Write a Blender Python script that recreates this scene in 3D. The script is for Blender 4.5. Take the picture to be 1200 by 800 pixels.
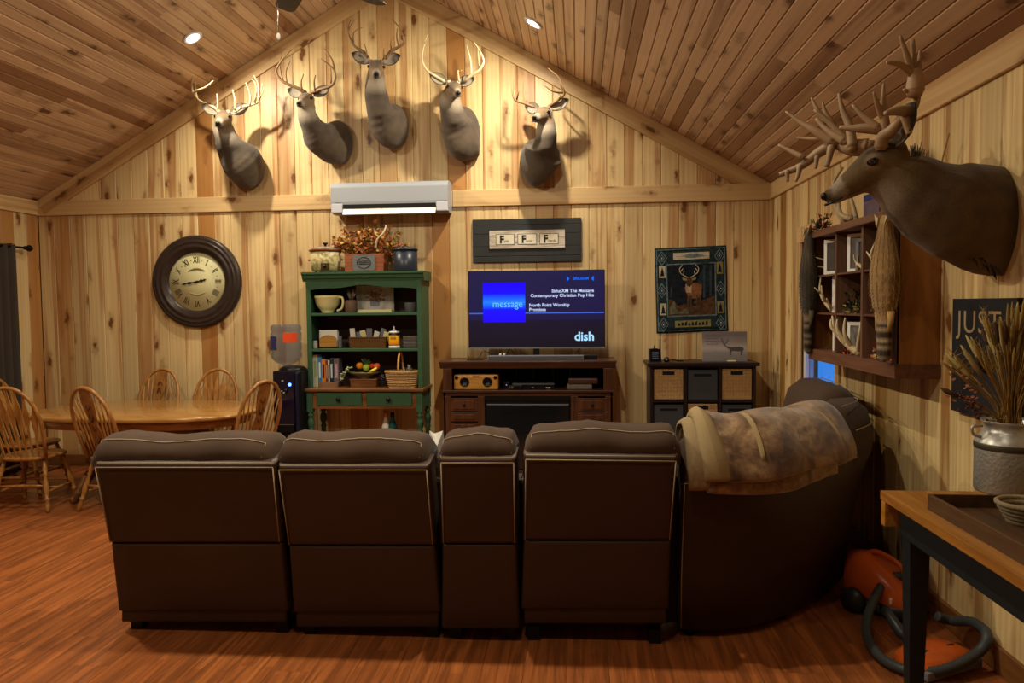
import bpy, bmesh, math, random
from mathutils import Vector, Matrix, Euler, noise
for o in list(bpy.data.objects): bpy.data.objects.remove(o)
SC = bpy.context.scene
COL = SC.collection
R = math.radians
PI = math.pi
# ---------------------------------------------------------------- camera
F = 880.0                      # focal length in pixels of the 1200 px frame
CZ = 1.66                      # lens height
YAW, PITCH, ROLL = R(-5.032), R(2.783), R(-0.59)
_cy, _sy, _cp, _sp, _cr, _sr = math.cos(YAW), math.sin(YAW), math.cos(PITCH), math.sin(PITCH), math.cos(ROLL), math.sin(ROLL)
FWD = Vector((_sy*_cp, _cy*_cp, -_sp)); R0 = Vector((_cy, -_sy, 0)); U0 = R0.cross(FWD)
RT = _cr*R0 + _sr*U0; UP = -_sr*R0 + _cr*U0
EYE = Vector((0, 0, CZ))
cam = bpy.data.cameras.new('camera'); cam.sensor_width = 36; cam.lens = F/1200*36; cam.clip_start = .05
camo = bpy.data.objects.new('camera', cam); COL.objects.link(camo); SC.camera = camo
m = Matrix((RT, UP, -FWD)).transposed().to_4x4(); m.translation = EYE; camo.matrix_world = m
# ---------------------------------------------------------------- world: blue dusk outside
W = bpy.data.worlds.new('world'); SC.world = W; W.use_nodes = True
bg = W.node_tree.nodes['Background']; bg.inputs[0].default_value = (.05, .28, .95, 1); bg.inputs[1].default_value = 1.1
# ---------------------------------------------------------------- view
SC.view_settings.view_transform = 'Standard'; SC.view_settings.look = 'None'
SC.view_settings.gamma = 1; SC.view_settings.exposure = 0.0; SC.view_settings.use_curve_mapping = False
# ---------------------------------------------------------------- room measures (metres; x right, y deep, z up)
YB, XR, XL, YF = 7.5, 1.868, -5.658, -3.2       # back, right, left and front walls
ZE, ZP = 2.80, 4.96                             # eaves and ridge
XP = (XL+XR)/2
SL = (ZP-ZE)/(XR-XP)
BW = .1735                                      # width of a pine board
LAMP_COL = (1.0, .90, .69)
LAMP_W = 68
def ceil_z(x): return ZP - SL*abs(x-XP)
def ray(x, y): return (x-600)/F*RT - (y-400)/F*UP + FWD
def P(x, y, Y): d = ray(x, y); return EYE + d*(Y/d.y)
def PX(x, y, X): d = ray(x, y); return EYE + d*(X/d.x)
def PZ(x, y, Z): d = ray(x, y); return EYE + d*((Z-CZ)/d.z)
def xz(x, y, Y): p = P(x, y, Y); return p.x, p.z
# ceiling lamps: two rows, one on each slope, out to the wall behind the camera
def lamp_light(x, y, z, power):                     # flush with its slope
    l = bpy.data.lights.new('downlight_lamp', 'AREA'); l.shape = 'DISK'; l.size = .10; l.energy = power; l.color = LAMP_COL
    l.spread = R(178)
    o = bpy.data.objects.new('downlight_lamp', l); COL.objects.link(o); s = 1 if x > XP else -1; o.location = (x, y, z); o.rotation_euler = (0, s*math.atan(SL), 0)
LAMPS = []
for y, pw in ((6.58, .88), (3.65, 1.15), (1.3, .46)):
    for x in (XP-1.53, XP+1.53): LAMPS.append((x, y, ceil_z(x), pw))
for x, y, z, pw in LAMPS: lamp_light(x-(1 if x > XP else -1)*SL*.03, y, z-.03, LAMP_W*pw)

# ================================================================ mesh helpers
class MB:
    def __init__(s): s.v = []; s.f = []; s.sm = []
    def add(s, vs, fs, smooth=False):
        n = len(s.v); s.v += [tuple(v) for v in vs]; s.f += [tuple(i+n for i in f) for f in fs]; s.sm += [smooth]*len(fs)
        return s
    def box(s, a, b, mat=None, bev=0):
        x0, y0, z0 = a; x1, y1, z1 = b
        if x0 > x1: x0, x1 = x1, x0
        if y0 > y1: y0, y1 = y1, y0
        if z0 > z1: z0, z1 = z1, z0
        if bev:
            e = min(bev, (x1-x0)/2.01, (y1-y0)/2.01, (z1-z0)/2.01)
            bm = bmesh.new(); bmesh.ops.create_cube(bm, size=1)
            for v in bm.verts: v.co = Vector(((x0+x1)/2+v.co.x*(x1-x0), (y0+y1)/2+v.co.y*(y1-y0), (z0+z1)/2+v.co.z*(z1-z0)))
            bmesh.ops.bevel(bm, geom=bm.edges[:], offset=e, segments=2, profile=.6, affect='EDGES')
            bm.verts.index_update(); vs = [v.co.copy() for v in bm.verts]; fs = [[v.index for v in f.verts] for f in bm.faces]; bm.free()
        else:
            vs = [Vector(c) for c in ((x0,y0,z0),(x1,y0,z0),(x1,y1,z0),(x0,y1,z0),(x0,y0,z1),(x1,y0,z1),(x1,y1,z1),(x0,y1,z1))]
            fs = [(0,3,2,1),(4,5,6,7),(0,1,5,4),(1,2,6,5),(2,3,7,6),(3,0,4,7)]
        if mat: vs = [mat @ v for v in vs]
        return s.add(vs, fs)
    def rings(s, rings, cap=True, smooth=True, closed=False):
        n = len(rings[0]); vs = [v for r in rings for v in r]; fs = []
        m = len(rings)
        for i in range(m if closed else m-1):
            a = i*n; b = ((i+1) % m)*n
            for j in range(n): k = (j+1) % n; fs.append((a+j, a+k, b+k, b+j))
        if cap and not closed: fs.append(tuple(range(n))[::-1]); fs.append(tuple(range((m-1)*n, m*n)))
        return s.add(vs, fs, smooth)
    def tube(s, pts, rad, seg=8, cap=True, closed=False, flat=1.0):
        pts = [Vector(p) for p in pts]; n = len(pts)
        if not isinstance(rad, (list, tuple)): rad = [rad]*n
        rs = []; ref = None
        for i, p in enumerate(pts):
            if closed: t = pts[(i+1) % n]-pts[i-1]
            else: t = pts[min(i+1, n-1)]-pts[max(i-1, 0)]
            t = t.normalized() if t.length > 1e-9 else Vector((0,0,1))
            if ref is None: ref = Vector((0,0,1)) if abs(t.z) < .9 else Vector((1,0,0))
            u = (ref - t*ref.dot(t))
            u = u.normalized() if u.length > 1e-6 else t.orthogonal().normalized()
            w = t.cross(u); ref = u
            rs.append([p + rad[i]*(math.cos(2*PI*k/seg)*u + flat*math.sin(2*PI*k/seg)*w) for k in range(seg)])
        return s.rings(rs, cap=cap, closed=closed)
    def cyl(s, a, b, r0, r1=None, seg=16): return s.tube([a, b], [r0, r0 if r1 is None else r1], seg)
    def lathe(s, prof, c=(0,0,0), seg=24, axis='z', ax=None, sx=1, sy=1, cap=True):
        c = Vector(c); rs = []
        for r, h in prof:
            ring = []
            for k in range(seg):
                a = 2*PI*k/seg; x = r*math.cos(a)*sx; y = r*math.sin(a)*sy
                if ax is not None: v = ax @ Vector((x, y, h))
                elif axis == 'z': v = Vector((x, y, h))
                elif axis == 'y': v = Vector((x, -h, y))
                else: v = Vector((h, x, y))
                ring.append(c+v)
            rs.append(ring)
        return s.rings(rs, cap=cap)
    def ball(s, c, r, seg=12, sc=(1,1,1), ax=None):
        c = Vector(c); rs = []; n = seg//2
        for i in range(1, n):
            a = PI*i/n
            ring = []
            for k in range(seg):
                b = 2*PI*k/seg
                v = Vector((r*sc[0]*math.sin(a)*math.cos(b), r*sc[1]*math.sin(a)*math.sin(b), -r*sc[2]*math.cos(a)))
                ring.append(c+(ax @ v if ax is not None else v))
            rs.append(ring)
        return s.rings(rs)
    def prism(s, poly, a, b, plane='xz'):
        # poly: 2-D outline, extruded from a to b along the third axis
        def mk(p, t):
            if plane == 'xz': return (p[0], t, p[1])
            if plane == 'yz': return (t, p[0], p[1])
            return (p[0], p[1], t)
        n = len(poly); vs = [mk(p, a) for p in poly]+[mk(p, b) for p in poly]
        fs = [tuple(range(n)), tuple(range(2*n-1, n-1, -1))]+[(i, i+n, (i+1) % n+n, (i+1) % n) for i in range(n)]
        return s.add(vs, fs)
    def mesh(s, name='m', fix=True):
        me = bpy.data.meshes.new(name); me.from_pydata(s.v, [], s.f); me.update()
        if fix:
            bm = bmesh.new(); bm.from_mesh(me); bmesh.ops.recalc_face_normals(bm, faces=bm.faces[:]); bm.to_mesh(me); bm.free()
        for p, q in zip(me.polygons, s.sm): p.use_smooth = q
        return me
    def build(s, name, mat, parent=None, origin=None):
        if origin is not None:
            o3 = Vector(origin); s.v = [tuple(Vector(v)-o3) for v in s.v]
        me = s.mesh(name); me.materials.append(mat)
        o = bpy.data.objects.new(name, me); COL.objects.link(o)
        if parent is not None: o.parent = parent
        if origin is not None:
            o.location = Vector(origin) - (parent_loc(parent) if parent is not None else Vector((0,0,0)))
        return o
def parent_loc(p): return Vector((0,0,0)) if p is None else p.location + parent_loc(p.parent)
def tag(o, label=None, cat=None, group=None, kind=None):
    if label: o['label'] = label
    if cat: o['category'] = cat
    if group: o['group'] = group
    if kind: o['kind'] = kind
    return o
def thing(name, label, cat, loc=(0,0,0), rz=0, group=None):
    o = bpy.data.objects.new(name, None); o.empty_display_size = .05; COL.objects.link(o)
    o.location = loc; o.rotation_euler = (0, 0, rz); return tag(o, label, cat, group)
def kids(o): return [c for c in bpy.data.objects if c.parent == o]
def copy_tree(o, parent=None):
    c = o.copy(); COL.objects.link(c)
    if parent: c.parent = parent
    for ch in kids(o): copy_tree(ch, c)
    return c
def rename_group(o, label, group=None):
    o['label'] = label
    if group: o['group'] = group
    return o
_fonts = {}
def text_mesh(body, size, depth=.0006, align='LEFT', bold=0.0, sx=1.0, shear=0, space=1.0):
    cu = bpy.data.curves.new('t', 'FONT'); cu.body = body; cu.size = size; cu.extrude = depth; cu.align_x = align; cu.align_y = 'CENTER'
    cu.offset = bold; cu.shear = shear; cu.space_character = space; cu.resolution_u = 3
    o = bpy.data.objects.new('t', cu); COL.objects.link(o)
    me = bpy.data.meshes.new_from_object(o); bpy.data.objects.remove(o)
    if sx != 1: me.transform(Matrix.Diagonal((sx, 1, 1, 1)))
    return me
def text(name, body, size, mat, parent, loc, rot=(PI/2, 0, 0), **k):
    me = text_mesh(body, size, **k); me.materials.clear(); me.materials.append(mat)
    o = bpy.data.objects.new(name, me); COL.objects.link(o); o.parent = parent
    o.location = Vector(loc)-parent_loc(parent); o.rotation_euler = rot
    return o
def smooth_pts(pts, n=4):
    pts = [Vector(p) for p in pts]
    if len(pts) < 3: return pts
    out = []
    for i in range(len(pts)-1):
        p0 = pts[max(i-1, 0)]; p1 = pts[i]; p2 = pts[i+1]; p3 = pts[min(i+2, len(pts)-1)]
        for k in range(n):
            t = k/n
            out.append(.5*((2*p1)+(p2-p0)*t+(2*p0-5*p1+4*p2-p3)*t*t+(3*p1-p0-3*p2+p3)*t**3))
    return out+[pts[-1]]
# ================================================================ materials
class NT:
    def __init__(s, name, rough=.6, spec=.3, metal=0):
        s.m = bpy.data.materials.new(name); s.m.use_nodes = True; s.t = s.m.node_tree; s.b = s.t.nodes['Principled BSDF']
        s.b.inputs['Roughness'].default_value = rough; s.b.inputs['Specular IOR Level'].default_value = spec; s.b.inputs['Metallic'].default_value = metal
    def n(s, ty, **k):
        x = s.t.nodes.new(ty)
        for a, b in k.items():
            if a.startswith('i_'):
                key = a[2:]; key = int(key) if key.isdigit() else key.replace('_', ' ')
                if isinstance(b, bpy.types.NodeSocket): s.t.links.new(b, x.inputs[key])
                else: x.inputs[key].default_value = b
            else: setattr(x, a, b)
        return x
    def l(s, a, b): s.t.links.new(a, b)
    def math(s, op, a, b=0.0, c=None):
        x = s.t.nodes.new('ShaderNodeMath'); x.operation = op
        for i, v in enumerate((a, b) if c is None else (a, b, c)):
            if isinstance(v, bpy.types.NodeSocket): s.l(v, x.inputs[i])
            else: x.inputs[i].default_value = v
        return x.outputs[0]
    def mix(s, fac, a, b, mode='MIX'):
        x = s.t.nodes.new('ShaderNodeMixRGB'); x.blend_type = mode
        for i, v in enumerate((fac, a, b)):
            if isinstance(v, bpy.types.NodeSocket): s.l(v, x.inputs[i])
            elif i == 0: x.inputs[0].default_value = v
            else: x.inputs[i].default_value = (*v[:3], 1)
        return x.outputs[0]
    def ramp(s, fac, stops, interp='LINEAR'):
        x = s.t.nodes.new('ShaderNodeValToRGB'); s.l(fac, x.inputs[0]); e = x.color_ramp; e.interpolation = interp
        while len(e.elements) < len(stops): e.elements.new(.5)
        for el, (p, c) in zip(e.elements, stops): el.position = p; el.color = (*c[:3], 1) if not isinstance(c, (int, float)) else (c, c, c, 1)
        return x.outputs[0]
    def noise(s, vec, scale, detail=3, rough=.5, dist=0):
        x = s.t.nodes.new('ShaderNodeTexNoise'); s.l(vec, x.inputs['Vector']); x.inputs['Scale'].default_value = scale
        x.inputs['Detail'].default_value = detail; x.inputs['Roughness'].default_value = rough; x.inputs['Distortion'].default_value = dist
        return x.outputs[0]
    def obj(s, scale=(1,1,1), rnd=0.0):
        tc = s.t.nodes.new('ShaderNodeTexCoord'); mp = s.t.nodes.new('ShaderNodeMapping'); mp.inputs['Scale'].default_value = scale
        v = tc.outputs['Object']
        if rnd:
            oi = s.t.nodes.new('ShaderNodeObjectInfo'); a = s.t.nodes.new('ShaderNodeVectorMath'); a.operation = 'ADD'
            c = s.t.nodes.new('ShaderNodeCombineXYZ'); r = s.math('MULTIPLY', oi.outputs['Random'], rnd)
            s.l(r, c.inputs[0]); s.l(s.math('MULTIPLY', r, 1.7), c.inputs[2]); s.l(v, a.inputs[0]); s.l(c.outputs[0], a.inputs[1]); v = a.outputs[0]
        s.l(v, mp.inputs[0]); return mp.outputs[0]
    def col(s, c):
        if isinstance(c, bpy.types.NodeSocket): s.l(c, s.b.inputs['Base Color'])
        else: s.b.inputs['Base Color'].default_value = (*c[:3], 1)
    def bump(s, h, strength=.3, dist=.01):
        x = s.t.nodes.new('ShaderNodeBump'); x.inputs['Strength'].default_value = strength; x.inputs['Distance'].default_value = dist
        s.l(h, x.inputs['Height']); s.l(x.outputs[0], s.b.inputs['Normal'])
def sr(h):
    h = h.lstrip('#'); v = [int(h[i:i+2], 16)/255 for i in (0, 2, 4)]
    return tuple(c/12.92 if c <= .04045 else ((c+.055)/1.055)**2.4 for c in v)
_mc = {}
def plain(name, hexc, rough=.6, metal=0, spec=.3, var=.12, scale=30, bump=.15):
    if name in _mc: return _mc[name]
    t = NT(name, rough, spec, metal); v = t.obj(); n = t.noise(v, scale, 4)
    c = sr(hexc); t.col(t.mix(n, [k*(1-var) for k in c], [min(1, k*(1+var)) for k in c]))
    if bump: t.bump(n, bump, .002)
    _mc[name] = t.m; return t.m
def pine(name, base, dark, streak, rough=.42, knots=True, contrast=1.0, knot_c='40220f', flat=False):
    """knotty boards; the long axis of every board is its local z"""
    t = NT(name, rough, .35)
    v = t.obj((1,1,1), 37.0); oi = t.n('ShaderNodeObjectInfo')
    g = t.n('ShaderNodeMapping', i_Scale=(8, 8, .28)); t.l(v, g.inputs[0])
    big = t.noise(g.outputs[0], 1.0, 3, .55, .6)
    g2 = t.n('ShaderNodeMapping', i_Scale=(75, 75, 1.6)); t.l(v, g2.inputs[0])
    fine = t.noise(g2.outputs[0], 1.0, 3, .6)
    wv = t.n('ShaderNodeTexWave', wave_type='BANDS', bands_direction='X', i_Scale=5.0, i_Distortion=3.0, i_Detail=2.0)
    g3 = t.n('ShaderNodeMapping', i_Scale=(1.4, 1.4, .16)); t.l(v, g3.inputs[0]); t.l(g3.outputs[0], wv.inputs['Vector'])
    tone = t.ramp(oi.outputs['Random'], [(0, [k*.80 for k in sr(base)]), (.3, sr(base)), (.62, [min(1, k*1.12) for k in sr(base)]), (.80, [min(1, k*.98) for k in sr(base)]), (.9, sr(dark)), (1, [k*.85 for k in sr(dark)])])
    if flat: tone = t.ramp(oi.outputs['Random'], [(0, sr(base)), (1, [k*.9 for k in sr(base)])])
    c = t.mix(t.math('MULTIPLY', wv.outputs[0], .16*contrast), tone, sr(dark))
    st = t.ramp(big, [(.0, 0.0), (.52, 0.0), (.62, .62*contrast), (.72, .3)])
    c = t.mix(st, c, sr(streak))
    c = t.mix(t.math('MULTIPLY', fine, .22), c, sr(dark))
    h = fine
    if knots:
        g4 = t.n('ShaderNodeMapping', i_Scale=(6.2, .01, 2.3)); t.l(v, g4.inputs[0])
        dn = t.noise(v, 14, 2); dv = t.n('ShaderNodeVectorMath', operation='ADD')
        sc = t.n('ShaderNodeVectorMath', operation='SCALE'); sc.inputs[3].default_value = .35
        t.l(t.n('ShaderNodeTexNoise', i_Scale=16.0, i_Vector=v).outputs[1], sc.inputs[0]); t.l(g4.outputs[0], dv.inputs[0]); t.l(sc.outputs[0], dv.inputs[1])
        vo = t.n('ShaderNodeTexVoronoi', i_Scale=1.0); t.l(dv.outputs[0], vo.inputs['Vector'])
        sep = t.n('ShaderNodeSeparateColor'); t.l(vo.outputs['Color'], sep.inputs[0])
        on = t.math('GREATER_THAN', sep.outputs[0], .08)
        k1 = t.ramp(vo.outputs['Distance'], [(0, 1.0), (.105, .95), (.155, .35), (.27, 0.0)])
        k = t.math('MULTIPLY', k1, on)
        c = t.mix(k, c, sr(knot_c))
        halo = t.math('MULTIPLY', t.ramp(vo.outputs['Distance'], [(0, .45), (.38, 0.0)]), on)
        c = t.mix(halo, c, sr(streak))
    t.col(c); t.bump(h, .08, .001); return t.m
def wood(name, base, dark, rough=.4, scale=1.0, axis='x', contrast=1.0, coat=0):
    t = NT(name, rough, .4); sc = {'x': (1.2, 14, 14), 'y': (14, 1.2, 14), 'z': (14, 14, 1.2)}[axis]
    v = t.obj(tuple(k*scale for k in sc)); n = t.noise(v, 2.0, 5, .6, .5); n2 = t.noise(v, 9.0, 3, .6)
    c = t.mix(t.ramp(n, [(.3, 0.0), (.7, contrast)]), sr(base), sr(dark)); c = t.mix(t.math('MULTIPLY', n2, .35), c, sr(dark))
    t.col(c); t.bump(n2, .1, .001); t.b.inputs['Coat Weight'].default_value = coat; return t.m
def weave(name, base, dark, sx=60, sz=60, rough=.8, bump=1.0):
    t = NT(name, rough, .2); v = t.obj((1,1,1))
    a = t.n('ShaderNodeTexWave', bands_direction='Z', i_Scale=sz/6.28, i_Distortion=1.2, i_Detail=1.0, i_Vector=v)
    g = t.n('ShaderNodeMapping', i_Scale=(1, 1, .6)); t.l(v, g.inputs[0])
    b = t.n('ShaderNodeTexWave', bands_direction='X', i_Scale=sx/6.28, i_Distortion=1.5, i_Detail=1.0, i_Vector=g.outputs[0])
    h = t.math('MULTIPLY', a.outputs[0], t.math('ADD', t.math('MULTIPLY', b.outputs[0], .5), .5))
    n = t.noise(v, 90, 3)
    t.col(t.mix(t.math('ADD', t.math('MULTIPLY', h, .75), t.math('MULTIPLY', n, .35)), sr(dark), sr(base))); t.bump(h, bump, .006); return t.m
def emit(name, c, st=1.0):
    t = NT(name, .4, 0); t.b.inputs['Base Color'].default_value = (0,0,0,1)
    t.b.inputs['Emission Color'].default_value = (*c[:3], 1); t.b.inputs['Emission Strength'].default_value = st; return t.m
def vcol_mat(name, attr='coat', rough=.85, scale=160, bump=.5, stretch=(1,1,1), var=.35):
    t = NT(name, rough, .15); a = t.n('ShaderNodeAttribute', attribute_name=attr); n = t.noise(t.obj(stretch), scale, 3, .6)
    t.col(t.mix(t.ramp(n, [(.3, 0.0), (.7, 1.0)]), t.mix(1.0, a.outputs['Color'], (1-var,)*3, 'MULTIPLY'), a.outputs['Color']))
    t.bump(n, bump, .004); t.b.inputs['Sheen Weight'].default_value = .15; return t.m
M = {}
M['wall'] = pine('knotty_pine_wall', 'd8bf8c', 'ab7a44', '9a5f2c', contrast=1.2)
M['wall_r'] = pine('knotty_pine_side', 'dcc28c', 'a0783c', '8c5826', contrast=1.4)
M['ceil'] = pine('knotty_pine_ceiling', 'c9a986', '936c4c', '7c563c', rough=.35)
M['trim'] = pine('pine_trim', 'd4b482', 'ac824e', '9a6632', flat=True)
M['back'] = plain('wall_backing', '8a6234', .8)
M['oak'] = wood('golden_oak', 'b98445', '7d4d1e', .3, 1.0, 'z', coat=.3)
M['oak_top'] = wood('oak_table_top', 'b98a4c', '8a5c2a', .22, .7, 'x', coat=.4)
M['green'] = plain('green_paint', '33543a', .45, var=.15, scale=12)
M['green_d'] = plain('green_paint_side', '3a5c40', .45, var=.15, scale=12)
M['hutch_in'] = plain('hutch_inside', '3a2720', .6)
M['hutch_top'] = wood('hutch_desk_wood', '8a5a30', '4e2e16', .35, .6, 'x', coat=.2)
M['cherry'] = wood('dark_cherry_wood', '53301d', '2c160d', .35, .7, 'x', coat=.2)
M['cherry_z'] = wood('dark_cherry_wood_upright', '643c22', '331b10', .35, .7, 'z', coat=.2)
M['espresso'] = wood('espresso_wood', '2c1a18', '170d0d', .4, .8, 'x')
M['black'] = plain('black_plastic', '0d0d0f', .35, var=.1)
M['blackmetal'] = plain('black_metal', '141312', .4, .5)
M['iron'] = plain('dark_iron', '1c1a19', .45, .6)
M['chrome'] = plain('chrome', 'c9c9c9', .18, 1, var=.03, bump=0)
M['galv'] = plain('galvanised_steel', 'a5a49c', .35, .55, var=.25, scale=60)
M['galv_d'] = plain('galvanised_band', '4f4a3c', .5, .7)
M['white'] = plain('white_plastic', 'd9d8dc', .3, var=.03, bump=0)
M['grey'] = plain('grey_plastic', '6a6a70', .4)
M['greybin'] = plain('grey_fabric', '3b3c3e', .9, var=.12, scale=260, bump=.5)
M['slot'] = plain('dark_slot', '0b0a0a', .8)
M['wicker'] = weave('woven_bin', 'dcb67e', '8a6230', 70, 190)
M['wicker_d'] = weave('woven_basket', '9a6a3a', '4a2c14', 120, 200)
M['cream'] = plain('cream_glaze', 'e0d49a', .25, var=.05, bump=0)
M['paper'] = plain('white_paper', 'dcd8cf', .8, var=.04)
M['antler_big'] = plain('antler_weathered_tan', '94795a', .5, var=.5, scale=9, bump=.5)
M['antler'] = plain('antler', 'b59a70', .5, var=.35, scale=22, bump=.4)
M['antler_d'] = plain('antler_dark', '7c5f40', .5, var=.45, scale=16, bump=.4)
M['antler_b'] = plain('antler_brown', '55402e', .5, var=.4, scale=22, bump=.4)
M['coat'] = vcol_mat('deer_hide')
M['pelt'] = vcol_mat('fur_pelt', scale=110, bump=1.0, stretch=(1,1,.3), var=.5)
M['eye'] = plain('glass_eye', '0a0605', .05, spec=.9, var=0, bump=0)
M['nose'] = plain('black_nose', '121011', .3, var=.2)
# ================================================================ the room
_boards = {}
def board_mesh(w, L, t, mat, ch=.007):
    k = (round(w, 4), round(L, 4), t, mat.name)
    if k not in _boards:
        b = MB(); h = w/2; pr = [(-h, 0), (-h, -t+ch), (-h+ch, -t), (h-ch, -t), (h, -t+ch), (h, 0)]
        b.prism([(x, y) for x, y in pr], -L/2, L/2, 'xy')
        me = b.mesh('board'); me.materials.append(mat); _boards[k] = me
    return _boards[k]
def board(parent, mat, c, xa, ya, za, w, L, t, name='plank', ch=.007):
    """board centred at c; xa = across, ya = into the wall (face looks along -ya), za = along"""
    o = bpy.data.objects.new(name, board_mesh(w, L, t, mat, ch)); COL.objects.link(o)
    mm = Matrix((xa, ya, za)).transposed().to_4x4(); mm.translation = Vector(c)
    o.parent = parent; o.matrix_local = mm; return o
X_, Y_, Z_ = Vector((1,0,0)), Vector((0,1,0)), Vector((0,0,1))
TB = .02
# back wall
wb = MB()
wb.prism([(XL-.15, 0), (XR+.15, 0), (XR+.15, ZE+.1), (XP, ZP+.15), (XL-.15, ZE+.1)], YB+TB, YB+TB+.12)
wall_back = tag(wb.build('wall_back', M['back']), 'knotty pine board gable wall behind the television', kind='structure')
ZT0, ZT1 = 2.645, 2.80     # horizontal trim band
n = round((XR-XL)/BW); bw = (XR-XL)/n
random.seed(3)
for i in range(n):
    x = XL+bw*(i+.5)
    board(wall_back, M['wall'], (x, YB+TB, (ZT0+.02)/2), X_, Y_, Z_, bw-.001, ZT0+.02, TB)
    zt0 = ZT1-.03
    za, zb = ceil_z(x-bw/2+.001), ceil_z(x+bw/2-.001)
    if abs(x-XP) < bw/2: pass
    if max(za, zb) < zt0+.06: continue
    h = bw/2-.0005; ch = .007
    b = MB(); pr = [(-h, 0), (-h, -TB+ch), (-h+ch, -TB), (h-ch, -TB), (h, -TB+ch), (h, 0)]
    zc = lambda dx: max(ceil_z(x+dx)-.002-zt0, .004)
    vs = [(px, py, 0) for px, py in pr]+[(px, py, zc(px)) for px, py in pr]
    fs = [tuple(range(6)), tuple(range(11, 5, -1))]+[(k, k+6, (k+1) % 6+6, (k+1) % 6) for k in range(6)]
    b.add(vs, fs); o = b.build('plank', M['wall'], wall_back); o.location = (x, YB+TB, zt0)
# trims on the back wall
def bar(name, mat, a, b, wdir, w, t, out, parent=None):
    """flat board from a to b, w wide along wdir, t thick along out"""
    a = Vector(a); b = Vector(b); L = (b-a).length; za = (b-a).normalized(); ya = -Vector(out); xa = Vector(wdir).normalized()
    xa = (xa - za*xa.dot(za)).normalized()
    if xa.cross(ya).dot(za) < 0: xa = -xa
    m_ = MB(); h = w/2; c = .004
    m_.prism([(-h, 0), (-h, -t+c), (-h+c, -t), (h-c, -t), (h, -t+c), (h, 0)], 0, L, 'xy')
    o = m_.build(name, mat, parent); mm = Matrix((xa, ya, za)).transposed().to_4x4(); mm.translation = a; o.matrix_local = mm; return o
XJ = P(531, 240, YB).x
tr = bar('trim_1', M['trim'], (XL, YB, (ZT0+ZT1)/2), (XJ-.002, YB, (ZT0+ZT1)/2), Z_, ZT1-ZT0, .022, -Y_); tag(tr, 'horizontal pine trim board left of the air conditioner end', kind='structure')
tr = bar('trim_2', M['trim'], (XJ+.002, YB, (ZT0+ZT1)/2+.004), (XR, YB, (ZT0+ZT1)/2+.004), Z_, ZT1-ZT0+.008, .028, -Y_); tag(tr, 'horizontal pine trim board over the television side', kind='structure')
sl = Vector((XP-XL, 0, ZP-ZE)).normalized(); nrm = Vector((-sl.z, 0, sl.x))
RW = .17
a = Vector((XL, YB-.001, ZE))-nrm*RW/2; b = Vector((XP, YB-.001, ZP))-nrm*RW/2
tag(bar('trim_3', M['trim'], a, b, nrm, RW, .022, -Y_), 'raking pine trim under the left ceiling slope', kind='structure')
sl2 = Vector((XR-XP, 0, ZE-ZP)).normalized(); nr2 = Vector((-sl2.z, 0, sl2.x))
a = Vector((XP, YB-.001, ZP))-nr2*RW/2; b = Vector((XR, YB-.001, ZE))-nr2*RW/2
tag(bar('trim_4', M['trim'], a, b, nr2, RW, .022, -Y_), 'raking pine trim under the right ceiling slope', kind='structure')
# side walls. window opening in the right wall
WY0, WY1 = PX(980, 430, XR).y-.02, PX(941, 430, XR).y+.05
WZ0, WZ1 = PX(979, 466, XR).z-.02, PX(942, 284, XR).z
def side_wall(name, X, s, mat, hole=None, label=''):
    """s=+1: right wall (face looks to -x)"""
    w = MB(); x0, x1 = X+s*TB, X+s*(TB+.12)
    if hole:
        y0, y1, z0, z1 = hole
        w.box((x0, YF, 0), (x1, y0, ZE+.1)); w.box((x0, y1, 0), (x1, YB+.1, ZE+.1)); w.box((x0, y0, 0), (x1, y1, z0)); w.box((x0, y0, z1), (x1, y1, ZE+.1))
    else: w.box((x0, YF, 0), (x1, YB+.1, ZE+.1))
    o = tag(w.build(name, M['back']), label, kind='structure')
    n = round((YB-YF)/BW); bw = (YB-YF)/n
    top = ZE-.13
    for i in range(n):
        y = YF+bw*(i+.5)
        segs = [(0, top)]
        if hole and y+bw/2 > y0 and y-bw/2 < y1:
            segs = [(0, z0), (z1, top)]
        for s0, s1 in segs:
            board(o, mat, (X+s*TB, y, (s0+s1)/2), Vector((0, -s, 0)), Vector((s, 0, 0)), Z_, bw-.001, s1-s0, TB)
    return o
wall_right = side_wall('wall_right', XR, 1, M['wall_r'], (WY0, WY1, WZ0, WZ1), 'knotty pine board wall on the right with the window')
wall_left = side_wall('wall_left', XL, -1, M['wall'], None, 'knotty pine board wall at the left edge behind the curtain')
for X, s, nm, lb in ((XR, 1, 'trim_5', 'long pine crown board along the top of the right wall'), (XL, -1, 'trim_6', 'pine crown board along the top of the left wall')):
    tag(bar(nm, M['trim'], (X, YF, ZE-.075), (X, YB, ZE-.075), Z_, .15, .024, Vector((-s, 0, 0))), lb, kind='structure')
M['trim_base'] = wood('baseboard_wood', '8a5c30', '5c3818', .4, .7, 'z')
for X, s, nm in ((XR, 1, 'baseboard_right'), (XL, -1, 'baseboard_left')):
    tag(bar(nm, M['trim_base'], (X, YF, .06), (X, YB, .06), Z_, .12, .018, Vector((-s, 0, 0))), 'wooden baseboard along the %s wall' % nm.split('_')[1], kind='structure')
tag(bar('baseboard_back', M['trim_base'], (XL+.02, YB, .06), (XR-.02, YB, .06), Z_, .12, .018, -Y_), 'wooden baseboard along the back wall', kind='structure')
# corner trims
tag(MB().box((XR-.02, YB-.045, 0), (XR, YB-.0, ZT0)).build('trim_7', M['trim']), 'narrow pine corner strip at the right corner', kind='structure')
# front wall behind the camera
tag(MB().prism([(XL-.15, 0), (XR+.15, 0), (XR+.15, ZE+.1), (XP, ZP+.15), (XL-.15, ZE+.1)], YF-.12, YF).build('wall_front', M['trim']), 'pine gable wall behind the camera', kind='structure')
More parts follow.
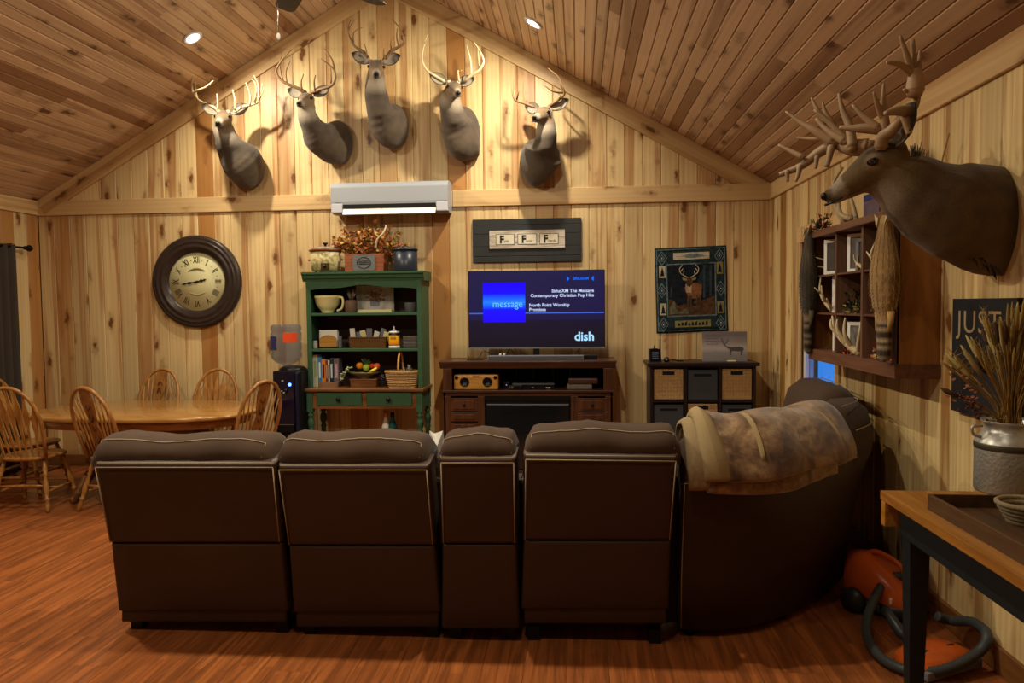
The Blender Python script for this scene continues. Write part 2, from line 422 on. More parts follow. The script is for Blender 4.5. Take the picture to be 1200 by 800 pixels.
# ceiling: two slopes of tongue and groove boards
def slope(name, s, label):
    Lr = math.hypot(XR-XP, ZP-ZE); across = Vector((s*(XR-XP), 0, ZE-ZP)).normalized(); up = Vector((s*SL, 0, 1)).normalized()
    o = MB(); p0 = Vector((XP, 0, ZP)); p1 = Vector((XP, 0, ZP))+across*(Lr+.2)
    th = up*.12; off = up*TB
    vs = []
    for y in (YF-.1, YB+.1):
        for q in (p0+off, p1+off, p1+off+th, p0+off+th): vs.append((q.x, y, q.z))
    o.add(vs, [(0,1,2,3),(7,6,5,4),(0,4,5,1),(1,5,6,2),(2,6,7,3),(3,7,4,0)])
    o = tag(o.build(name, M['back']), label, kind='structure')
    n = round(Lr/.0935); bw = Lr/n
    for i in range(n):
        c = p0+across*(bw*(i+.5))+off
        cuts = [YF, -.6+random.uniform(-1, 1)*.8, 2.6+random.uniform(-1.1, 1.1), 5.2+random.uniform(-1.2, 1.2), YB]
        for a, b in zip(cuts, cuts[1:]):
            xa = across if s > 0 else -across
            board(o, M['ceil'], (c.x, (a+b)/2, c.z), xa, up, xa.cross(up), bw-.001, b-a-.001, TB)
    return o
ceil_left = slope('ceiling', -1, 'left slope of the vaulted knotty pine ceiling')
ceil_right = slope('ceiling', 1, 'right slope of the vaulted knotty pine ceiling')
# floor
def floor_mat():
    t = NT('red_brown_laminate', .3, .35); v = t.obj((1,1,1), 23.0); oi = t.n('ShaderNodeObjectInfo')
    g = t.n('ShaderNodeMapping', i_Scale=(26, 26, 1.3)); t.l(v, g.inputs[0]); n1 = t.noise(g.outputs[0], 1.0, 5, .62, .8)
    g2 = t.n('ShaderNodeMapping', i_Scale=(110, 110, 5)); t.l(v, g2.inputs[0]); n2 = t.noise(g2.outputs[0], 1.0, 3, .6)
    br = t.n('ShaderNodeTexBrick', offset=.42, i_Scale=1.0, i_Mortar_Size=.0); br.inputs['Brick Width'].default_value = .42; br.inputs['Row Height'].default_value = .0633
    br.inputs['Color1'].default_value = (0,0,0,1); br.inputs['Color2'].default_value = (1,1,1,1)
    sw = t.n('ShaderNodeSeparateXYZ'); t.l(v, sw.inputs[0]); cb = t.n('ShaderNodeCombineXYZ'); t.l(sw.outputs[2], cb.inputs[0]); t.l(sw.outputs[0], cb.inputs[1]); t.l(cb.outputs[0], br.inputs['Vector'])
    tone = t.mix(br.outputs[0], sr('83441f'), sr('a85f2e'))
    tone = t.mix(t.math('MULTIPLY', oi.outputs['Random'], .5), tone, sr('95502a'))
    c = t.mix(t.ramp(n1, [(.38, 0.0), (.60, .9)]), tone, sr('57270f')); c = t.mix(t.math('MULTIPLY', n2, .3), c, sr('c07c44'))
    t.col(c); t.bump(n2, .1, .001)
    t.l(t.ramp(n1, [(0, .26), (1, .42)]), t.b.inputs['Roughness'])
    return t.m
M['floor'] = floor_mat()
fl = tag(MB().box((XL-.15, YF-.1, -.12), (XR+.15, YB+.15, -.008)).build('floor', M['floor']), 'red brown laminate wood floor', kind='structure')
nf = 39; fw = (XR-XL)/nf; random.seed(8)
for i in range(nf):
    y = 1.0-random.random()*1.2
    while y < YB:
        y1 = min(y+1.28, YB); c = (XL+fw*(i+.5), (y+y1)/2, -.008)
        if y1-y > .05: board(fl, M['floor'], c, X_, -Z_, Y_, fw-.0006, y1-y-.0006, .008, 'floor_board', .0012)
        y = y1
_boards.clear()
tag(MB().box((XL, YF, -.008), (XR, -.28, 0)).build('floor_strip', M['floor'], fl), 'floor boards nearest the front wall', kind='stuff')
# window
t = NT('window_glass', .02, .5); t.b.inputs['Transmission Weight'].default_value = 1.0; t.b.inputs['IOR'].default_value = 1.1; M['glass'] = t.m
wf = MB(); e = .05
xa, xb = XR+.02, XR+.09
wf.box((xa, WY0, WZ0), (xb, WY0+e, WZ1)); wf.box((xa, WY1-e, WZ0), (xb, WY1, WZ1)); wf.box((xa, WY0+e, WZ0), (xb, WY1-e, WZ0+e)); wf.box((xa, WY0+e, WZ1-e), (xb, WY1-e, WZ1))
zm = (WZ0+WZ1)/2+.1; wf.box((xa, WY0+e, zm-.02), (xb, WY1-e, zm+.02))
win = tag(wf.build('window_1', M['white']), 'white framed window low behind the right seat', kind='structure')
MB().box((xa+.03, WY0+e, WZ0+e), (xa+.036, WY1-e, zm-.02)).build('pane', M['glass'], win)
MB().box((xa+.03, WY0+e, zm+.02), (xa+.036, WY1-e, WZ1-e)).build('pane', M['glass'], win)
for nm, a, b in (('head_casing', (XR-.022, WY0-.09, WZ1), (XR, WY1+.09, WZ1+.13)), ('side_casing', (XR-.02, WY0-.08, WZ0-.02), (XR, WY0, WZ1)), ('side_casing', (XR-.02, WY1, WZ0-.02), (XR, WY1+.05, WZ1)), ('sill', (XR-.05, WY0-.08, WZ0-.05), (XR+.02, WY1+.08, WZ0-.02))):
    MB().box(a, b, bev=.004).build(nm, M['trim'], win)
# downlights
M['lens'] = emit('lamp_lens', (1, .93, .82), 22)
for i, (x, y, z, pw) in enumerate(LAMPS):
    s = 1 if x > XP else -1; up = Vector((s*SL, 0, 1)).normalized(); ya = Y_; xa = ya.cross(up); rot = Matrix((xa, ya, up)).transposed()
    side = 'left' if s < 0 else 'right'
    where = ['by the gable above the deer mounts', 'next along towards the camera, outside the frame', 'above the camera', 'behind the camera'][i//2]
    t_ = thing('recessed_light', 'round recessed light in the %s ceiling slope %s' % (side, where), 'ceiling light', (x, y, z), group=None)
    MB().lathe([(.085, .0), (.09, -.004), (.085, -.010), (.062, -.012), (.060, 0)], ax=rot, seg=28, cap=False).build('trim_ring', M['white'], t_)
    MB().lathe([(.0605, -.002), (.058, -.006), (.03, -.010), (.002, -.011)], ax=rot, seg=24).build('lens', M['lens'], t_)
# ================================================================ wall-hung things on the back wall
def face_rot(y=0): return (PI/2, 0, y)
# clock
cc = P(229.5, 330, YB-.04); cr_ = .478
ck = thing('wall_clock', 'large round wall clock with brown stepped rim and cream Roman numeral dial', 'clock', (cc.x, YB, cc.z))
M['clock_rim'] = plain('bronzed_brown_rim', '362b26', .32, .15, var=.35, scale=14)
M['dial'] = plain('cream_dial', 'c9c294', .5, var=.04, scale=5, bump=0); M['ink'] = plain('black_ink', '1d1a17', .6, var=0, bump=0); M['ink_pale'] = plain('faded_ink', '8b855f', .7, var=.1, bump=0)
s_ = cr_
MB().lathe([(s_*.60, .01), (s_*1.0, .0), (s_*1.0, .03), (s_*.975, .048), (s_*.93, .055), (s_*.90, .048), (s_*.885, .058), (s_*.86, .062), (s_*.835, .05), (s_*.80, .052), (s_*.77, .06), (s_*.74, .058), (s_*.71, .044), (s_*.67, .04), (s_*.645, .03), (s_*.63, .018)], seg=64, axis='y', cap=False).build('rim', M['clock_rim'], ck)
dl = MB().lathe([(s_*.64, .005), (s_*.64, .016), (.001, .0161)], seg=64, axis='y').build('dial', M['dial'], ck)
MB().lathe([(s_*.622, .0165), (s_*.622, .0172), (s_*.614, .0172), (s_*.614, .0165)], seg=64, axis='y', cap=False).build('minute_ring', M['ink_pale'], ck)
for k, nu in enumerate(['XII', 'I', 'II', 'III', 'IIII', 'V', 'VI', 'VII', 'VIII', 'IX', 'X', 'XI']):
    a = 2*PI*k/12; r = s_*.47
    me = text_mesh(nu, .095, .0005, 'CENTER', .0012, .62); me.materials.clear(); me.materials.append(M['ink'])
    o = bpy.data.objects.new('numeral', me); COL.objects.link(o); o.parent = ck
    o.location = (r*math.sin(a), -.0175, r*math.cos(a)); o.rotation_euler = (PI/2, a, 0)
for k in range(12):
    a = 2*PI*(k+.5)/12; r = s_*.47
    MB().lathe([(.006, .0165), (.006, .0175), (.0005, .0176)], c=(r*math.sin(a), 0, r*math.cos(a)), seg=8, axis='y').build('dot', M['ink_pale'], ck)
for sgn in (1, -1):
    b = MB(); ps = []
    for i in range(13):
        x = -.09+.18*i/12; ps.append((x, -.0175, sgn*(.105+.03*math.cos(x/.09*1.4))))
    b.tube(ps, [.003+.008*math.sin(PI*i/12) for i in range(13)], 6).build('flourish', M['ink_pale'], ck)
def hand(L, w, ang, y):
    b = MB(); pts = [(-.05, .3), (0, 1), (.25, .45), (.5, 1.3), (.62, .4), (.8, .9), (1, .05)]
    b.prism([(p*L, q*w) for p, q in pts]+[(p*L, -q*w) for p, q in reversed(pts)], y, y-.002)
    o = b.build('clock_hand', M['ink'], ck); o.rotation_euler = (0, ang, 0)
hand(.17, .011, R(180-9), -.024); hand(.105, .013, R(-12), -.021)
MB().lathe([(.014, .016), (.012, .028), (.001, .029)], seg=16, axis='y').build('hub', M['ink'], ck)
# air conditioner
x0, z1 = xz(387, 213.5, YB-.24); x1 = xz(524.5, 213, YB-.24)[0]; z0 = xz(450, 249.5, YB-.22)[1]
ac = thing('air_conditioner', 'white split air conditioner with open louvre above the green hutch', 'air conditioner', ((x0+x1)/2, YB, z0))
w = (x1-x0)/2; h = z1-z0; T = .235; M['ac'] = plain('ac_shell', '9a9ea6', .35, var=.03, bump=0)
prof = [(0, 0.02), (0, h), (-T*.75, h), (-T*.93, h-.012), (-T, h-.05), (-T*1.0, h*.35), (-T*.97, h*.2), (-T*.85, .03), (-T*.72, 0.0), (-T*.3, 0)]
b = MB(); b.prism([(y, z) for y, z in prof], -w, w, 'yz'); b.build('casing', M['ac'], ac)
b = MB(); b.prism([(-T*1.004, h*.36), (-T*1.004, h-.055), (-T*.935, h-.012), (-T*.9, h-.01), (-T*.9, h*.36)], -w*.985, w*.985, 'yz'); b.build('front_panel', M['ac'], ac)
MB().box((-w*.79, -T*1.006, h*.16), (w*.79, -T*.8, h*.285)).build('vent_slot', M['slot'], ac)
lm = Matrix.Translation((0, -T*.96, h*.2)) @ Matrix.Rotation(R(-58), 4, 'X')
M['white_b'] = plain('white_louvre', 'efece4', .35, var=.02, bump=0)
MB().box((-w*.79, -.05, -.004), (w*.79, .02, .004), mat=Matrix.Translation((0, -T*.99, h*.10)) @ Matrix.Rotation(R(62), 4, 'X')).build('louvre', M['white_b'], ac)
for sx_ in (-1, 1): MB().box((sx_*w*.80, -T*1.0, h*.03), (sx_*w*.998, -T*.7, h*.33), bev=.008).build('end_cap', plain('ac_end_grey', 'b9bac4', .4, var=.03, bump=0), ac)
MB().box((-w*.93, -T*1.008, h*.345), (-w*.82, -T*.99, h*.36)).build('badge', M['grey'], ac)
# dark plank sign with the three words
def plank_frame():
    Y = YB-.045
    (xa, za), (xb, zb) = xz(554, 307.5, Y), xz(681, 254.5, Y); zc = (za+zb)/2
    t_ = thing('wall_sign', 'charcoal plank sign with a pale panel lettered Faith Family Friends above the television', 'sign', ((xa+xb)/2, YB, za))
    m_ = plain('charcoal_stained_wood', '2b2c2c', .6, var=.35, scale=20); w = (xb-xa)/2; h = zb-za
    for i, (a, b) in enumerate(((0, .135), (.14, .36), (.365, .655), (.66, .86), (.865, 1))):
        MB().box((-w, -.03-.002*(i % 2), a*h), (w, 0, b*h), bev=.003).build('plank', m_, t_)
    (pa, qa), (pb, qb) = xz(573.5, 291.5, Y-.01), xz(662, 268.5, Y-.01); x_ = (xa+xb)/2
    t2 = NT('whitewashed_wood', .6); v = t2.obj((3, 30, 30)); t2.col(t2.mix(t2.ramp(t2.noise(v, 2, 4), [(.35, 0.0), (.7, 1.0)]), sr('cfc4b4'), sr('8e8174')))
    MB().box((pa-x_, -.048, qa-za), (pb-x_, -.03, qb-za), bev=.002).build('panel', t2.m, t_)
    hh = qb-qa; zc = (qa+qb)/2-za; pw = pb-pa
    fr = plain('grey_brown_line', '4a423c', .7, var=0, bump=0); cr = plain('faded_cream', 'd6cdb6', .7, var=.08, bump=0)
    for i, (word, f0, f1) in enumerate((('aith', .085, .335), ('amily', .375, .63), ('riends', .665, .915))):
        a, b = pa-x_+pw*f0, pa-x_+pw*f1; z0_, z1_ = zc-hh*.30, zc+hh*.30
        MB().box((a, -.0495, z0_), (b, -.0482, z1_)).build('tile', fr, t_)
        MB().box((a+.006, -.051, z0_+.006), (b-.006, -.0496, z1_-.006)).build('tile_face', cr, t_)
        text('letter', 'F', .10, M['ink'], t_, (t_.location.x+a+.04, YB-.0515, t_.location.z+zc-.003), bold=.005, align='LEFT', sx=.9)
        text('letter', word, .034, M['ink'], t_, (t_.location.x+a+.083, YB-.0515, t_.location.z+zc-.018), sx=.95)
plank_frame()
# tapestry
def tapestry():
    Y = YB-.012
    q = [P(767, 291, Y), P(851.5, 289, Y), P(853.5, 387.5, Y), P(769.5, 390.5, Y)]
    t_ = thing('wall_tapestry', 'dark green woven tapestry with a standing buck framed by lodge motifs', 'tapestry', (q[3].x, YB, q[3].z))
    W_, H_ = (q[1]-q[0]).length, (q[0]-q[3]).length; O = q[3]
    ex = (q[2]-q[3])/W_; ez = (q[0]-q[3])/H_
    def cloth(name, hexs, n=260):
        if name in _mc: return _mc[name]
        t = NT(name, .95, .1); v = t.obj(); a = t.n('ShaderNodeTexNoise', i_Scale=float(n), i_Vector=v); b_ = t.noise(v, 26, 3)
        t.col(t.mix(t.ramp(b_, [(.35, 0.0), (.65, 1.0)]), sr(hexs[0]), sr(hexs[1]))); t.bump(a.outputs[0], .6, .002); _mc[name] = t.m; return t.m
    b = MB(); n = 14; vs = []; fs = []
    def wav(u, v): return -.006-.004*math.sin(u*9+v*2)-.003*math.sin(v*7+u*3)
    for j in range(n+1):
        for i in range(n+1):
            u, v = i/n, j/n; p = O+ex*u*W_+ez*v*H_; vs.append((p.x-O.x, wav(u, v), p.z-O.z))
    k = len(vs); vs += [(x, y+.004, z) for x, y, z in vs]
    for j in range(n):
        for i in range(n): a = j*(n+1)+i; fs.append((a, a+1, a+n+2, a+n+1)); fs.append((a+k, a+n+1+k, a+n+2+k, a+1+k))
    rim = [i for i in range(n+1)]+[j*(n+1)+n for j in range(1, n+1)]+[n*(n+1)+i for i in range(n-1, -1, -1)]+[j*(n+1) for j in range(n-1, 0, -1)]
    for a, c in zip(rim, rim[1:]+rim[:1]): fs.append((a, a+k, c+k, c))
    b.add(vs, fs, True); b.build('cloth', cloth('tapestry_green', ('1b252d', '2b3834')), t_)
    def pt(u, v, d): p = O+ex*u*W_+ez*v*H_; return (p.x-O.x, wav(u, v)-d, p.z-O.z)
    def poly(name, pts, mat, d=.0015):
        # subdivide so it hangs with the cloth
        b = MB(); c = (sum(p[0] for p in pts)/len(pts), sum(p[1] for p in pts)/len(pts))
        vs = [pt(*c, d)]+[pt(*p, d) for p in pts]; nn = len(pts)
        vs += [(x, y+.001, z) for x, y, z in vs]
        b.add(vs, [(0, i+1, (i+1) % nn+1) for i in range(nn)]+[(i+1, i+2+nn, (i+1) % nn+2+nn, (i+1) % nn+1) for i in range(nn)]); return b.build(name, mat, t_)
    def dens(pts, k=4):
        out = []
        for a, c in zip(pts, pts[1:]+pts[:1]):
            for i in range(k): out.append((a[0]+(c[0]-a[0])*i/k, a[1]+(c[1]-a[1])*i/k))
        return out
    rect = lambda a, c, e, f: dens([(a, c), (e, c), (e, f), (a, f)])
    navy, slate, grn = cloth('weave_navy', ('151a26', '20283a')), cloth('weave_slate', ('4a5c66', '6c7c7c')), cloth('weave_forest', ('2c3c30', '42523c'))
    cream, tan, brn, dark, rust = cloth('weave_cream', ('a39a84', 'c2b59b')), cloth('weave_olive', ('8a8050', '746a3e')), cloth('weave_brown', ('5a3f26', '3d2b1e')), cloth('weave_dark', ('14161a', '20242c')), cloth('weave_rust', ('84583a', '6a4226'))
    poly('scene', rect(.17, .19, .83, .80), dark, .002)
    for a, c, e, f in ((.02, .02, .98, .03), (.02, .97, .98, .98), (.02, .03, .035, .97), (.965, .03, .98, .97), (.155, .185, .845, .2), (.155, .795, .845, .81), (.155, .2, .172, .795), (.828, .2, .845, .795)): poly('border', rect(a, c, e, f), slate, .003)
    poly('ground', dens([(.18, .2), (.82, .2), (.82, .42), (.62, .36), (.5, .4), (.36, .33), (.18, .4)]), brn, .003)
    poly('rock', dens([(.19, .22), (.47, .22), (.45, .33), (.34, .42), (.26, .38), (.19, .3)]), cloth('weave_stone', ('6a6850', '4e4e3a')), .004)
    for pts in ([(.2, .42), (.23, .42), (.27, .78), (.24, .78)], [(.66, .4), (.69, .4), (.7, .78), (.67, .78)], [(.75, .42), (.78, .42), (.79, .78), (.76, .78)]): poly('tree_trunk', dens(pts), cloth('weave_slate_d', ('2c3640', '39434a')), .003)
    # standing buck
    poly('deer_body', dens([(.42, .46), (.46, .40), (.58, .39), (.64, .43), (.65, .55), (.56, .58), (.47, .57), (.41, .53)], 3), rust, .005)
    poly('deer_chest', dens([(.42, .56), (.43, .47), (.5, .46), (.51, .55), (.47, .6)], 3), cloth('weave_tan', ('9a7c5c', 'b8a284')), .0065)
    poly('deer_head', dens([(.42, .62), (.44, .55), (.48, .53), (.51, .56), (.53, .62), (.5, .645), (.45, .645)], 2), brn, .008)
    for a, c in ((.45, .455), (.49, .495), (.58, .585), (.62, .625)): poly('deer_leg', rect(a-.012, .26, c+.008, .43), brn, .0055)
    for s in (-1, 1):
        b = MB(); c0 = .475
        pts = [(c0+s*.02, .64), (c0+s*.07, .665), (c0+s*.12, .7), (c0+s*.13, .75), (c0+s*.09, .79)]
        b.tube(smooth_pts([pt(u, v, .008) for u, v in pts], 4), .0045, 5)
        for u, v, u2, v2 in ((.08, .67, .07, .72), (.12, .71, .085, .75)): b.tube([pt(c0+s*u, v, .008), pt(c0+s*u2, v2, .008)], .0035, 5)
        b.build('deer_antler', cream, t_)
        poly('deer_ear', [(c0+s*.03, .63), (c0+s*.1, .645), (c0+s*.09, .615), (c0+s*.04, .605)], tan, .0085)
    # diamonds, cabin labels, trees
    for u, v in ((.1, .88), (.9, .88), (.1, .1), (.9, .1), (.09, .5), (.91, .5)):
        for r, m_ in ((.075, slate), (.058, navy), (.04, slate), (.026, navy), (.011, cream)): poly('diamond', dens([(u-r, v), (u, v-r*1.2), (u+r, v), (u, v+r*1.2)], 2), m_, .0022+(.075-r)*.03)
    poly('label', rect(.26, .855, .76, .935), cream, .003); poly('label_mark', dens([(.3, .893), (.51, .925), (.72, .893), (.51, .868)]), slate, .0042)
    poly('label', rect(.26, .06, .76, .14), tan, .003)
    for i in range(9): poly('label_mark', [(.3+i*.048, .08), (.335+i*.048, .08), (.33+i*.048, .105+.015*(i % 3)), (.305+i*.048, .115)], dark, .0042)
    for (u, v), m_ in zip(((.1, .72), (.9, .74), (.1, .28), (.9, .28)), (cream, tan, cream, tan)):
        poly('patch', rect(u-.045, v-.07, u+.045, v+.07), m_, .003); poly('pine_tree', [(u-.03, v-.05), (u+.03, v-.05), (u+.018, v-.01), (u+.02, v), (u, v+.055), (u-.02, v), (u-.018, v-.01)], dark, .0045)
tapestry()
# ================================================================ television
def tv():
    Y = 7.22
    c = [P(548, 318, Y), P(708.5, 315.3, Y), P(709.5, 407, Y), P(549.5, 409.5, Y)]
    x0, x1 = (c[0].x+c[3].x)/2, (c[1].x+c[2].x)/2; z0, z1 = (c[2].z+c[3].z)/2, (c[0].z+c[1].z)/2
    t_ = thing('television', 'flat television on the cherry console showing a dark blue music channel screen', 'television', ((x0+x1)/2, Y, z0)); w = (x1-x0)/2; h = z1-z0; L = t_.location
    MB().box((-w, 0, 0), (w, .035, h), bev=.004).build('housing', M['black'], t_)
    MB().box((-w, -.004, 0), (w, .004, .014)).build('bottom_bezel', M['grey'], t_)
    t = NT('screen_picture', .12, .5); v = t.obj(); sp = t.n('ShaderNodeSeparateXYZ'); t.l(v, sp.inputs[0])
    fz = t.math('DIVIDE', sp.outputs[2], h); nz = t.noise(v, 1.6, 2)
    c_ = t.ramp(fz, [(0, sr('17131f')), (.36, sr('1a1636')), (.375, sr('211f58')), (1, sr('272660'))])
    c_ = t.mix(t.math('MULTIPLY', nz, .5), c_, sr('120f1c'))
    t.b.inputs['Base Color'].default_value = (.004, .004, .006, 1); t.l(c_, t.b.inputs['Emission Color']); t.b.inputs['Emission Strength'].default_value = .7
    MB().box((-w+.008, -.002, .016), (w-.008, .001, h-.008)).build('screen', t.m, t_)
    def U(px, py): p = P(px, py, Y); return p.x-L.x, p.z-L.z
    def rect(name, a, b_, m_, y): (xa, za), (xb, zb) = U(*a), U(*b_); return MB().box((xa, y, min(za, zb)), (xb, y-.0006, max(za, zb))).build(name, m_, t_)
    blue = emit('screen_line_blue', sr('4a68d8'), .9); zl = U(630, 366.7)[1]
    MB().box((-w+.01, -.0025, zl-.006), (w-.01, -.003, zl+.006)).build('screen_line', blue, t_)
    t = NT('album_art', .2, .2); sp = t.n('ShaderNodeSeparateXYZ'); t.l(t.obj(), sp.inputs[0]); za, zb = U(0, 377.5)[1], U(0, 330.5)[1]
    za, zb = U(590, 377.5)[1], U(590, 331)[1]
    fz = t.math('DIVIDE', t.math('SUBTRACT', sp.outputs[2], za), zb-za)
    t.l(t.ramp(fz, [(0, sr('2008f0')), (.32, sr('1c14f4')), (.40, sr('1056f4')), (.50, sr('2a7cf8')), (.6, sr('1a5cf8')), (.72, sr('1c10f4')), (1, sr('2004f4'))]), t.b.inputs['Emission Color']); t.b.inputs['Emission Strength'].default_value = 1.15; t.b.inputs['Base Color'].default_value = (0, 0, 0, 1)
    xa, xb = U(566, 350)[0], U(615.5, 350)[0]; MB().box((xa, -.003, za), (xb, -.004, zb)).build('album_picture', t.m, t_)
    lt = emit('screen_text_pale', sr('cfdcff'), 1.0); cy = emit('screen_text_cyan', sr('6fd0f0'), .95); bl = emit('screen_logo_blue', sr('1a6cf8'), 1.0); lb = emit('screen_logo_pale', sr('a8dcff'), 1.1)
    def tx(px, py, s, size, m_, **k):
        x, z = U(px, py); return text('screen_text', s, size, m_, t_, (L.x+x, Y-.0045, L.z+z), **k)
    tx(577, 356.5, 'message', .098, cy, sx=.93, space=.96)
    # round emblem left of the word
    x, z = U(571, 353); b = MB(); b.lathe([(.035, .0042), (.035, .0048), (.031, .0048), (.031, .0042)], c=(x, 0, z), seg=24, axis='y', cap=False); b.lathe([(.019, .0042), (.019, .0048), (.016, .0048), (.016, .0042)], c=(x, 0, z-.006), seg=20, axis='y', cap=False); b.build('emblem', bl, t_)
    tx(696, 340.3, 'SiriusXM The Message', .044, lt, align='RIGHT', bold=.0008); tx(696, 345.6, 'Contemporary Christian Pop Hits', .044, lt, align='RIGHT', bold=.0008)
    tx(620, 357.6, 'North Point Worship', .044, lt, bold=.0008); tx(620, 362.8, 'Promises', .044, lt, bold=.0008)
    tx(696.5, 394.3, 'dish', .118, lb, align='RIGHT', bold=.0028)
    x, z = U(680, 326.3); tx(680.5, 326.3, 'SIRIUSXM', .036, bl, align='CENTER', bold=.001)
    for s in (-1, 1):
        b = MB(); b.prism([(x+s*.105, z-.004), (x+s*.128, z-.026), (x+s*.128, z+.026), (x+s*.105, z+.004)], -.0042, -.0048); b.build('emblem', bl, t_)
    MB().box((-.03, .0, -.10), (.03, .03, .0)).build('stand_neck', M['black'], t_)
    MB().box((-.24, -.11, -.112), (.24, .12, -.10), bev=.004).build('stand_foot', M['black'], t_)
    return L.z-.112
# ================================================================ console
def console():
    Y0 = 6.98; D_ = .46
    xa = P(519, 430, Y0).x; xb = P(718, 430, Y0).x; zt = P(618, 422.5, Y0).z; xc = (xa+xb)/2
    t_ = thing('media_console', 'dark cherry fireplace media console under the television', 'cabinet', (xc, Y0, 0)); w = (xb-xa)/2
    zs = P(618, 457, Y0).z; zo = P(618, 431.5, Y0).z
    C, Cz = M['cherry'], M['cherry_z']
    MB().box((-w-.035, -.035, zt-.022), (w+.035, D_, zt), bev=.006).build('top', C, t_)
    b = MB(); b.prism([(-.0, zo), (-.028, zt-.03), (-.028, zt-.022), (.02, zt-.022), (.02, zo)], -w-.028, w+.028, 'yz'); b.build('crown_moulding', C, t_)
    for s in (-1, 1):
        MB().box((s*w, .0, 0), (s*(w-.02), D_, zo)).build('side_panel', Cz, t_)
        MB().box((s*w, -.004, zs), (s*(w-.085), .03, zo), bev=.004).build('post', Cz, t_)
        for k in range(3): MB().box((s*(w-.022-k*.02), -.009, zs+.03), (s*(w-.030-k*.02), -.003, zo-.02)).build('flute', Cz, t_)
    MB().box((-w+.02, D_-.02, 0), (w-.02, D_, zo)).build('back_panel', M['slot'], t_)
    MB().box((-w-.012, -.015, zs-.02), (w+.012, D_-.02, zs+.0), bev=.004).build('shelf', C, t_)
    ch = P(618, 464, Y0).z
    MB().box((-w, 0, ch), (w, .03, zs-.02)).build('rail', C, t_)
    # fireplace insert and drawer columns
    def X_at(px): return P(px, 480, Y0).x-xc
    fa, fb = X_at(568), X_at(669)
    MB().box((fa, .02, .10), (fb, .30, ch)).build('firebox', M['black'], t_)
    m_ = plain('smoked_glass', '15171a', .12, spec=.6, var=.05, bump=0)
    MB().box((fa+.02, .01, .12), (fb-.02, .02, ch-.05)).build('fire_glass', m_, t_)
    MB().box((fa, .004, ch-.045), (fb, .02, ch)).build('insert_top', M['iron'], t_)
    MB().box((fa+.02, -.002, P(618, 474, Y0).z-.004), (fb-.02, .01, P(618, 474, Y0).z+.006)).build('metal_strip', M['grey'], t_)
    MB().box((-w, -.01, 0), (w, .03, .10), bev=.004).build('plinth', C, t_)
    for s, (pa, pb) in ((-1, (528, 560)), (1, (677, 711))):
        x0_, x1_ = X_at(pa), X_at(pb)
        MB().box((s*w, .0, .1), (s*(w-.07), .03, ch), bev=.004).build('stile', Cz, t_)
        inner = fa if s < 0 else fb; edge = x1_ if s < 0 else x0_
        MB().box((min(edge, inner), .0, .1), (max(edge, inner), .03, ch), bev=.004).build('stile', Cz, t_)
        zz = [ch-.01, P(545, 482, Y0).z, P(545, 494, Y0).z, .36, .12]
        for i in range(4):
            z1_, z0_ = zz[i]-.008, zz[i+1]+.004
            dr = MB().box((x0_, -.004, z0_), (x1_, .2, z1_), bev=.003).build('drawer', Cz, t_)
            MB().box((x0_+.03, -.012, z0_+.018), (x1_-.03, -.003, z1_-.018), bev=.005).build('raised_panel', Cz, dr)
            if z1_-z0_ > .12: MB().ball(((x0_+x1_)/2, -.024, (z0_+z1_)/2), .014, 10).build('knob', M['iron'], dr)
    return xc, Y0, zt, zs, w
CX, CY, CZT, CZS, CW = console(); TVB = None
tvb = tv()
# soundbar, boxes and cords on the console
def onbox(name, label, cat, px0, px1, py0, py1, Y, depth, mat, zbase=None, bev=.006, group=None):
    x0, z1 = xz(px0, py0, Y); x1, z0 = xz(px1, py1, Y)
    if zbase is not None: z1 += zbase-z0; z0 = zbase
    t_ = thing(name, label, cat, ((x0+x1)/2, Y, z0), group=group); w = (x1-x0)/2
    MB().box((-w, 0, 0), (w, depth, z1-z0), bev=bev).build('casing', mat, t_)
    return t_, w, z1-z0
t_, w, h = onbox('soundbar', 'long slim grey soundbar lying in front of the television', 'soundbar', 571, 684, 415.5, 420.5, 7.03, .09, M['grey'], CZT)
MB().box((-w+.01, -.002, .008), (w-.01, .0, h-.006)).build('grille', plain('grille', '4c4e54', .6, .2), t_)
MB().ball((-.01, -.004, h*.55), .008, 8).build('power_lamp', M['chrome'], t_)
t_, w, h = onbox('cable_box', 'small black box beside the right end of the soundbar', 'box', 684, 700, 414, 419, 7.14, .12, M['black'], CZT)
MB().box((-w*.8, -.002, h*.4), (w*.8, 0, h*.55)).build('display', M['slot'], t_)
t_, w, h = onbox('modem', 'small black modem with pale connectors behind the left end of the soundbar', 'modem', 574, 583, 409, 416, 7.2, .08, M['black'], CZT)
for i in range(3): MB().box((w+.015+i*.04, 0, .0), (w+.035+i*.04, .04, .05+.01*(i % 2)), bev=.003).build('connector', M['paper'] if i != 2 else M['nose'], t_)
def cord(name, label, pts, r, mat, group=None):
    b = MB(); b.tube(smooth_pts(pts, 6), r, 6); return tag(b.build(name, mat), label, 'cord', group)
z_ = CZT+.004
cord('power_cord', 'black cord trailing left from the modem over the console top', [P(574, 414, 7.2), P(566, 411, 7.2), Vector((P(560, 417, 7.18).x, 7.18, z_)), Vector((P(548, 418, 7.12).x, 7.1, z_)), Vector((P(553, 420, 7.05).x, 7.06, z_)), Vector((P(566, 420, 7.05).x, 7.09, z_))], .004, M['black'])
cord('power_cord', 'thin black cord rising behind the television near its right end', [Vector((P(672, 416, 7.2).x, 7.25, z_)), P(677, 411, 7.27), P(680, 407, 7.29), P(677, 402, 7.30)], .004, M['black'])
cord('power_cord', 'black and red cord between the modem and the television', [P(594, 415, 7.22)-Vector((0, 0, 0)), P(598, 408.5, 7.28), P(602, 414, 7.24), Vector((P(606, 416, 7.2).x, 7.2, z_))], .004, M['black'])
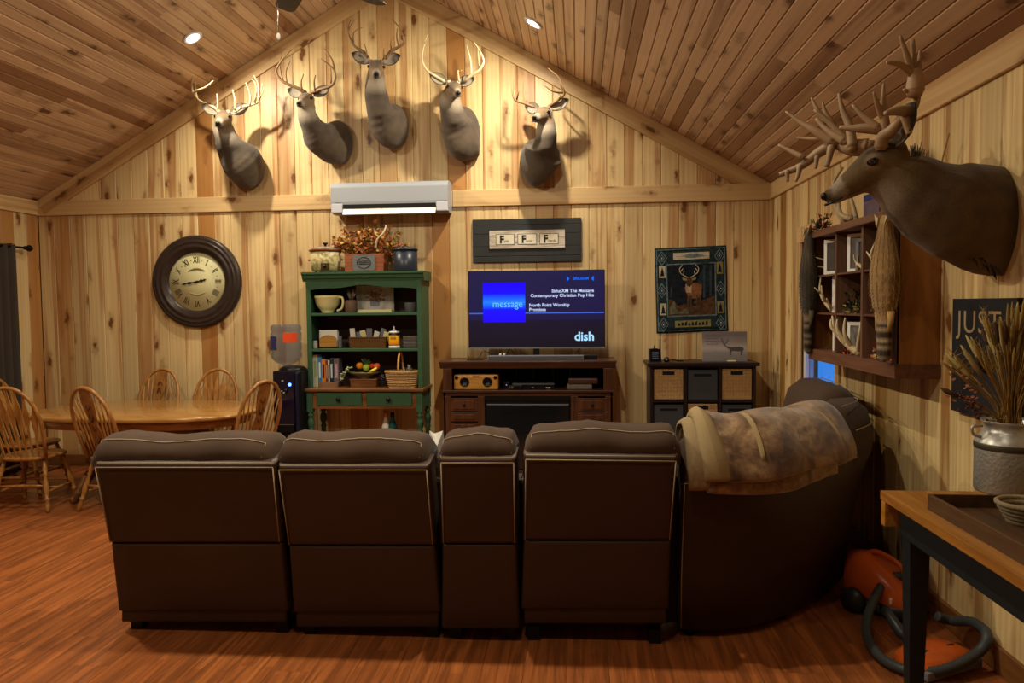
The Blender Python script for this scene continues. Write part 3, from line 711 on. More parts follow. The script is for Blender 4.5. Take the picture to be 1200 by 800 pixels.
# wooden speaker
M['bamboo'] = wood('bamboo_face', 'd09a48', 'a87430', .4, 1.2, 'x')
t_, w, h = onbox('bookshelf_speaker', 'honey wood speaker with two black cones on the console shelf', 'speaker', 531.5, 584, 437.5, 454.8, 7.02, .13, M['bamboo'], CZS, bev=.018)
for s in (-1, 1):
    MB().lathe([(.045, .0), (.045, .006), (.038, .008), (.03, -.004), (.012, -.008), (.001, -.002)], c=(s*w*.51, -.001, h*.52), seg=24, axis='y').build('speaker_cone', M['black'], t_)
    MB().lathe([(.017, .0), (.017, .005), (.001, .006)], c=(s*w*.87, -.001, h*.82), seg=16, axis='y').build('knob', M['iron'], t_)
MB().box((-.03, -.002, h*.86), (.03, 0, h*.92)).build('label_strip', M['hutch_top'], t_)
t_, w, h = onbox('game_controller', 'small dark gadget with a lamp on the shelf right of the wooden speaker', 'gadget', 590, 597, 447, 455, 7.1, .06, M['black'], CZS)
MB().box((-.004, -.003, h*.5), (.004, 0, h*.62)).build('lamp', emit('tiny_lamp', (.5, .6, 1), .8), t_)
t_, w, h = onbox('set_top_box', 'black receiver box in the middle of the console shelf', 'receiver', 600, 650, 447.5, 454.8, 7.06, .25, M['black'], CZS)
MB().box((-w*.98, -.003, h*.75), (w*.98, 0, h*.85)).build('trim_strip', M['grey'], t_); MB().ball((0, -.003, h*.25), .005, 6).build('lamp', M['paper'], t_)
for s in (-1, 1): MB().box((s*w*.8, -.003, h*.15), (s*w*.6, 0, h*.3)).build('badge', M['paper'], t_)
t_, w, h = onbox('disc_player', 'thin black disc player with chrome corner in front of the receiver', 'player', 597, 612, 449.5, 455, 7.0, .05, M['black'], CZS)
MB().box((-w, -.003, h*.3), (-w*.3, 0, h*.8)).build('display', M['chrome'], t_)
t_, w, h = onbox('folded_cloth', 'rumpled grey cloth on the right of the console shelf', 'cloth', 664, 694, 449.5, 455, 7.04, .16, plain('grey_cloth', '6e6358', .9, var=.4, scale=40), CZS, bev=.012)
t_2, w, h = onbox('leather_case', 'brown leather case lying on the grey cloth', 'case', 666, 701, 442, 449, 7.05, .16, plain('brown_leather', '4a2a20', .4, var=.2), t_.location.z+.047, bev=.015)
for i in range(9):
    x = -CW+.12+i*.18+.03*math.sin(i*3.1)
    cord('hanging_cord', 'thin pale wire hanging in the dark back of the console shelf', [(CX+x, 7.28, CZS+.18), (CX+x+.004, 7.28, CZS+.1), (CX+x-.003, 7.28, CZS+.02)], .003, M['grey'], 'wires inside the console shelf')
# ================================================================ cube organiser
def organiser():
    Y0 = 7.08; D_ = .39
    xa, xb = P(762, 440, Y0).x, P(886, 440, Y0).x; xc = (xa+xb)/2; w = (xb-xa)/2; zt = P(824, 424.5, Y0).z
    t_ = thing('cube_organiser', 'espresso six cube organiser by the right corner', 'shelf', (xc, Y0, 0))
    m_ = M['espresso']
    MB().box((-w-.03, -.03, zt-.035), (w+.03, D_, zt), bev=.008).build('top', m_, t_)
    zr = [zt-.05, P(824, 468, Y0).z, 0]; zr[2] = zr[1]-(zr[0]-zr[1])-.01
    th = .028; cw = (2*w-th*4)/3
    for i in range(4): x = -w+i*(cw+th); MB().box((x, 0, max(zr[2]-.03, 0)), (x+th, D_, zt-.035)).build('upright', m_, t_)
    MB().box((-w, .003, zr[0]), (w, D_, zt-.035)).build('top_rail', m_, t_)
    for z in (zr[1], zr[2]): MB().box((-w+.001, .005, z-.028), (w-.001, D_, z)).build('shelf', m_, t_)
    MB().box((-w, D_-.01, 0), (w, D_, zt-.04)).build('back_panel', m_, t_)
    MB().box((-w+.02, .03, 0), (w-.02, D_-.02, zr[2]-.03)).build('plinth', m_, t_)
    pos = ['left', 'middle', 'right']
    for r_ in range(2):
        zlo = zr[r_+1]; zhi = zr[r_]-(.0 if r_ == 0 else .03)
        for c in range(3):
            wick = (r_+c) % 2 == 0; x0 = -w+th+c*(cw+th)+.008; x1 = x0+cw-.016; bz = zhi-zlo-(.012 if wick else .02)
            b_ = thing('storage_bin', ('woven tan' if wick else 'charcoal fabric')+' bin in the %s %s cube of the organiser' % (('upper' if r_ == 0 else 'lower'), pos[c]), 'bin', (xc+(x0+x1)/2, Y0+.012, zlo), group='bins in the cube organiser')
            hw = (x1-x0)/2; sw = .055 if wick else .08; z_a, z_b = bz*(.80 if wick else .77), bz*(.92 if wick else .86); mt = M['wicker'] if wick else M['greybin']
            fr = MB(); e = .012
            for q in (((-hw, 0, 0), (hw, e, z_a)), ((-hw, 0, z_b), (hw, e, bz)), ((-hw, 0, z_a), (-sw, e, z_b)), ((sw, 0, z_a), (hw, e, z_b)), ((-hw, e, 0), (-hw+e, .32, bz)), ((hw-e, e, 0), (hw, .32, bz)), ((-hw+e, .31, 0), (hw-e, .32, bz)), ((-hw+e, e, 0), (hw-e, .31, .01))): fr.box(*q)
            fr.build('bin_body', mt, b_)
            MB().box((-sw, e*.4, z_a), (sw, e+.05, z_b)).build('hand_hole', M['slot'], b_)
            if wick: MB().box((-hw, -.006, bz-.016), (hw, .004, bz-.001), bev=.005).build('rim', mt, b_)
    return xc, Y0, zt
OX, OY, OZ = organiser()
# things on the organiser
x0, _ = xz(762, 420, 7.2); x1, _ = xz(775, 420, 7.2)
t_ = thing('scanner_radio', 'small black radio with a stub antenna on the organiser left end', 'radio', ((x0+x1)/2, 7.2, OZ), R(12)); w = (x1-x0)/2
b = MB(); b.prism([(-w, 0), (w*1.1, 0), (w*.9, .115), (w*.2, .125), (-w*1.05, .12)], 0, .06); b.build('casing', M['black'], t_)
MB().cyl((w*.95, .03, .06), (w*.98, .03, .215), .006, .004, 8).build('antenna', M['black'], t_)
MB().cyl((-w*.1, .03, .12), (-w*.1, .03, .15), .006, .006, 8).build('knob', M['black'], t_)
for i in range(4): MB().box((-w*.7, -.002, .03+i*.018), (w*.5, .0, .038+i*.018)).build('speaker_slot', M['grey'], t_)
t_ = thing('small_camera', 'small round black device lying beside the radio on the organiser', 'gadget', (P(781, 422, 7.18).x, 7.18, OZ))
MB().lathe([(.02, 0), (.026, .02), (.02, .04), (.001, .045)], seg=14).build('body', M['black'], t_); MB().lathe([(.012, .024), (.012, .032), (.001, .033)], c=(0, 0, .022), seg=12, axis='y').build('lens_cap', M['grey'], t_)
cord('power_cord', 'black cord lying on the organiser top beside the radio', [(t_.location.x+.02, 7.18, OZ+.01), (t_.location.x+.06, 7.17, OZ+.02), (t_.location.x+.12, 7.2, OZ+.006), (t_.location.x+.17, 7.26, OZ+.006)], .005, M['black'])
def deer_canvas():
    Y = 7.17; x0, z1 = xz(823.5, 388, Y); x1, z0 = xz(876, 423, Y); z1 = z1-z0+OZ; z0 = OZ
    t_ = thing('deer_picture', 'grey canvas print of a buck at dusk leaning on the organiser', 'picture', ((x0+x1)/2, Y, z0)); w = (x1-x0)/2; h = z1-z0; t_.rotation_euler = (R(-6), 0, 0)
    t = NT('misty_dusk_print', .7); sp = t.n('ShaderNodeSeparateXYZ'); t.l(t.obj(), sp.inputs[0]); v = t.obj((4, 1, 22))
    f_ = t.math('ADD', t.math('DIVIDE', sp.outputs[2], h), t.math('MULTIPLY', t.noise(v, 1.5, 4), .28))
    t.col(t.ramp(f_, [(.0, sr('6e6966')), (.42, sr('857d79')), (.58, sr('a79c95')), (.8, sr('857b77')), (1.1, sr('6c6364'))]))
    MB().box((-w, 0, 0), (w, .02, h), bev=.002).build('canvas', t.m, t_)
    dk = plain('deer_silhouette', '4a4646', .8, var=.1); b = MB()
    b.prism([(.0, .17), (.01, .145), (.05, .135), (.13, .138), (.165, .135), (.175, .115), (.16, .095), (.155, .06), (.145, .06), (.145, .095), (.08, .10), (.06, .095), (.055, .06), (.045, .06), (.045, .11), (.02, .13), (-.01, .155), (-.015, .165)], -.001, .0, 'xz')
    for s in (-1, 1):
        b.tube([(.0, -.001, .165), (s*.02, -.001, .18), (s*.03, -.001, .2), (s*.022, -.001, .222)], .0022, 5); b.tube([(s*.02, -.001, .18), (s*.01, -.001, .2)], .0018, 5)
    b.build('buck_figure', dk, t_)
    me = MB(); ln = plain('faint_lettering', '565050', .8, var=0, bump=0)
    for i, (s, wd) in enumerate((('BLESSED', .14), ('are the', .1), ('quiet', .1), ('waters', .1))):
        pass
    for i in range(4):
        for k in range(3 if i % 2 else 4):
            x = -w+.03+k*.036+.008*(i % 2); z = h-.04-i*.026
            b = MB().tube([(x, -.001, z), (x+.01, -.001, z+.006), (x+.02, -.001, z-.003), (x+.03, -.001, z+.003)], .0014, 4); b.build('script_line', ln, t_)
    MB().box((.02, -.012, 0), (.1, .0, .012), bev=.002).build('ledge', M['cream'], t_)
deer_canvas()
# ================================================================ green hutch
def hutch():
    Yt = 7.12; Yd = 7.02
    def X(px, Y): return P(px, 450, Y).x
    xl, xr = X(361, Yt), X(495.5, Yt); zc = P(430, 318, Yt).z; zd = P(430, 455.5, Yd).z
    xc = (xl+xr)/2; w = (xr-xl)/2
    t_ = thing('hutch', 'green painted hutch with open shelves and a brown desk top', 'hutch', (xc, Yt, 0)); G, Gd, I = M['green'], M['green_d'], M['hutch_in']
    D_ = YB-Yt-.02
    z_cr = P(430, 329, Yt).z
    b = MB(); b.prism([(.02, z_cr), (-.0, z_cr), (-.008, z_cr+.02), (-.022, z_cr+.03), (-.026, z_cr+.055), (-.045, z_cr+.07), (-.045, zc-z_cr+z_cr), (.02, zc)], -w-.03, w+.03, 'yz'); b.build('crown_moulding', G, t_)
    MB().box((-w-.028, .0, z_cr), (w+.028, D_, zc)).build('top_board', G, t_)
    # arched valance
    n = 24; top = z_cr+.002; zb = P(430, 338, Yt).z; pl = [(-w, top), (-w, zb-.01)]
    for i in range(n+1):
        u = -1+2*i/n; x = u*(w-.05); a = abs(u)
        zz = zb-.008+.045*(1-a**2)*(.75+.25*math.cos(a*PI*2.0)); pl.append((x, min(zz, top-.02)))
    pl += [(w, zb-.01), (w, top)]
    MB().prism(pl, .002, .02).build('valance', G, t_)
    st = .045
    for s in (-1, 1):
        MB().box((s*w, 0, zd), (s*(w-st), .02, z_cr), bev=.003).build('stile', G, t_)
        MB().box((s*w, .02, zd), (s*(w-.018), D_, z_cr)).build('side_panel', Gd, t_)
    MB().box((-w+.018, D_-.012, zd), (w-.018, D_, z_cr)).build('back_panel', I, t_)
    sh = []
    for py in (366.3, 408.5):
        z = P(430, py, Yt).z; sh.append(z)
        MB().box((-w+.018, .004, z-.026), (w-.018, D_-.012, z), bev=.003).build('shelf', G, t_)
    # desk
    yd = Yd-Yt; xl2, xr2 = X(356, Yd)-xc, X(496, Yd)-xc
    MB().box((xl2, yd-.0, zd-.028), (xr2, D_, zd), bev=.006).build('desk_top', M['hutch_top'], t_)
    za = P(430, 479.5, Yd).z; lx = (xl2+.045, xr2-.045)
    for x in lx:
        for y in (yd+.05, D_-.05):
            lg = MB(); r = .03
            lg.box((x-r, y-r, za-.03), (x+r, y+r, zd-.028), bev=.003)
            pr = [(.028, za-.03), (.02, za-.045), (.031, za-.06), (.031, za-.068), (.018, za-.08), (.03, za-.11), (.035, za-.14), (.03, za-.17), (.018, za-.20), (.03, za-.215), (.03, za-.225), (.022, za-.24), (.027, za-.40), (.016, .12), (.028, .10), (.03, .05), (.02, 0)]
            lg.lathe([(a_, z) for a_, z in pr], c=(x, y, 0), seg=16); lg.build('leg', G, t_)
    y0 = yd+.03
    MB().box((lx[0]+.03, D_-.07, za-.0), (lx[1]-.03, D_-.05, zd-.028)).build('back_apron', M['hutch_top'], t_)
    for x in lx: MB().box((x-.02, yd+.08, za), (x+.02, D_-.08, zd-.028)).build('side_apron', G, t_)
    MB().box((lx[0]+.03, y0, za), (lx[1]-.03, y0+.02, za+.03)).build('lower_rail', M['hutch_top'], t_)
    cx = (lx[0]+lx[1])/2+.0
    for x in (lx[0]+.05, cx, lx[1]-.05): MB().box((x-.02, y0, za+.03), (x+.02, y0+.02, zd-.028)).build('stile', M['hutch_top'], t_)
    for x0, x1 in ((lx[0]+.07, cx-.02), (cx+.02, lx[1]-.07)):
        d = MB().box((x0+.003, y0-.012, za+.033), (x1-.003, y0+.2, zd-.035), bev=.006).build('drawer', G, t_)
        MB().lathe([(.008, .0), (.009, .016), (.02, .024), (.022, .032), (.016, .04), (.001, .043)], c=((x0+x1)/2, y0-.012, (za+zd)/2), seg=14, axis='y').build('knob', M['iron'], d)
    return xc, w, zc, sh, zd, Yt
HX, HW, HT, HS, HD, HY = hutch()
def at_x(px, Y, py=400): return P(px, py, Y).x
# slow cooker
def slow_cooker():
    Y = 7.27; x0, x1 = at_x(364, Y, 300), at_x(399, Y, 300); r = (x1-x0)/2
    t_ = thing('slow_cooker', 'cream slow cooker with brown rim and glass lid on the hutch top', 'slow cooker', ((x0+x1)/2, Y, HT)); h = P(380, 294, Y).z-HT
    t = NT('patterned_cream_enamel', .35); c = t.mix(t.ramp(t.noise(t.obj(), 34, 3), [(.5, 0.0), (.6, .8)]), sr('c8b888'), sr('8a8450')); t.col(c)
    MB().lathe([(r*.80, .015), (r*.9, .02), (r*.97, h*.5), (r*.97, h*.92), (r*.9, h*.95)], seg=32).build('body', t.m, t_)
    br = plain('brown_glaze', '6e3820', .25, var=.15)
    MB().lathe([(r*.9, h*.93), (r*1.04, h*.96), (r*1.07, h*1.03), (r*1.0, h*1.05), (r*.85, h*1.0)], seg=32).build('crock_rim', br, t_)
    t = NT('lid_glass', .1, .5); t.col(sr('b0a290')); t.b.inputs['Transmission Weight'].default_value = .5
    MB().lathe([(r*.95, h*1.04), (r*.8, h*1.12), (r*.4, h*1.2), (r*.1, h*1.22)], seg=32).build('lid', t.m, t_)
    MB().lathe([(r*.1, h*1.2), (r*.08, h*1.28), (r*.17, h*1.33), (r*.17, h*1.37), (.001, h*1.39)], seg=16).build('lid_knob', M['black'], t_)
    for s in (-1, 1): MB().box((s*r*.95, -.02, h*.55), (s*r*1.14, .02, h*.63), bev=.006).build('side_handle', br, t_)
    MB().box((-.0, -r*1.0, h*.12), (.08, -r*.85, h*.42), bev=.006).build('control_panel', plain('dark_gold', '4a3a18', .35, .4), t_)
    MB().lathe([(.016, 0), (.014, .02), (.001, .021)], c=(.04, -r*.99, h*.26), seg=12, axis='y').build('dial_knob', M['black'], t_)
    for k in range(4): a = PI/4+k*PI/2; MB().cyl((r*.7*math.cos(a), r*.7*math.sin(a), 0), (r*.7*math.cos(a), r*.7*math.sin(a), .02), .012, .014, 8).build('foot', M['black'], t_)
slow_cooker()
# arrangement in wooden box
def autumn_box():
    Y = 7.2; x0, x1 = at_x(404, Y, 310), at_x(449.5, Y, 310); xc = (x0+x1)/2; w = (x1-x0)/2; h = P(427, 297, Y).z-HT
    t_ = thing('flower_box', 'rust wooden box of autumn leaves with an oval grey plaque on the hutch top', 'arrangement', (xc, Y, HT))
    wd = wood('rust_wood', 'a05a34', '6e3618', .5, 1, 'x')
    for i in range(2): MB().box((-w, -.0, i*h/2+.001), (w, .012, (i+1)*h/2-.001), bev=.002).build('board', wd, t_)
    for s in (-1, 1): MB().box((s*w, .012, 0), (s*(w-.012), .18, h)).build('end_board', wd, t_)
    MB().box((-w, .168, 0), (w, .18, h)).build('back_board', wd, t_)
    MB().box((-w+.012, .012, h*.5), (w-.012, .168, h*.8)).build('moss', plain('moss', '4a3a1c', .9, var=.4), t_)
    pw, ph = w*.58, h*.42; pl = [(-pw, -ph*.7), (-pw*.9, -ph), (pw*.9, -ph), (pw, -ph*.7), (pw, ph*.7), (pw*.9, ph), (-pw*.9, ph), (-pw, ph*.7)]
    b = MB(); b.prism([(x, z+h*.5) for x, z in pl], -.008, 0); pq = b.build('plaque', plain('pewter', '6c6f70', .5, .5, var=.15), t_)
    b = MB(); b.lathe([(pw*.62, .008), (pw*.62, .012), (pw*.56, .012), (pw*.56, .008)], c=(0, 0, h*.5), seg=28, axis='y', sy=.8, cap=False); b.build('wreath', M['iron'], t_)
    text('plaque_text', 'HOME', .036, M['iron'], t_, (xc, Y-.0095, HT+h*.5), align='CENTER', bold=.001) if False else None
    for i in range(3): MB().tube([(-.05+.0*i, -.009, h*.5+.014-.014*i), (0, -.0095, h*.5+.017-.014*i), (.05, -.009, h*.5+.014-.014*i)], .003, 5).build('script_line', M['iron'], t_)
    random.seed(11); cols = ['c08a34', 'a85a34', 'c49a4c', '94482c', '7a6a30', 'b07a58', '8a5a2c']
    mats = [plain('leaf_'+n_, c, .7, var=.25, scale=50) for n_, c in zip(('gold', 'rust', 'ochre', 'red', 'olive', 'rose', 'brown'), cols)]
    stems = MB(); leafs = [MB() for _ in mats]
    for k in range(120):
        a = random.uniform(-1.25, 1.25); L = random.uniform(.16, .42)*(1-.15*abs(a)); yy = random.uniform(-.09, .10); bx = random.uniform(-w*.8, w*.8)
        p0 = Vector((bx, .09, h*.7)); tip = p0+Vector((math.sin(a)*L*.95+.3*bx, yy, math.cos(a)*L*.9))
        mid = (p0+tip)/2+Vector((0, 0, .03)); pts = smooth_pts([p0, mid, tip], 4); stems.tube(pts, .0022, 4)
        for j in range(2, len(pts)):
            for q in range(3):
                d = Vector((random.uniform(-1, 1), random.uniform(-1, .6), random.uniform(-.6, 1))).normalized(); nn = d.orthogonal().normalized(); nn.rotate(Matrix.Rotation(random.uniform(0, 6.3), 3, d)); l_ = random.uniform(.026, .05); wd_ = l_*.42
                c = pts[j]; leafs[random.randrange(len(mats))].add([c, c+d*l_*.5+nn*wd_, c+d*l_+d.cross(nn)*.005, c+d*l_*.5-nn*wd_], [(0, 1, 2), (0, 2, 3)])
    tag(stems.build('twigs', mats[6], t_), kind='stuff')
    for b, m_ in zip(leafs, mats): tag(b.build('leaves', m_, t_), kind='stuff')
    # antler in it
    b = MB(); o = Vector((xc, Y, HT))
    pts = [P(440, 291, Y-.02)-o, P(442, 281, Y-.05)-o, P(449, 273, Y-.06)-o, P(452, 266, Y-.05)-o, P(451.5, 263.5, Y-.05)-o]; b.tube(smooth_pts(pts, 4), [.011, .011, .011, .01, .01, .01, .01, .01, .009, .009, .008, .008, .007, .006, .005, .004, .003], 7)
    b.tube(smooth_pts([P(444, 278, Y-.05)-o, P(440, 274, Y-.07)-o, P(439, 269, Y-.07)-o], 3), [.008, .008, .007, .006, .005, .003, .002], 6); b.build('shed_antler', plain('pale_antler', 'cbb995', .4, var=.15), t_)
autumn_box()
Y = 7.22; x0, x1 = at_x(461.5, Y, 300), at_x(489, Y, 300); r = (x1-x0)/2; h = P(475, 293.5, Y).z-HT
t_ = thing('canister', 'slate blue lidded canister at the right of the hutch top', 'canister', ((x0+x1)/2, Y, HT)); m_ = plain('slate_enamel', '2b2f3a', .35, .2, var=.1)
MB().lathe([(r*.97, 0), (r, .01), (r*.98, h)], seg=32).build('body', m_, t_); MB().lathe([(r*1.05, h), (r*1.06, h+.014), (r*.9, h+.022), (.001, h+.026)], seg=32).build('lid', m_, t_)
MB().tube(smooth_pts([(-.03, 0, h+.02), (-.02, 0, h+.045), (.02, 0, h+.045), (.03, 0, h+.02)], 4), .005, 6).build('lid_handle', m_, t_)
# upper shelf
def jar(name, label, cat, px0, px1, pyt, Y, zb, prof, mat, lid=None, group=None, seg=24):
    x0, x1 = at_x(px0, Y, 380), at_x(px1, Y, 380); r = (x1-x0)/2; h = P((px0+px1)/2, pyt, Y).z-zb
    t_ = thing(name, label, cat, ((x0+x1)/2, Y, zb), group=group); MB().lathe([(a*r, b*h) for a, b in prof], seg=seg).build('body', mat, t_)
    if lid: MB().lathe([(a*r, b*h) for a, b in lid[0]], seg=seg).build('lid', lid[1], t_)
    return t_, r, h
t_, r, h = jar('batter_bowl', 'big pale yellow handled bowl on the hutch upper shelf', 'bowl', 369.5, 399.5, 346.3, 7.27, HS[0], [(.42, 0), (.46, .03), (.44, .08), (.62, .22), (.86, .5), (.97, .85), (1.0, .88), (1.0, .97), (.96, 1.0), (.92, .95), (.8, .5), (.5, .2), (.01, .15)], M['cream'])
MB().tube(smooth_pts([(r*.9, -.02, h*.9), (r*1.2, -.03, h*.88), (r*1.28, -.03, h*.6), (r*1.15, -.03, h*.25), (r*.8, -.03, h*.12)], 5), .012, 8).build('handle', M['cream'], t_)
t_, r, h = jar('pine_cone_jar', 'speckled pottery jar full of dried twigs beside the yellow bowl', 'jar', 405, 419, 348, 7.24, HS[0], [(.85, 0), (1, .1), (1, .7), (.8, .8), (.7, .82)], plain('speckled_pottery', '6a5240', .6, var=.6, scale=90))
random.seed(2); b = MB()
for k in range(26): a = random.uniform(0, 6.3); rr = random.uniform(.2, 1)*r; b.tube([(rr*.3*math.cos(a), rr*.3*math.sin(a), h*.8), (rr*.9*math.cos(a), rr*.9*math.sin(a), h*1.2+random.random()*h*.4)], .003, 4)
tag(b.build('twigs', plain('grey_twigs', '7a6a58', .8, var=.4), t_), kind='stuff')
def canvas_fall():
    Y = 7.36; x0, z1 = xz(417, 334.5, Y); x1 = at_x(461.5, Y, 350); z0 = HS[0]
    t_ = thing('flower_print', 'white print of brown autumn flowers leaning on the hutch upper shelf', 'picture', ((x0+x1)/2, Y, z0)); w = (x1-x0)/2; h = z1-z0
    t = NT('whitewashed_board', .7); t.col(t.mix(t.ramp(t.noise(t.obj((6, 1, 2)), 3, 3), [(.3, 0.0), (.7, 1.0)]), sr('b9b2a8'), sr('8f8a84')))
    MB().box((-w, 0, 0), (w, .02, h), bev=.002).build('board', t.m, t_)
    random.seed(4); cs = [plain('petal_'+k, c, .8, var=.2) for k, c in (('brown', '6e4a30'), ('tan', '9a7650'), ('rust', '7c4426'))]; bs = [MB() for _ in cs]
    for k in range(70):
        a = random.uniform(0, 6.3); rr = abs(random.gauss(0, .055)); cx, cz = rr*math.cos(a)+.0, h*.62+rr*math.sin(a)*.75; s = random.uniform(.006, .014)
        n_ = [(cx+s*math.cos(2*PI*i/6), cz+s*math.sin(2*PI*i/6)) for i in range(6)]; bs[k % 3].prism(n_, -.003-.0001*k, 0)
    for b, m_ in zip(bs, cs): tag(b.build('painted_petals', m_, t_), kind='stuff')
    MB().prism([(-.045, .06), (.045, .06), (.055, .14), (-.055, .14)], -.002, 0).build('painted_vase', plain('painted_grey', '6c7074', .8), t_)
    MB().box((-w-.06, -.1, .0), (w, -.02, .028), bev=.002).build('ledge_board', M['cream'], t_)
canvas_fall()
jar('tin_mug', 'small grey tin cup at the right of the hutch upper shelf', 'cup', 474.5, 488, 354.5, 7.26, HS[0], [(.8, 0), (.95, .05), (1, .95), (1.03, 1), (.95, 1), (.9, .2), (.01, .15)], plain('dull_tin', '6f7274', .4, .3))
# middle shelf
jar('spice_jar', 'little white capped jar at the left end of the hutch middle shelf', 'jar', 366.5, 371.5, 399, 7.24, HS[1], [(.9, 0), (1, .05), (1, .7), (.8, .78)], M['paper'], ([(.9, .78), (.92, 1), (.01, 1)], M['white']))
Y = 7.26; x0, x1 = at_x(373.5, Y, 390), at_x(395, Y, 390); w = (x1-x0)/2
t_ = thing('napkin_holder', 'arched wooden napkin holder full of white napkins', 'napkin holder', ((x0+x1)/2, Y, HS[1])); h = P(385, 386.5, Y).z-HS[1]
wd = M['bamboo']; pl = [(-w*.92, 0), (w*.92, 0), (w*.92, h*.45)]+[(w*.92*math.cos(a), h*.45+h*.27*math.sin(a)) for a in [PI*i/12 for i in range(1, 12)]]+[(-w*.92, h*.45)]
MB().prism(pl, -.005, .008).build('front_board', wd, t_); MB().prism(pl, .062, .075).build('rear_board', wd, t_); MB().box((-w*.92, -.005, 0), (w*.92, .075, .012)).build('base', wd, t_)
for i in range(5): MB().box((-w+.002*i, .01+.01*i, .012), (w, .018+.01*i, h-.004*i), bev=.003).build('napkin', M['paper'], t_)
jar('glass_shaker', 'small smoky glass jar right of the napkin holder', 'jar', 396, 400.5, 393.5, 7.22, HS[1], [(.8, 0), (1, .1), (.9, .7), (.9, 1), (.01, 1)], M['grey'])
def basket_box(name, label, px0, px1, pyt, Y, zb, d):
    x0, x1 = at_x(px0, Y, 400), at_x(px1, Y, 400); w = (x1-x0)/2; h = P((px0+px1)/2, pyt, Y).z-zb; t_ = thing(name, label, 'basket', ((x0+x1)/2, Y, zb))
    b = MB(); b.prism([(-w*.95, 0), (w*.95, 0), (w, h), (-w, h)], 0, .012); b.prism([(-w*.95, 0), (w*.95, 0), (w, h), (-w, h)], d-.012, d)
    for s in (-1, 1): b.prism([(s*w*.95, 0), (s*w, h), (s*(w-.012), h), (s*(w*.95-.012), 0)], 0.012, d-.012)
    b.box((-w*.93, .01, 0), (w*.93, d-.01, .012)); b.build('woven_body', M['wicker_d'], t_)
    MB().tube([(-w, 0, h), (w, 0, h), (w, d, h), (-w, d, h)], .008, 6, closed=True).build('rim', M['wicker_d'], t_); return t_, w, h
t_, w, h = basket_box('snack_basket', 'brown woven basket of paper packets on the hutch middle shelf', 409, 452.5, 395.5, 7.2, HS[1], .2)
random.seed(6); L0 = t_.location.copy()
for k in range(7):
    x = -w*.85+k*w*.28; hh = random.uniform(.05, .10); m_ = [M['paper'], plain('blue_grey_paper', '6f747c', .7), M['cream'], M['grey']][k % 4]
    o = MB().box((-.028, -.004, 0), (.028, .004, hh+.05), bev=.002).build('packet', m_); tag(o, ('white', 'blue grey', 'cream', 'dark grey')[k % 4]+' packet, '+('leftmost', 'second from the left', 'third from the left', 'middle', 'third from the right', 'second from the right', 'rightmost')[min(k, 6)]+' in the woven snack basket', 'packet', 'packets in the snack basket')
    o.location = L0+Vector((x, .06+.02*(k % 3), h*.55)); o.rotation_euler = (R(random.uniform(-12, 12)), R(random.uniform(-28, 28)), R(random.uniform(-30, 30)))
t_, r, h = jar('coffee_creamer', 'dark jar with orange yellow label and white lid on the hutch middle shelf', 'jar', 455.5, 468, 388, 7.2, HS[1], [(.9, 0), (1, .04), (1, .9), (.93, .93)], M['black'], ([(1.0, .9), (1.02, 1.0), (.4, 1.02), (.3, 1.1), (.14, 1.14), (.1, 1.3), (.01, 1.31)], M['white']))
t = NT('orange_yellow_label', .5); sp = t.n('ShaderNodeSeparateXYZ'); t.l(t.obj(), sp.inputs[0]); t.col(t.ramp(t.math('DIVIDE', sp.outputs[2], h), [(.18, sr('e0661a')), (.4, sr('eaa51c')), (.9, sr('e8b81e'))]))
MB().lathe([(r*1.01, h*.2), (r*1.025, h*.22), (r*1.025, h*.74), (r*1.01, h*.76)], seg=28, cap=False).build('label', t.m, t_)
MB().lathe([(r*1.01, h*.02), (r*1.03, h*.03), (r*1.03, h*.15), (r*1.01, h*.16)], seg=28, cap=False).build('foot_band', M['paper'], t_)
for i in range(2): MB().box((-r*.5, -r*1.035, h*(.55+.09*i)), (r*.55, -r*.98, h*(.59+.09*i))).build('label_line', M['hutch_top'], t_)
Y = 7.24; x0, x1 = at_x(471.5, Y, 390), at_x(490.5, Y, 390)
t = NT('clear_plastic', .15, .4); t.col(sr('8a7f78')); t.b.inputs['Transmission Weight'].default_value = .55; M['clear'] = t.m
t_ = thing('food_container', 'clear plastic tub stack at the right of the hutch middle shelf', 'container', ((x0+x1)/2, Y, HS[1])); w = (x1-x0)/2; h = P(480, 393.5, Y).z-HS[1]
MB().box((-w, 0, 0), (w, .15, h*.5), bev=.01).build('lower_tub', M['clear'], t_); MB().box((-w*1.03, -.004, h*.5), (w*1.03, .154, h*.58), bev=.003).build('rim', M['clear'], t_); MB().box((-w, 0, h*.58), (w, .15, h), bev=.01).build('upper_tub', M['clear'], t_)
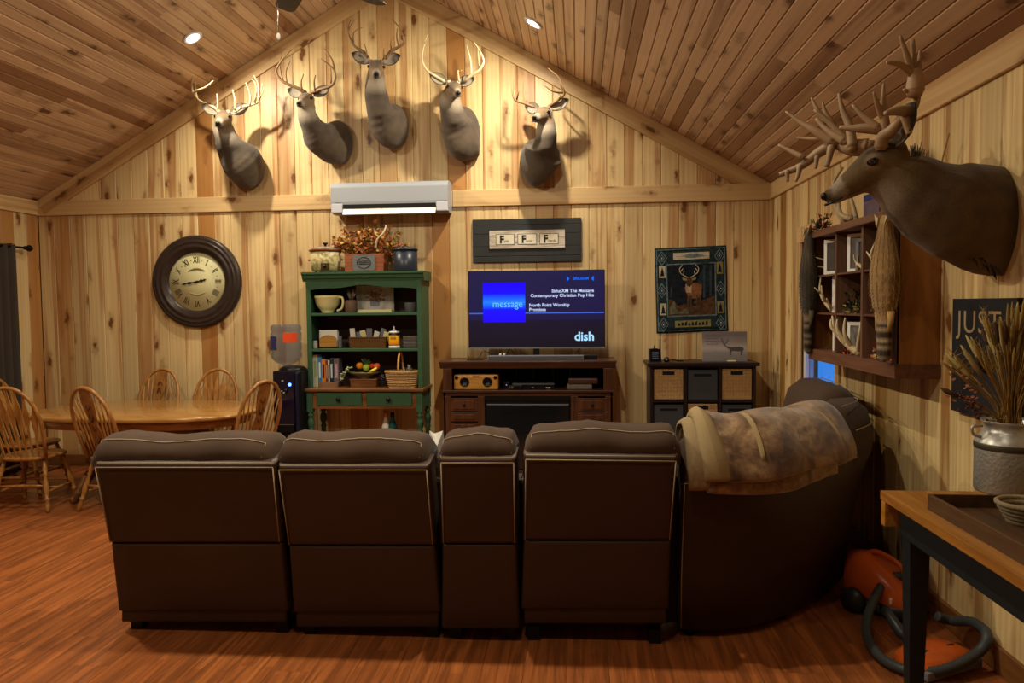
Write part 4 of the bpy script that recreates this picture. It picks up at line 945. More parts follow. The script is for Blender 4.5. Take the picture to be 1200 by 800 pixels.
# books in a small tray
Y = 7.2; x0, x1 = at_x(374.5, Y, 445), at_x(397, Y, 445)
t_ = thing('book_tray', 'short marbled tray holding the upright books on the hutch desk', 'tray', ((x0+x1)/2, Y-.02, HD)); w = (x1-x0)/2
mb_ = plain('marbled_brown', '7a5a40', .5, var=.5, scale=60)
MB().box((-w, -.0, 0), (w, .13, .008)).build('base', mb_, t_); MB().box((-w, -.006, 0), (w, .0, .05), bev=.002).build('front_wall', mb_, t_); MB().box((-w, .13, 0), (w, .136, .05), bev=.002).build('rear_wall', mb_, t_)
bk = [(366.8, 372.5, 416, 'd8d8b8', 'pale green and cream thick book at the left of the hutch books', 'a8c08a'), (372.6, 377, 418, '3c7cb4', 'blue paperback second from the left among the hutch books', 'cfe0e8'), (377, 381.7, 421, 'd8842c', 'orange paperback with dark title on the hutch desk', '3a1c10'), (381.8, 384.3, 422, '7c3228', 'thin maroon book between the orange and cream books', 'c8a090'), (384.4, 386.4, 422, 'd8d4c4', 'thin cream book among the hutch books', '554c44'), (386.5, 390.8, 420.5, '16323c', 'dark teal book with pale title among the hutch books', 'c8d0d0'), (391, 397.5, 420.5, '6c5c62', 'mauve brown thick book at the right of the hutch books', 'b89aa8')]
for px0, px1, pt, c, lb, tc in bk:
    x0, x1 = at_x(px0, Y, 440), at_x(px1, Y, 440); zb = HD+(.0081 if px0 > 373 else .0); h = P(px0, pt, Y).z-zb
    if px0 < 373 and x0 < 0: pass
    t_ = thing('book', lb, 'book', ((x0+x1)/2, Y-.0, zb), group='books on the hutch desk'); w = (x1-x0)/2-.0008
    if 372 < px0 < 374: t_.location.z = zb = HD+.0; h = P(px0, pt, Y).z-HD
    MB().box((-w, 0, 0), (w, .12, h), bev=.002).build('cover', plain('book_'+c, c, .5, var=.05, bump=0), t_)
    MB().box((-w*.8, .006, h-.001), (w*.8, .121, h+.001)).build('page_block', M['paper'], t_)
    MB().box((-w*.45, -.0008, h*.3), (w*.45, 0, h*.82)).build('title_strip', plain('title_'+tc, tc, .6, var=.3, scale=200, bump=0), t_)
# fruit bowl on a wooden box
Y = 7.2; x0, x1 = at_x(412.5, Y, 450), at_x(442.5, Y, 450); xc = (x0+x1)/2; w = (x1-x0)/2
t_ = thing('wooden_box', 'small brown wooden box under the fruit dish on the hutch desk', 'box', (xc, Y, HD)); h1 = P(427, 443.5, Y).z-HD
MB().box((-w, -.05, 0), (w, .09, h1*.85), bev=.004).build('case', M['hutch_top'], t_); MB().box((-w-.006, -.056, h1*.85), (w+.006, .096, h1), bev=.003).build('lid', wood('reddish_wood', '8a5634', '5a3018', .45, 1, 'x'), t_)
zb = HD+h1; x0, x1 = at_x(407, Y, 440), at_x(446, Y, 440); R_ = (x1-x0)/2; zt = P(427, 435.5, Y).z
t_ = thing('fruit_dish', 'shallow metal dish holding fruit on the small wooden box', 'dish', ((x0+x1)/2, Y+.02, zb)); hh = zt-zb; fx = (x0+x1)/2
MB().lathe([(R_*.35, 0), (R_*.3, hh*.15), (R_*.5, hh*.4), (R_*.85, hh*.75), (R_, hh), (R_*.96, hh), (R_*.8, hh*.8), (R_*.4, hh*.5), (.001, hh*.45)], seg=32, sy=.62).build('bowl', plain('pale_bronze', '8a8460', .3, .5), t_)
fr = [('orange', 'orange fruit at the left of the fruit dish', 421.5, 428.3, 8.6/2, 'e08a1c'), ('green_apple', 'green apple in the middle of the fruit dish', 429.3, 430.5, 9/2, '9cb83c'), ('red_apple', 'red apple between the green apple and the peach', 436, 428.5, 6.5/2, 'c23a24'), ('peach', 'blushing peach at the right of the fruit dish', 441.5, 429, 8.5/2, 'd8683a')]
for nm, lb, px, py, rp, c in fr:
    rr = rp*7.15/F; p = P(px, py, Y-.01); t2 = thing(nm, lb, 'fruit', (p.x, Y-.01, p.z-rr*.95))
    MB().lathe([(.001, rr*.15), (rr*.3, rr*.02), (rr*.75, rr*.3), (rr, rr*.95), (rr*.9, rr*1.45), (rr*.5, rr*1.8), (rr*.15, rr*1.82), (.001, rr*1.7)], seg=18).build('flesh', plain('skin_'+nm, c, .35, var=.15, scale=20), t2)
    MB().cyl((0, 0, rr*1.7), (.003, 0, rr*2.0), .002, .002, 6).build('stem', M['hutch_top'], t2)
p = P(437, 434, Y-.05); t2 = thing('banana', 'yellow banana lying at the front of the fruit dish', 'fruit', (p.x, Y-.05, p.z))
b = MB(); b.tube(smooth_pts([(-.035, 0, -.012), (0, -.005, 0), (.03, 0, .018), (.04, 0, .03)], 4), [.004, .009, .012, .014, .015, .015, .014, .013, .011, .009, .007, .005, .003], 8); b.build('peel', plain('banana_yellow', 'd8c440', .4), t2); MB().cyl((.04, 0, .03), (.044, 0, .038), .004, .003, 6).build('stem', M['hutch_top'], t2)
b = MB(); random.seed(9)
def leaf(b, c, d, n_, l, wd): b.add([c, c+d*l*.35+n_*wd, c+d*l*.75+n_*wd*.7, c+d*l, c+d*l*.75-n_*wd*.7, c+d*l*.35-n_*wd], [(0, 1, 2, 3), (0, 3, 4, 5)])
t2 = thing('leaf_sprig', 'artificial dark green leaf sprig on top of the fruit', 'leaves', (P(429, 425, Y).x, Y-.0, P(429, 426, Y).z))
for k in range(9): a = R(-70+random.uniform(0, 160)); d = Vector((math.sin(a)*1.0, random.uniform(-.5, .2), abs(math.cos(a))*.6)).normalized(); leaf(b, Vector((random.uniform(-.02, .03), 0, 0)), d, d.orthogonal().normalized(), random.uniform(.04, .07), .012)
tag(b.build('leaves', plain('dark_leaf', '3a5230', .5, var=.3), t2), kind='stuff')
b = MB(); t2 = thing('grape_cluster', 'pale green artificial grape bunch draped left off the fruit dish', 'grapes', (P(406, 432, Y-.03).x, Y-.06, P(406, 432, Y).z))
for k in range(34):
    u = k/34; x = -.012-u*.035+random.uniform(-.02, .02)+(.06*(1-u)**2); z = .03-u*.13+random.uniform(-.012, .012)
    b.ball((x, random.uniform(-.02, .02), z), .010, 8)
tag(b.build('grapes', plain('pale_grape', '8a9470', .35, var=.2), t2), kind='stuff')
b = MB(); t2 = thing('dark_grape_cluster', 'dark purple artificial grapes hanging right of the wooden box', 'grapes', (P(447, 441, Y-.03).x, Y-.05, P(447, 441, Y).z))
for k in range(30): u = k/30; b.ball((.02*math.sin(k*2.1)*(1-u)+.01+.02*u, .015*math.cos(k*1.7), .02-u*.075), .009, 8)
tag(b.build('grapes', plain('dark_grape', '1e1a22', .3, var=.2), t2), kind='stuff')
# wicker basket with hoop handle
Y = 7.18; x0, x1 = at_x(452, Y, 440), at_x(492, Y, 440); rx = (x1-x0)/2
t_ = thing('wicker_basket', 'oval wicker basket with a tall hoop handle on the hutch desk', 'basket', ((x0+x1)/2, Y, HD)); h = P(472, 435, Y).z-HD
b = MB(); nrow = 8
for k in range(nrow):
    z = h*(k+.5)/nrow; r = rx*(.80+.2*(k/nrow)**.7); nn = 40
    b.tube([(r*math.cos(2*PI*i/nn), .62*r*math.sin(2*PI*i/nn), z+.003*math.sin(i*PI+k*PI)) for i in range(nn)], h/nrow*.56, 5, closed=True)
b.build('woven_rows', M['wicker'], t_)
MB().tube([(rx*math.cos(2*PI*i/32), .62*rx*math.sin(2*PI*i/32), h) for i in range(32)], .012, 8, closed=True).build('rim', M['wicker'], t_)
MB().box((-rx*.7, -rx*.4, 0), (rx*.7, rx*.4, .012)).build('base', M['wicker'], t_)
hp = [(-.10+.11, -.62*rx*math.cos(a), h+(P(472, 412, Y).z-HD-h)*math.sin(a)) for a in [PI*i/14 for i in range(15)]]
MB().tube([(-.02+.0*a, b_, c) for a, b_, c in hp], .011, 6, flat=.5).build('hoop_handle', M['bamboo'], t_)
t2 = thing('glass_ornament', 'clear glass ornament with a purple ribbon inside the wicker basket', 'ornament', (P(479, 431, Y).x, Y+.02, HD+.03)); MB().lathe([(.02, 0), (.05, .05), (.055, .1), (.04, .14), (.015, .17), (.02, .19)], seg=18).build('glass', M['clear'], t2); MB().ball((.085, .0, .10), .02, 8, sc=(1, .6, .8)).build('ribbon', plain('purple_ribbon', '7c3a8c', .5), t2)
MB().cyl((-.03, -.05, .06), (-.042, -.05, .17), .004, .003, 6).build('stem', M['paper'], t2)
# under the desk: bottles
for px, py, c, nm, lb in ((503.5-4, 497, '1c1210', 'dark_bottle', 'dark bottle cap under the hutch, left of the white carton'),):
    pass
for px, w_, zt_, c, nm, lb, cat in ((452.5, .03, .61, 'd8d4c8', 'carton', 'small white and orange carton under the hutch desk', 'carton'), (460, .035, .60, '124a48', 'teal_bottle', 'squat teal bottle under the hutch desk beside the carton', 'bottle')):
    x = at_x(px, 7.25, 500)
    t_ = thing(nm, lb, cat, (x, 7.25, 0))
    MB().lathe([(w_*1.3, 0), (w_*1.4, .05), (w_*1.4, zt_-.14), (w_*.6, zt_-.06), (w_*.5, zt_)], seg=14).build('body', plain('paint_'+nm, c, .4), t_)
    MB().lathe([(w_*.6, zt_-.03), (w_*.6, zt_+.012), (.001, zt_+.013)], seg=12).build('cap', plain('cap_orange', 'c87424', .4) if nm == 'carton' else M['black'], t_)
# ================================================================ water cooler
def cooler():
    Y0 = 6.9; x0, x1 = at_x(320, Y0, 470), at_x(351.5, Y0, 470); xc = (x0+x1)/2; w = (x1-x0)/2; zt = P(337, 431, Y0).z
    t_ = thing('water_cooler', 'black water dispenser with a blue light between dining table and hutch', 'water cooler', (xc, Y0, 0))
    bl = plain('glossy_black_blue', '0c0c22', .15, spec=.6, var=.05, bump=0)
    MB().box((-w, .03, .02), (w, .36, zt-.03), bev=.02).build('cabinet', M['black'], t_)
    MB().box((-w*.99, .0, zt-.54), (w*.62, .05, zt-.03), bev=.012).build('front_panel', bl, t_)
    MB().lathe([(w*.99, 0), (w*.98, .02), (w*.8, .04), (w*.5, .05)], c=(0, .18, zt-.04), seg=28).build('collar', M['black'], t_)
    MB().box((w*.64, .004, .1), (w*.9, .04, zt-.05), bev=.01).build('side_strip', plain('gunmetal', '2a2c44', .3, .6), t_)
    MB().box((-w*.7, -.0, zt-.62), (w*.55, .03, zt-.545), bev=.006).build('drip_tray', M['black'], t_)
    MB().box((-w*.93, -.006, zt-.545), (w*.5, .0, zt-.538)).build('tray_edge', M['chrome'], t_)
    MB().box((-w*.1, -.01, zt-.9), (w*.45, .03, zt-.63), bev=.02).build('lower_panel', M['chrome'], t_)
    p = P(339.5, 450.5, Y0)
    MB().lathe([(.016, .0), (.014, .008), (.001, .009)], c=(p.x-xc, -.001, p.z), seg=16, axis='y').build('blue_light', emit('blue_led', (.05, .15, 1.0), 9), t_)
    for px, py in ((331, 446), (330, 458), (333, 460)): q = P(px, py, Y0); MB().box((q.x-xc-.01, -.003, q.z-.003), (q.x-xc+.01, .0, q.z+.003)).build('indicator', M['paper'], t_)
    for s in (-1, 1): MB().cyl((s*.03-.03, -.01, zt-.24), (s*.03-.03, -.01, zt-.20), .01, .012, 8).build('spout', M['black'], t_)
    # bottle
    t = NT('blue_clear_plastic', .08, .5); t.col(sr('8494b8')); t.b.inputs['Transmission Weight'].default_value = .85; t.b.inputs['IOR'].default_value = 1.15; t.b.inputs['Alpha'].default_value = .65
    x0, x1 = at_x(318, Y0+.18, 400), at_x(352.8, Y0+.18, 400); r = (x1-x0)/2*.985; z0 = zt-.04; z1 = P(336, 380.5, Y0+.1).z; H = z1-z0
    bt = thing('water_bottle', 'upturned clear blue water bottle on the cooler with orange label', 'water bottle', ((x0+x1)/2, Y0+.18, z0+.045))
    MB().lathe([(.03, .0), (.05, .012), (r*.62, .03), (r*.9, H*.15), (r, H*.2), (r, H*.28), (r*.955, H*.30), (r*.955, H*.33), (r, H*.35), (r, H*.5), (r*.955, H*.52), (r*.955, H*.55), (r, H*.57), (r, H*.72), (r*.955, H*.74), (r*.955, H*.77), (r, H*.79), (r*.99, H*.86), (r*.9, H*.9), (.01, H*.89)], seg=32).build('shell', t.m, bt)
    for nm, a0, a1, h0, h1, c in (('label', -80, -25, .53, .73, 'd84a1e'), ('label', -165, -105, .36, .66, '2a3060')):
        rs = []; n_ = 8; b = MB(); vs = []
        for i in range(n_+1):
            a = R(a0+(a1-a0)*i/n_)
            for z in (H*h0, H*h1):
                for q in (r*1.004, r*1.012): vs.append((q*math.cos(a), q*math.sin(a), z))
        fs = []
        for i in range(n_):
            k = i*4; fs += [(k+1, k+5, k+7, k+3), (k, k+2, k+6, k+4), (k, k+4, k+5, k+1), (k+2, k+3, k+7, k+6)]
        fs += [(0, 1, 3, 2), (n_*4, n_*4+2, n_*4+3, n_*4+1)]
        b.add(vs, fs); b.build(nm, plain('bottle_label_'+c, c, .5, var=.1), bt)
cooler()
# ================================================================ mounted deer
def loft(b, chain, seg=20):
    """chain of (centre, radius across, radius other, up hint) -> rings perpendicular to the path"""
    pts = [Vector(c[0]) for c in chain]; rs = []
    for i, (c, ra, rb, hint) in enumerate(chain):
        t = (pts[min(i+1, len(pts)-1)]-pts[max(i-1, 0)]).normalized(); h = Vector(hint); u = (h-t*h.dot(t)).normalized(); w = t.cross(u)
        rs.append([pts[i]+w*ra*math.cos(2*PI*k/seg)+u*rb*math.sin(2*PI*k/seg) for k in range(seg)])
    b.rings(rs)
def spline_chain(ch, n=3):
    out = []; P_ = smooth_pts([c[0] for c in ch], n)
    for i in range(len(ch)-1):
        for k in range(n):
            t = k/n; t2 = t*t*(3-2*t); out.append((P_[i*n+k], ch[i][1]+(ch[i+1][1]-ch[i][1])*t2, ch[i][2]+(ch[i+1][2]-ch[i][2])*t2, Vector(ch[i][3]).lerp(Vector(ch[i+1][3]), t)))
    out.append((P_[-1],)+tuple(ch[-1][1:])); return out
def remeshed(b, voxel, smooth=6, name='hide'):
    me = b.mesh('tmp'); o = bpy.data.objects.new('tmp', me); COL.objects.link(o)
    r = o.modifiers.new('r', 'REMESH'); r.mode = 'VOXEL'; r.voxel_size = voxel
    s = o.modifiers.new('s', 'SMOOTH'); s.factor = .5; s.iterations = smooth
    bpy.context.view_layer.update(); dg = bpy.context.evaluated_depsgraph_get()
    out = bpy.data.meshes.new_from_object(o.evaluated_get(dg)); bpy.data.objects.remove(o); bpy.data.meshes.remove(me)
    out.polygons.foreach_set('use_smooth', [True]*len(out.polygons)); return out
def paint(me, fn, name='coat'):
    ca = me.color_attributes.new(name, 'FLOAT_COLOR', 'POINT'); buf = []
    for v in me.vertices: buf += [*fn(v.co)[:3], 1.0]
    ca.data.foreach_set('color', buf)
def lerp3(a, b, t): t = max(0, min(1, t)); return tuple(a[i]+(b[i]-a[i])*t for i in range(3))
def frame(fwd, up):
    f_ = Vector(fwd).normalized(); r_ = f_.cross(Vector(up)).normalized(); u_ = r_.cross(f_); return r_, f_, u_   # right, forward, up
C_BODY, C_GREY, C_WHITE, C_DARK, C_TAN = sr('5c4e3f'), sr('453d36'), sr('978b7b'), sr('342b24'), sr('7e664c')
def deer(root, chain, H, F_, Upv, S=1.0, voxel=.013, under=None, body_c=C_BODY, grey_c=C_GREY, ear_spread=1.0, ear_h=1.0, antler_lists=(), ant_r=.015, ant_mat=None, sex_scale=1.0):
    """everything in root coordinates. H skull centre, F_ muzzle direction, S head scale (1 = 0.30 m head)"""
    r_, f_, u_ = frame(F_, Upv); H = Vector(H)
    T = lambda x, y, z: H + S*(r_*x+f_*y+u_*z)
    chain = chain+[(H-f_*.04*S-u_*.02*S, .078*S, .085*S, chain[-1][3])]
    b = MB(); loft(b, spline_chain(chain, 4), 24)
    hd = [(T(0, -.075, .0), .05, .055, u_), (T(0, -.03, .01), .074, .078, u_), (T(0, .03, .006), .078, .078, u_), (T(0, .085, -.008), .066, .066, u_), (T(0, .14, -.022), .047, .052, u_), (T(0, .19, -.034), .036, .040, u_), (T(0, .225, -.040), .034, .034, u_), (T(0, .245, -.043), .022, .022, u_)]
    hd = [(c, a*S, d*S, h) for c, a, d, h in hd]; loft(b, spline_chain(hd, 3), 18)
    # brow ridges
    for s in (-1, 1): b.ball(T(s*.052, .045, .035), .028*S, 8)
    me = remeshed(b, voxel, 5)
    def fn(p):
        d = p-H; x, y, z = d.dot(r_)/S, d.dot(f_)/S, d.dot(u_)/S
        nz = noise.noise(p*18)*.5; base = lerp3(body_c, grey_c, .35+nz+.25*math.sin(p.z*9))
        c = base; hw_ = max(0, min(1, (.235-(Vector((x, y-.09, z))).length)/.09))
        if under is not None: base = c = lerp3(c, C_WHITE, max(0, under(p)))
        if hw_ > 0:
            c = lerp3(C_TAN if body_c is C_BODY else body_c, C_DARK, (z-.02)*7+.2+nz*.6)
            if z < -.045+y*-.1: c = lerp3(c, C_WHITE, min(.8, (-.045-z)*16)*max(0, min(1, (y+.05)/.1)))
            for s in (-1, 1):
                e = (Vector((x, y, z))-Vector((s*.068, .055, .022))).length
                if e < .04: c = lerp3(C_TAN, c, max(0, (e-.022)/.018))
            if .17 < y < .215: c = lerp3(C_WHITE, c, .25)
            if y > .225: c = lerp3(c, (.008, .007, .007), (y-.222)*60 if z > -.055 else 0)
            c = lerp3(base, c, hw_)
        return c
    paint(me, fn); me.materials.append(M['coat']); hide = bpy.data.objects.new('hide', me); COL.objects.link(hide); hide.parent = root
    # nose pad, mouth line, eyes
    rot = Matrix((r_, f_, u_)).transposed()
    MB().ball(T(0, .243, -.028), .021*S, 12, sc=(1.05, .6, .75), ax=rot).build('nose', M['nose'], root)
    b = MB(); b.tube(smooth_pts([T(-.034, .19, -.058), T(-.024, .235, -.062), T(0, .25, -.060), T(.024, .235, -.062), T(.034, .19, -.058)], 4), .0035*S, 5); b.build('mouth_line', M['nose'], root)
    for s in (-1, 1):
        MB().ball(T(s*.066, .058, .024), .0165*S, 12).build('eye', M['eye'], root)
        b = MB(); ce = T(s*.069, .058, .024); ax = (r_*s*.8+f_*.6).normalized(); e1 = ax.cross(u_).normalized(); e2 = ax.cross(e1)
        b.tube([ce+ax*.004*S+(e1*.019*math.cos(a)+e2*.012*math.sin(a))*S for a in [2*PI*i/14 for i in range(14)]], .0035*S, 5, closed=True); b.build('eyelid', M['nose'], root)
        # ear: cupped leaf
        d = (r_*s*1.0*ear_spread + u_*.42*ear_h - f_*.25).normalized(); base = T(s*.062, -.03, .062); Lh = .19*S
        n_ = (f_*.9+u_*.25+r_*s*.1); n_ = (n_-d*n_.dot(d)).normalized(); a_ = d.cross(n_).normalized()
        ou, inn = [], []; K = 9; J = 7
        for k in range(K):
            t = k/(K-1); wd = Lh*.30*(math.sin(PI*min(1, t*.92+.08))**.75) if k < K-1 else Lh*.02; row = []; row2 = []
            for j in range(J):
                q = -1+2*j/(J-1); depth = wd*.55*(1-q*q)
                pnt = base+d*Lh*t+a_*q*wd-n_*depth; row.append(pnt-n_*.006*S); row2.append(pnt+n_*.001)
            ou.append(row); inn.append(row2)
        b = MB(); vs = [p for r0 in ou for p in r0]; fs = [(k*J+j, k*J+j+1, (k+1)*J+j+1, (k+1)*J+j) for k in range(K-1) for j in range(J-1)]; n0 = len(vs)
        vs2 = [p for r0 in inn for p in r0]; b.add(vs+vs2, fs+[tuple(i+n0 for i in reversed(f)) for f in fs], True)
        ed = [(k*J, (k+1)*J) for k in range(K-1)]+[((K-1)*J+j, (K-1)*J+j+1) for j in range(J-1)]+[((k+1)*J+J-1, k*J+J-1) for k in reversed(range(K-1))]+[(j+1, j) for j in reversed(range(J-1))]
        b.add([], []); b.f += [(a, c, c+n0, a+n0) for a, c in ed]; b.sm += [True]*len(ed)
        me = b.mesh('ear'); 
        inner_set = set(range(n0, 2*n0))
        ca = me.color_attributes.new('coat', 'FLOAT_COLOR', 'POINT'); buf = []
        for i, v in enumerate(me.vertices):
            j = (i % n0) % J; edge = j in (0, J-1) or (i % n0)//J >= K-2
            c = C_WHITE if (i >= n0 and not edge) else (C_DARK if edge else grey_c); buf += [*c, 1]
        ca.data.foreach_set('color', buf); me.materials.append(M['coat']); eo = bpy.data.objects.new('ear', me); COL.objects.link(eo); eo.parent = root
        MB().tube([T(s*.045, -.0, .055), T(s*.05, -.0, .085)], [.02*S, .017*S], 10).build('burr', ant_mat or M['antler_b'], root)
    for lst in antler_lists:
        b = MB()
        for pts, r0, r1 in lst:
            sp = smooth_pts(pts, 4); n = len(sp); b.tube(sp, [r0+(r1-r0)*(i/(n-1))**1.3 for i in range(n)], 8)
            b.ball(sp[0], r0, 8)
        b.build('antler', ant_mat or M['antler'], root)
    return T
def wall_deer(label, base, necks, head, fdir, ants, S=1.0, ant_mat=None, mid=None, patch=True, brow=True):
    """base: (px,py,rx px,rz px) of the shoulder opening on the wall. necks: (px,py,out,ra,rb). head (px,py,out)"""
    bx, by, brx, brz = base; B0 = P(bx, by, YB); root = thing('deer_mount', label, 'deer mount', tuple(B0), group='whitetail mounts on the gable wall')
    k = YB/F
    def W(px, py, out): return P(px, py, YB-out)-B0
    ch = [(W(bx, by, .001), brx*k, brz*k, (0, 0, 1)), (W(bx, by, .09), brx*k*.97, brz*k*.95, (0, 0, 1))]
    for px, py, out, ra, rb, hint in necks: ch.append((W(px, py, out), ra*k*.96, rb*k*.96, hint))
    H = W(*head)
    ants3 = []
    for side in ants:
        L = []
        for pts, r0, r1 in side:
            q = []
            for p in pts: q.append(W(p[0], p[1], p[2]))
            L.append((q, r0, r1))
        ants3.append(L)
    nh = W(necks[-1][0], necks[-1][1], necks[-1][2])
    def under(p):
        d = (p-nh); return max(0, min(1, 1.0-abs(d.z+.01)*8))*.3*max(0, min(1, (nh.y-p.y)*14)) if patch else 0
    deer(root, ch, H, fdir, (0, 0, 1), S, .013, under, antler_lists=ants3, ant_mat=ant_mat)
    return root
def conv(x0, y0, lst, out0):
    """zoomed coordinates -> photo pixels with a distance out of the wall for each vertex"""
    L = []
    for pts, outs, r0, r1 in lst:
        q = []; n = len(pts)
        for i, (u, v) in enumerate(pts):
            o = outs[0]+(outs[1]-outs[0])*math.sin(PI/2*i/(n-1)) if n > 1 else outs[0]; q.append((x0+u/5, y0+v/5, o))
        L.append((q, r0, r1))
    return L
UPZ = (0, 0, 1); FW = (0, -1, .0)
pale = plain('antler_pale', 'c8b48c', .45, var=.3, scale=20, bump=.4)
# 1
wall_deer('leftmost buck mount, pale spiky antlers and head turned slightly right, under the left downlight',
  (289, 196, 21, 27), [(284, 190, .17, 23, 26, UPZ), (271, 174, .25, 17, 20, (0, -.6, .8)), (264, 158, .30, 12.5, 15, (0, -1, .3)), (262, 147, .31, 11.5, 11, (0, -1, .2))], (263, 139.5, .34), (.16, -1, -.28),
  [conv(205, 75, [([(268, 288), (225, 250), (165, 228), (130, 205), (108, 172), (98, 120), (92, 38)], (.32, .30), .017, .005), ([(108, 172), (130, 155), (180, 135), (225, 98)], (.34, .52), .012, .005), ([(97, 120), (102, 90), (112, 66)], (.31, .36), .008, .003), ([(130, 205), (122, 150), (120, 80)], (.32, .24), .010, .003), ([(250, 268), (250, 220), (245, 168)], (.36, .40), .010, .004)], 0),
   conv(205, 75, [([(352, 278), (395, 252), (445, 240), (482, 225), (502, 185), (512, 110)], (.32, .26), .017, .005), ([(440, 240), (442, 180), (428, 140), (415, 110)], (.34, .42), .011, .004), ([(468, 232), (478, 170), (470, 110), (447, 88)], (.32, .30), .010, .003), ([(490, 215), (488, 120), (462, 66)], (.32, .36), .010, .004), ([(500, 195), (515, 160), (522, 135)], (.30, .26), .008, .003), ([(352, 268), (352, 210), (338, 150)], (.36, .42), .011, .004)], 0)], .98, pale)
# 2
wall_deer('second buck mount from the left, dark shoulders right and dark curved antlers',
  (396, 167, 18, 26), [(390, 167, .13, 21, 26, UPZ), (375, 160, .24, 17, 21, (0, -.6, .8)), (364, 145, .33, 12.5, 15, (0, -.8, .6)), (359, 130, .36, 10.5, 11.5, (0, -1, .3))], (360, 118.5, .38), (-.04, -1, -.22),
  [conv(310, 50, [([(240, 290), (200, 268), (130, 240), (85, 205), (70, 160), (100, 105), (158, 40)], (.37, .48), .017, .005), ([(105, 222), (92, 150), (98, 60)], (.36, .30), .010, .003), ([(130, 235), (125, 170), (150, 110)], (.37, .34), .010, .004), ([(218, 272), (215, 225), (230, 182)], (.40, .44), .010, .004)], 0),
   conv(310, 50, [([(275, 292), (330, 273), (390, 252), (413, 215), (412, 170), (390, 140), (330, 95)], (.37, .50), .017, .006), ([(412, 175), (395, 100), (350, 35)], (.40, .38), .012, .004), ([(390, 248), (390, 190), (388, 140)], (.37, .32), .010, .003), ([(294, 278), (290, 225), (300, 190)], (.40, .44), .010, .004)], 0)], .92, M['antler_d'])
# 3
wall_deer('central highest buck mount, head lifted with white throat, below the ridge',
  (460, 148, 19, 26), [(458, 150, .14, 19, 25, UPZ), (448, 138, .24, 16.5, 20, (0, -.6, .8)), (442, 117, .29, 14, 14, (0, -1, .4)), (440, 98, .30, 12, 12, (0, -1, .2))], (441, 81, .32), (.26, -1, -.38),
  [conv(390, 20, [([(205, 238), (182, 205), (130, 172), (100, 122), (88, 70), (105, 15)], (.31, .40), .016, .004), ([(90, 80), (105, 45), (132, 14)], (.34, .48), .009, .003), ([(122, 160), (122, 90), (172, 62)], (.33, .50), .010, .003), ([(200, 225), (195, 190), (185, 155)], (.34, .37), .009, .003)], 0),
   conv(390, 20, [([(310, 240), (340, 200), (380, 178), (418, 150), (408, 105), (380, 50), (345, 14)], (.31, .44), .016, .004), ([(388, 175), (375, 120), (378, 68)], (.32, .30), .010, .004), ([(415, 140), (400, 120), (390, 108)], (.36, .44), .008, .003), ([(345, 198), (338, 165), (340, 138)], (.33, .36), .008, .003), ([(300, 232), (298, 205), (300, 182)], (.34, .38), .009, .003)], 0)], 1.0, M['antler_d'])
# 4
wall_deer('fourth buck mount from the left, tan chest and tall slender pale antlers',
  (544, 158, 19, 32), [(541, 159, .12, 20, 30, UPZ), (534, 146, .22, 16.5, 20, (0, -.6, .8)), (529, 128, .27, 13.5, 14, (0, -1, .4)), (528, 115, .28, 12, 12, (0, -1, .2))], (531, 105, .31), (.42, -1, -.30),
  [conv(480, 40, [([(200, 275), (150, 245), (102, 212), (75, 160), (78, 95), (102, 5)], (.31, .40), .015, .004), ([(84, 75), (95, 45), (110, 20)], (.36, .44), .008, .003), ([(290, 275), (285, 240), (284, 212)], (.36, .40), .010, .006), ([(286, 225), (300, 215), (304, 212)], (.39, .42), .006, .003)], 0),
   conv(480, 40, [([(330, 270), (362, 242), (408, 210), (434, 160), (412, 100), (378, 46)], (.31, .42), .016, .004), ([(410, 208), (405, 150), (400, 88)], (.33, .30), .011, .003), ([(362, 240), (356, 150), (334, 64)], (.33, .38), .011, .003)], 0)], .95, pale)
# 5
wall_deer('rightmost of the five gable bucks, dark chest and head turned left',
  (627, 190, 18, 27), [(628, 190, .15, 19, 28, UPZ), (636, 180, .27, 15, 24, (0, -.6, .8)), (640, 161, .33, 12.5, 14, (0, -1, .4)), (640, 149, .33, 11, 11.5, (0, -1, .2))], (638, 136, .34), (-.40, -1, -.16),
  [conv(580, 75, [([(228, 252), (170, 230), (120, 212), (102, 170), (97, 112)], (.33, .42), .014, .003), ([(125, 212), (135, 185), (142, 155)], (.35, .46), .009, .003), ([(112, 195), (110, 130), (113, 66)], (.36, .34), .010, .003), ([(175, 232), (165, 160), (170, 90)], (.34, .30), .006, .002)], 0),
   conv(580, 75, [([(315, 250), (362, 215), (402, 183), (402, 150), (385, 125), (375, 80), (312, 25)], (.33, .46), .015, .004), ([(398, 168), (340, 160), (285, 120)], (.38, .52), .011, .004), ([(395, 190), (350, 150), (345, 110)], (.36, .3), .006, .002)], 0)], .98, M['antler_d'])
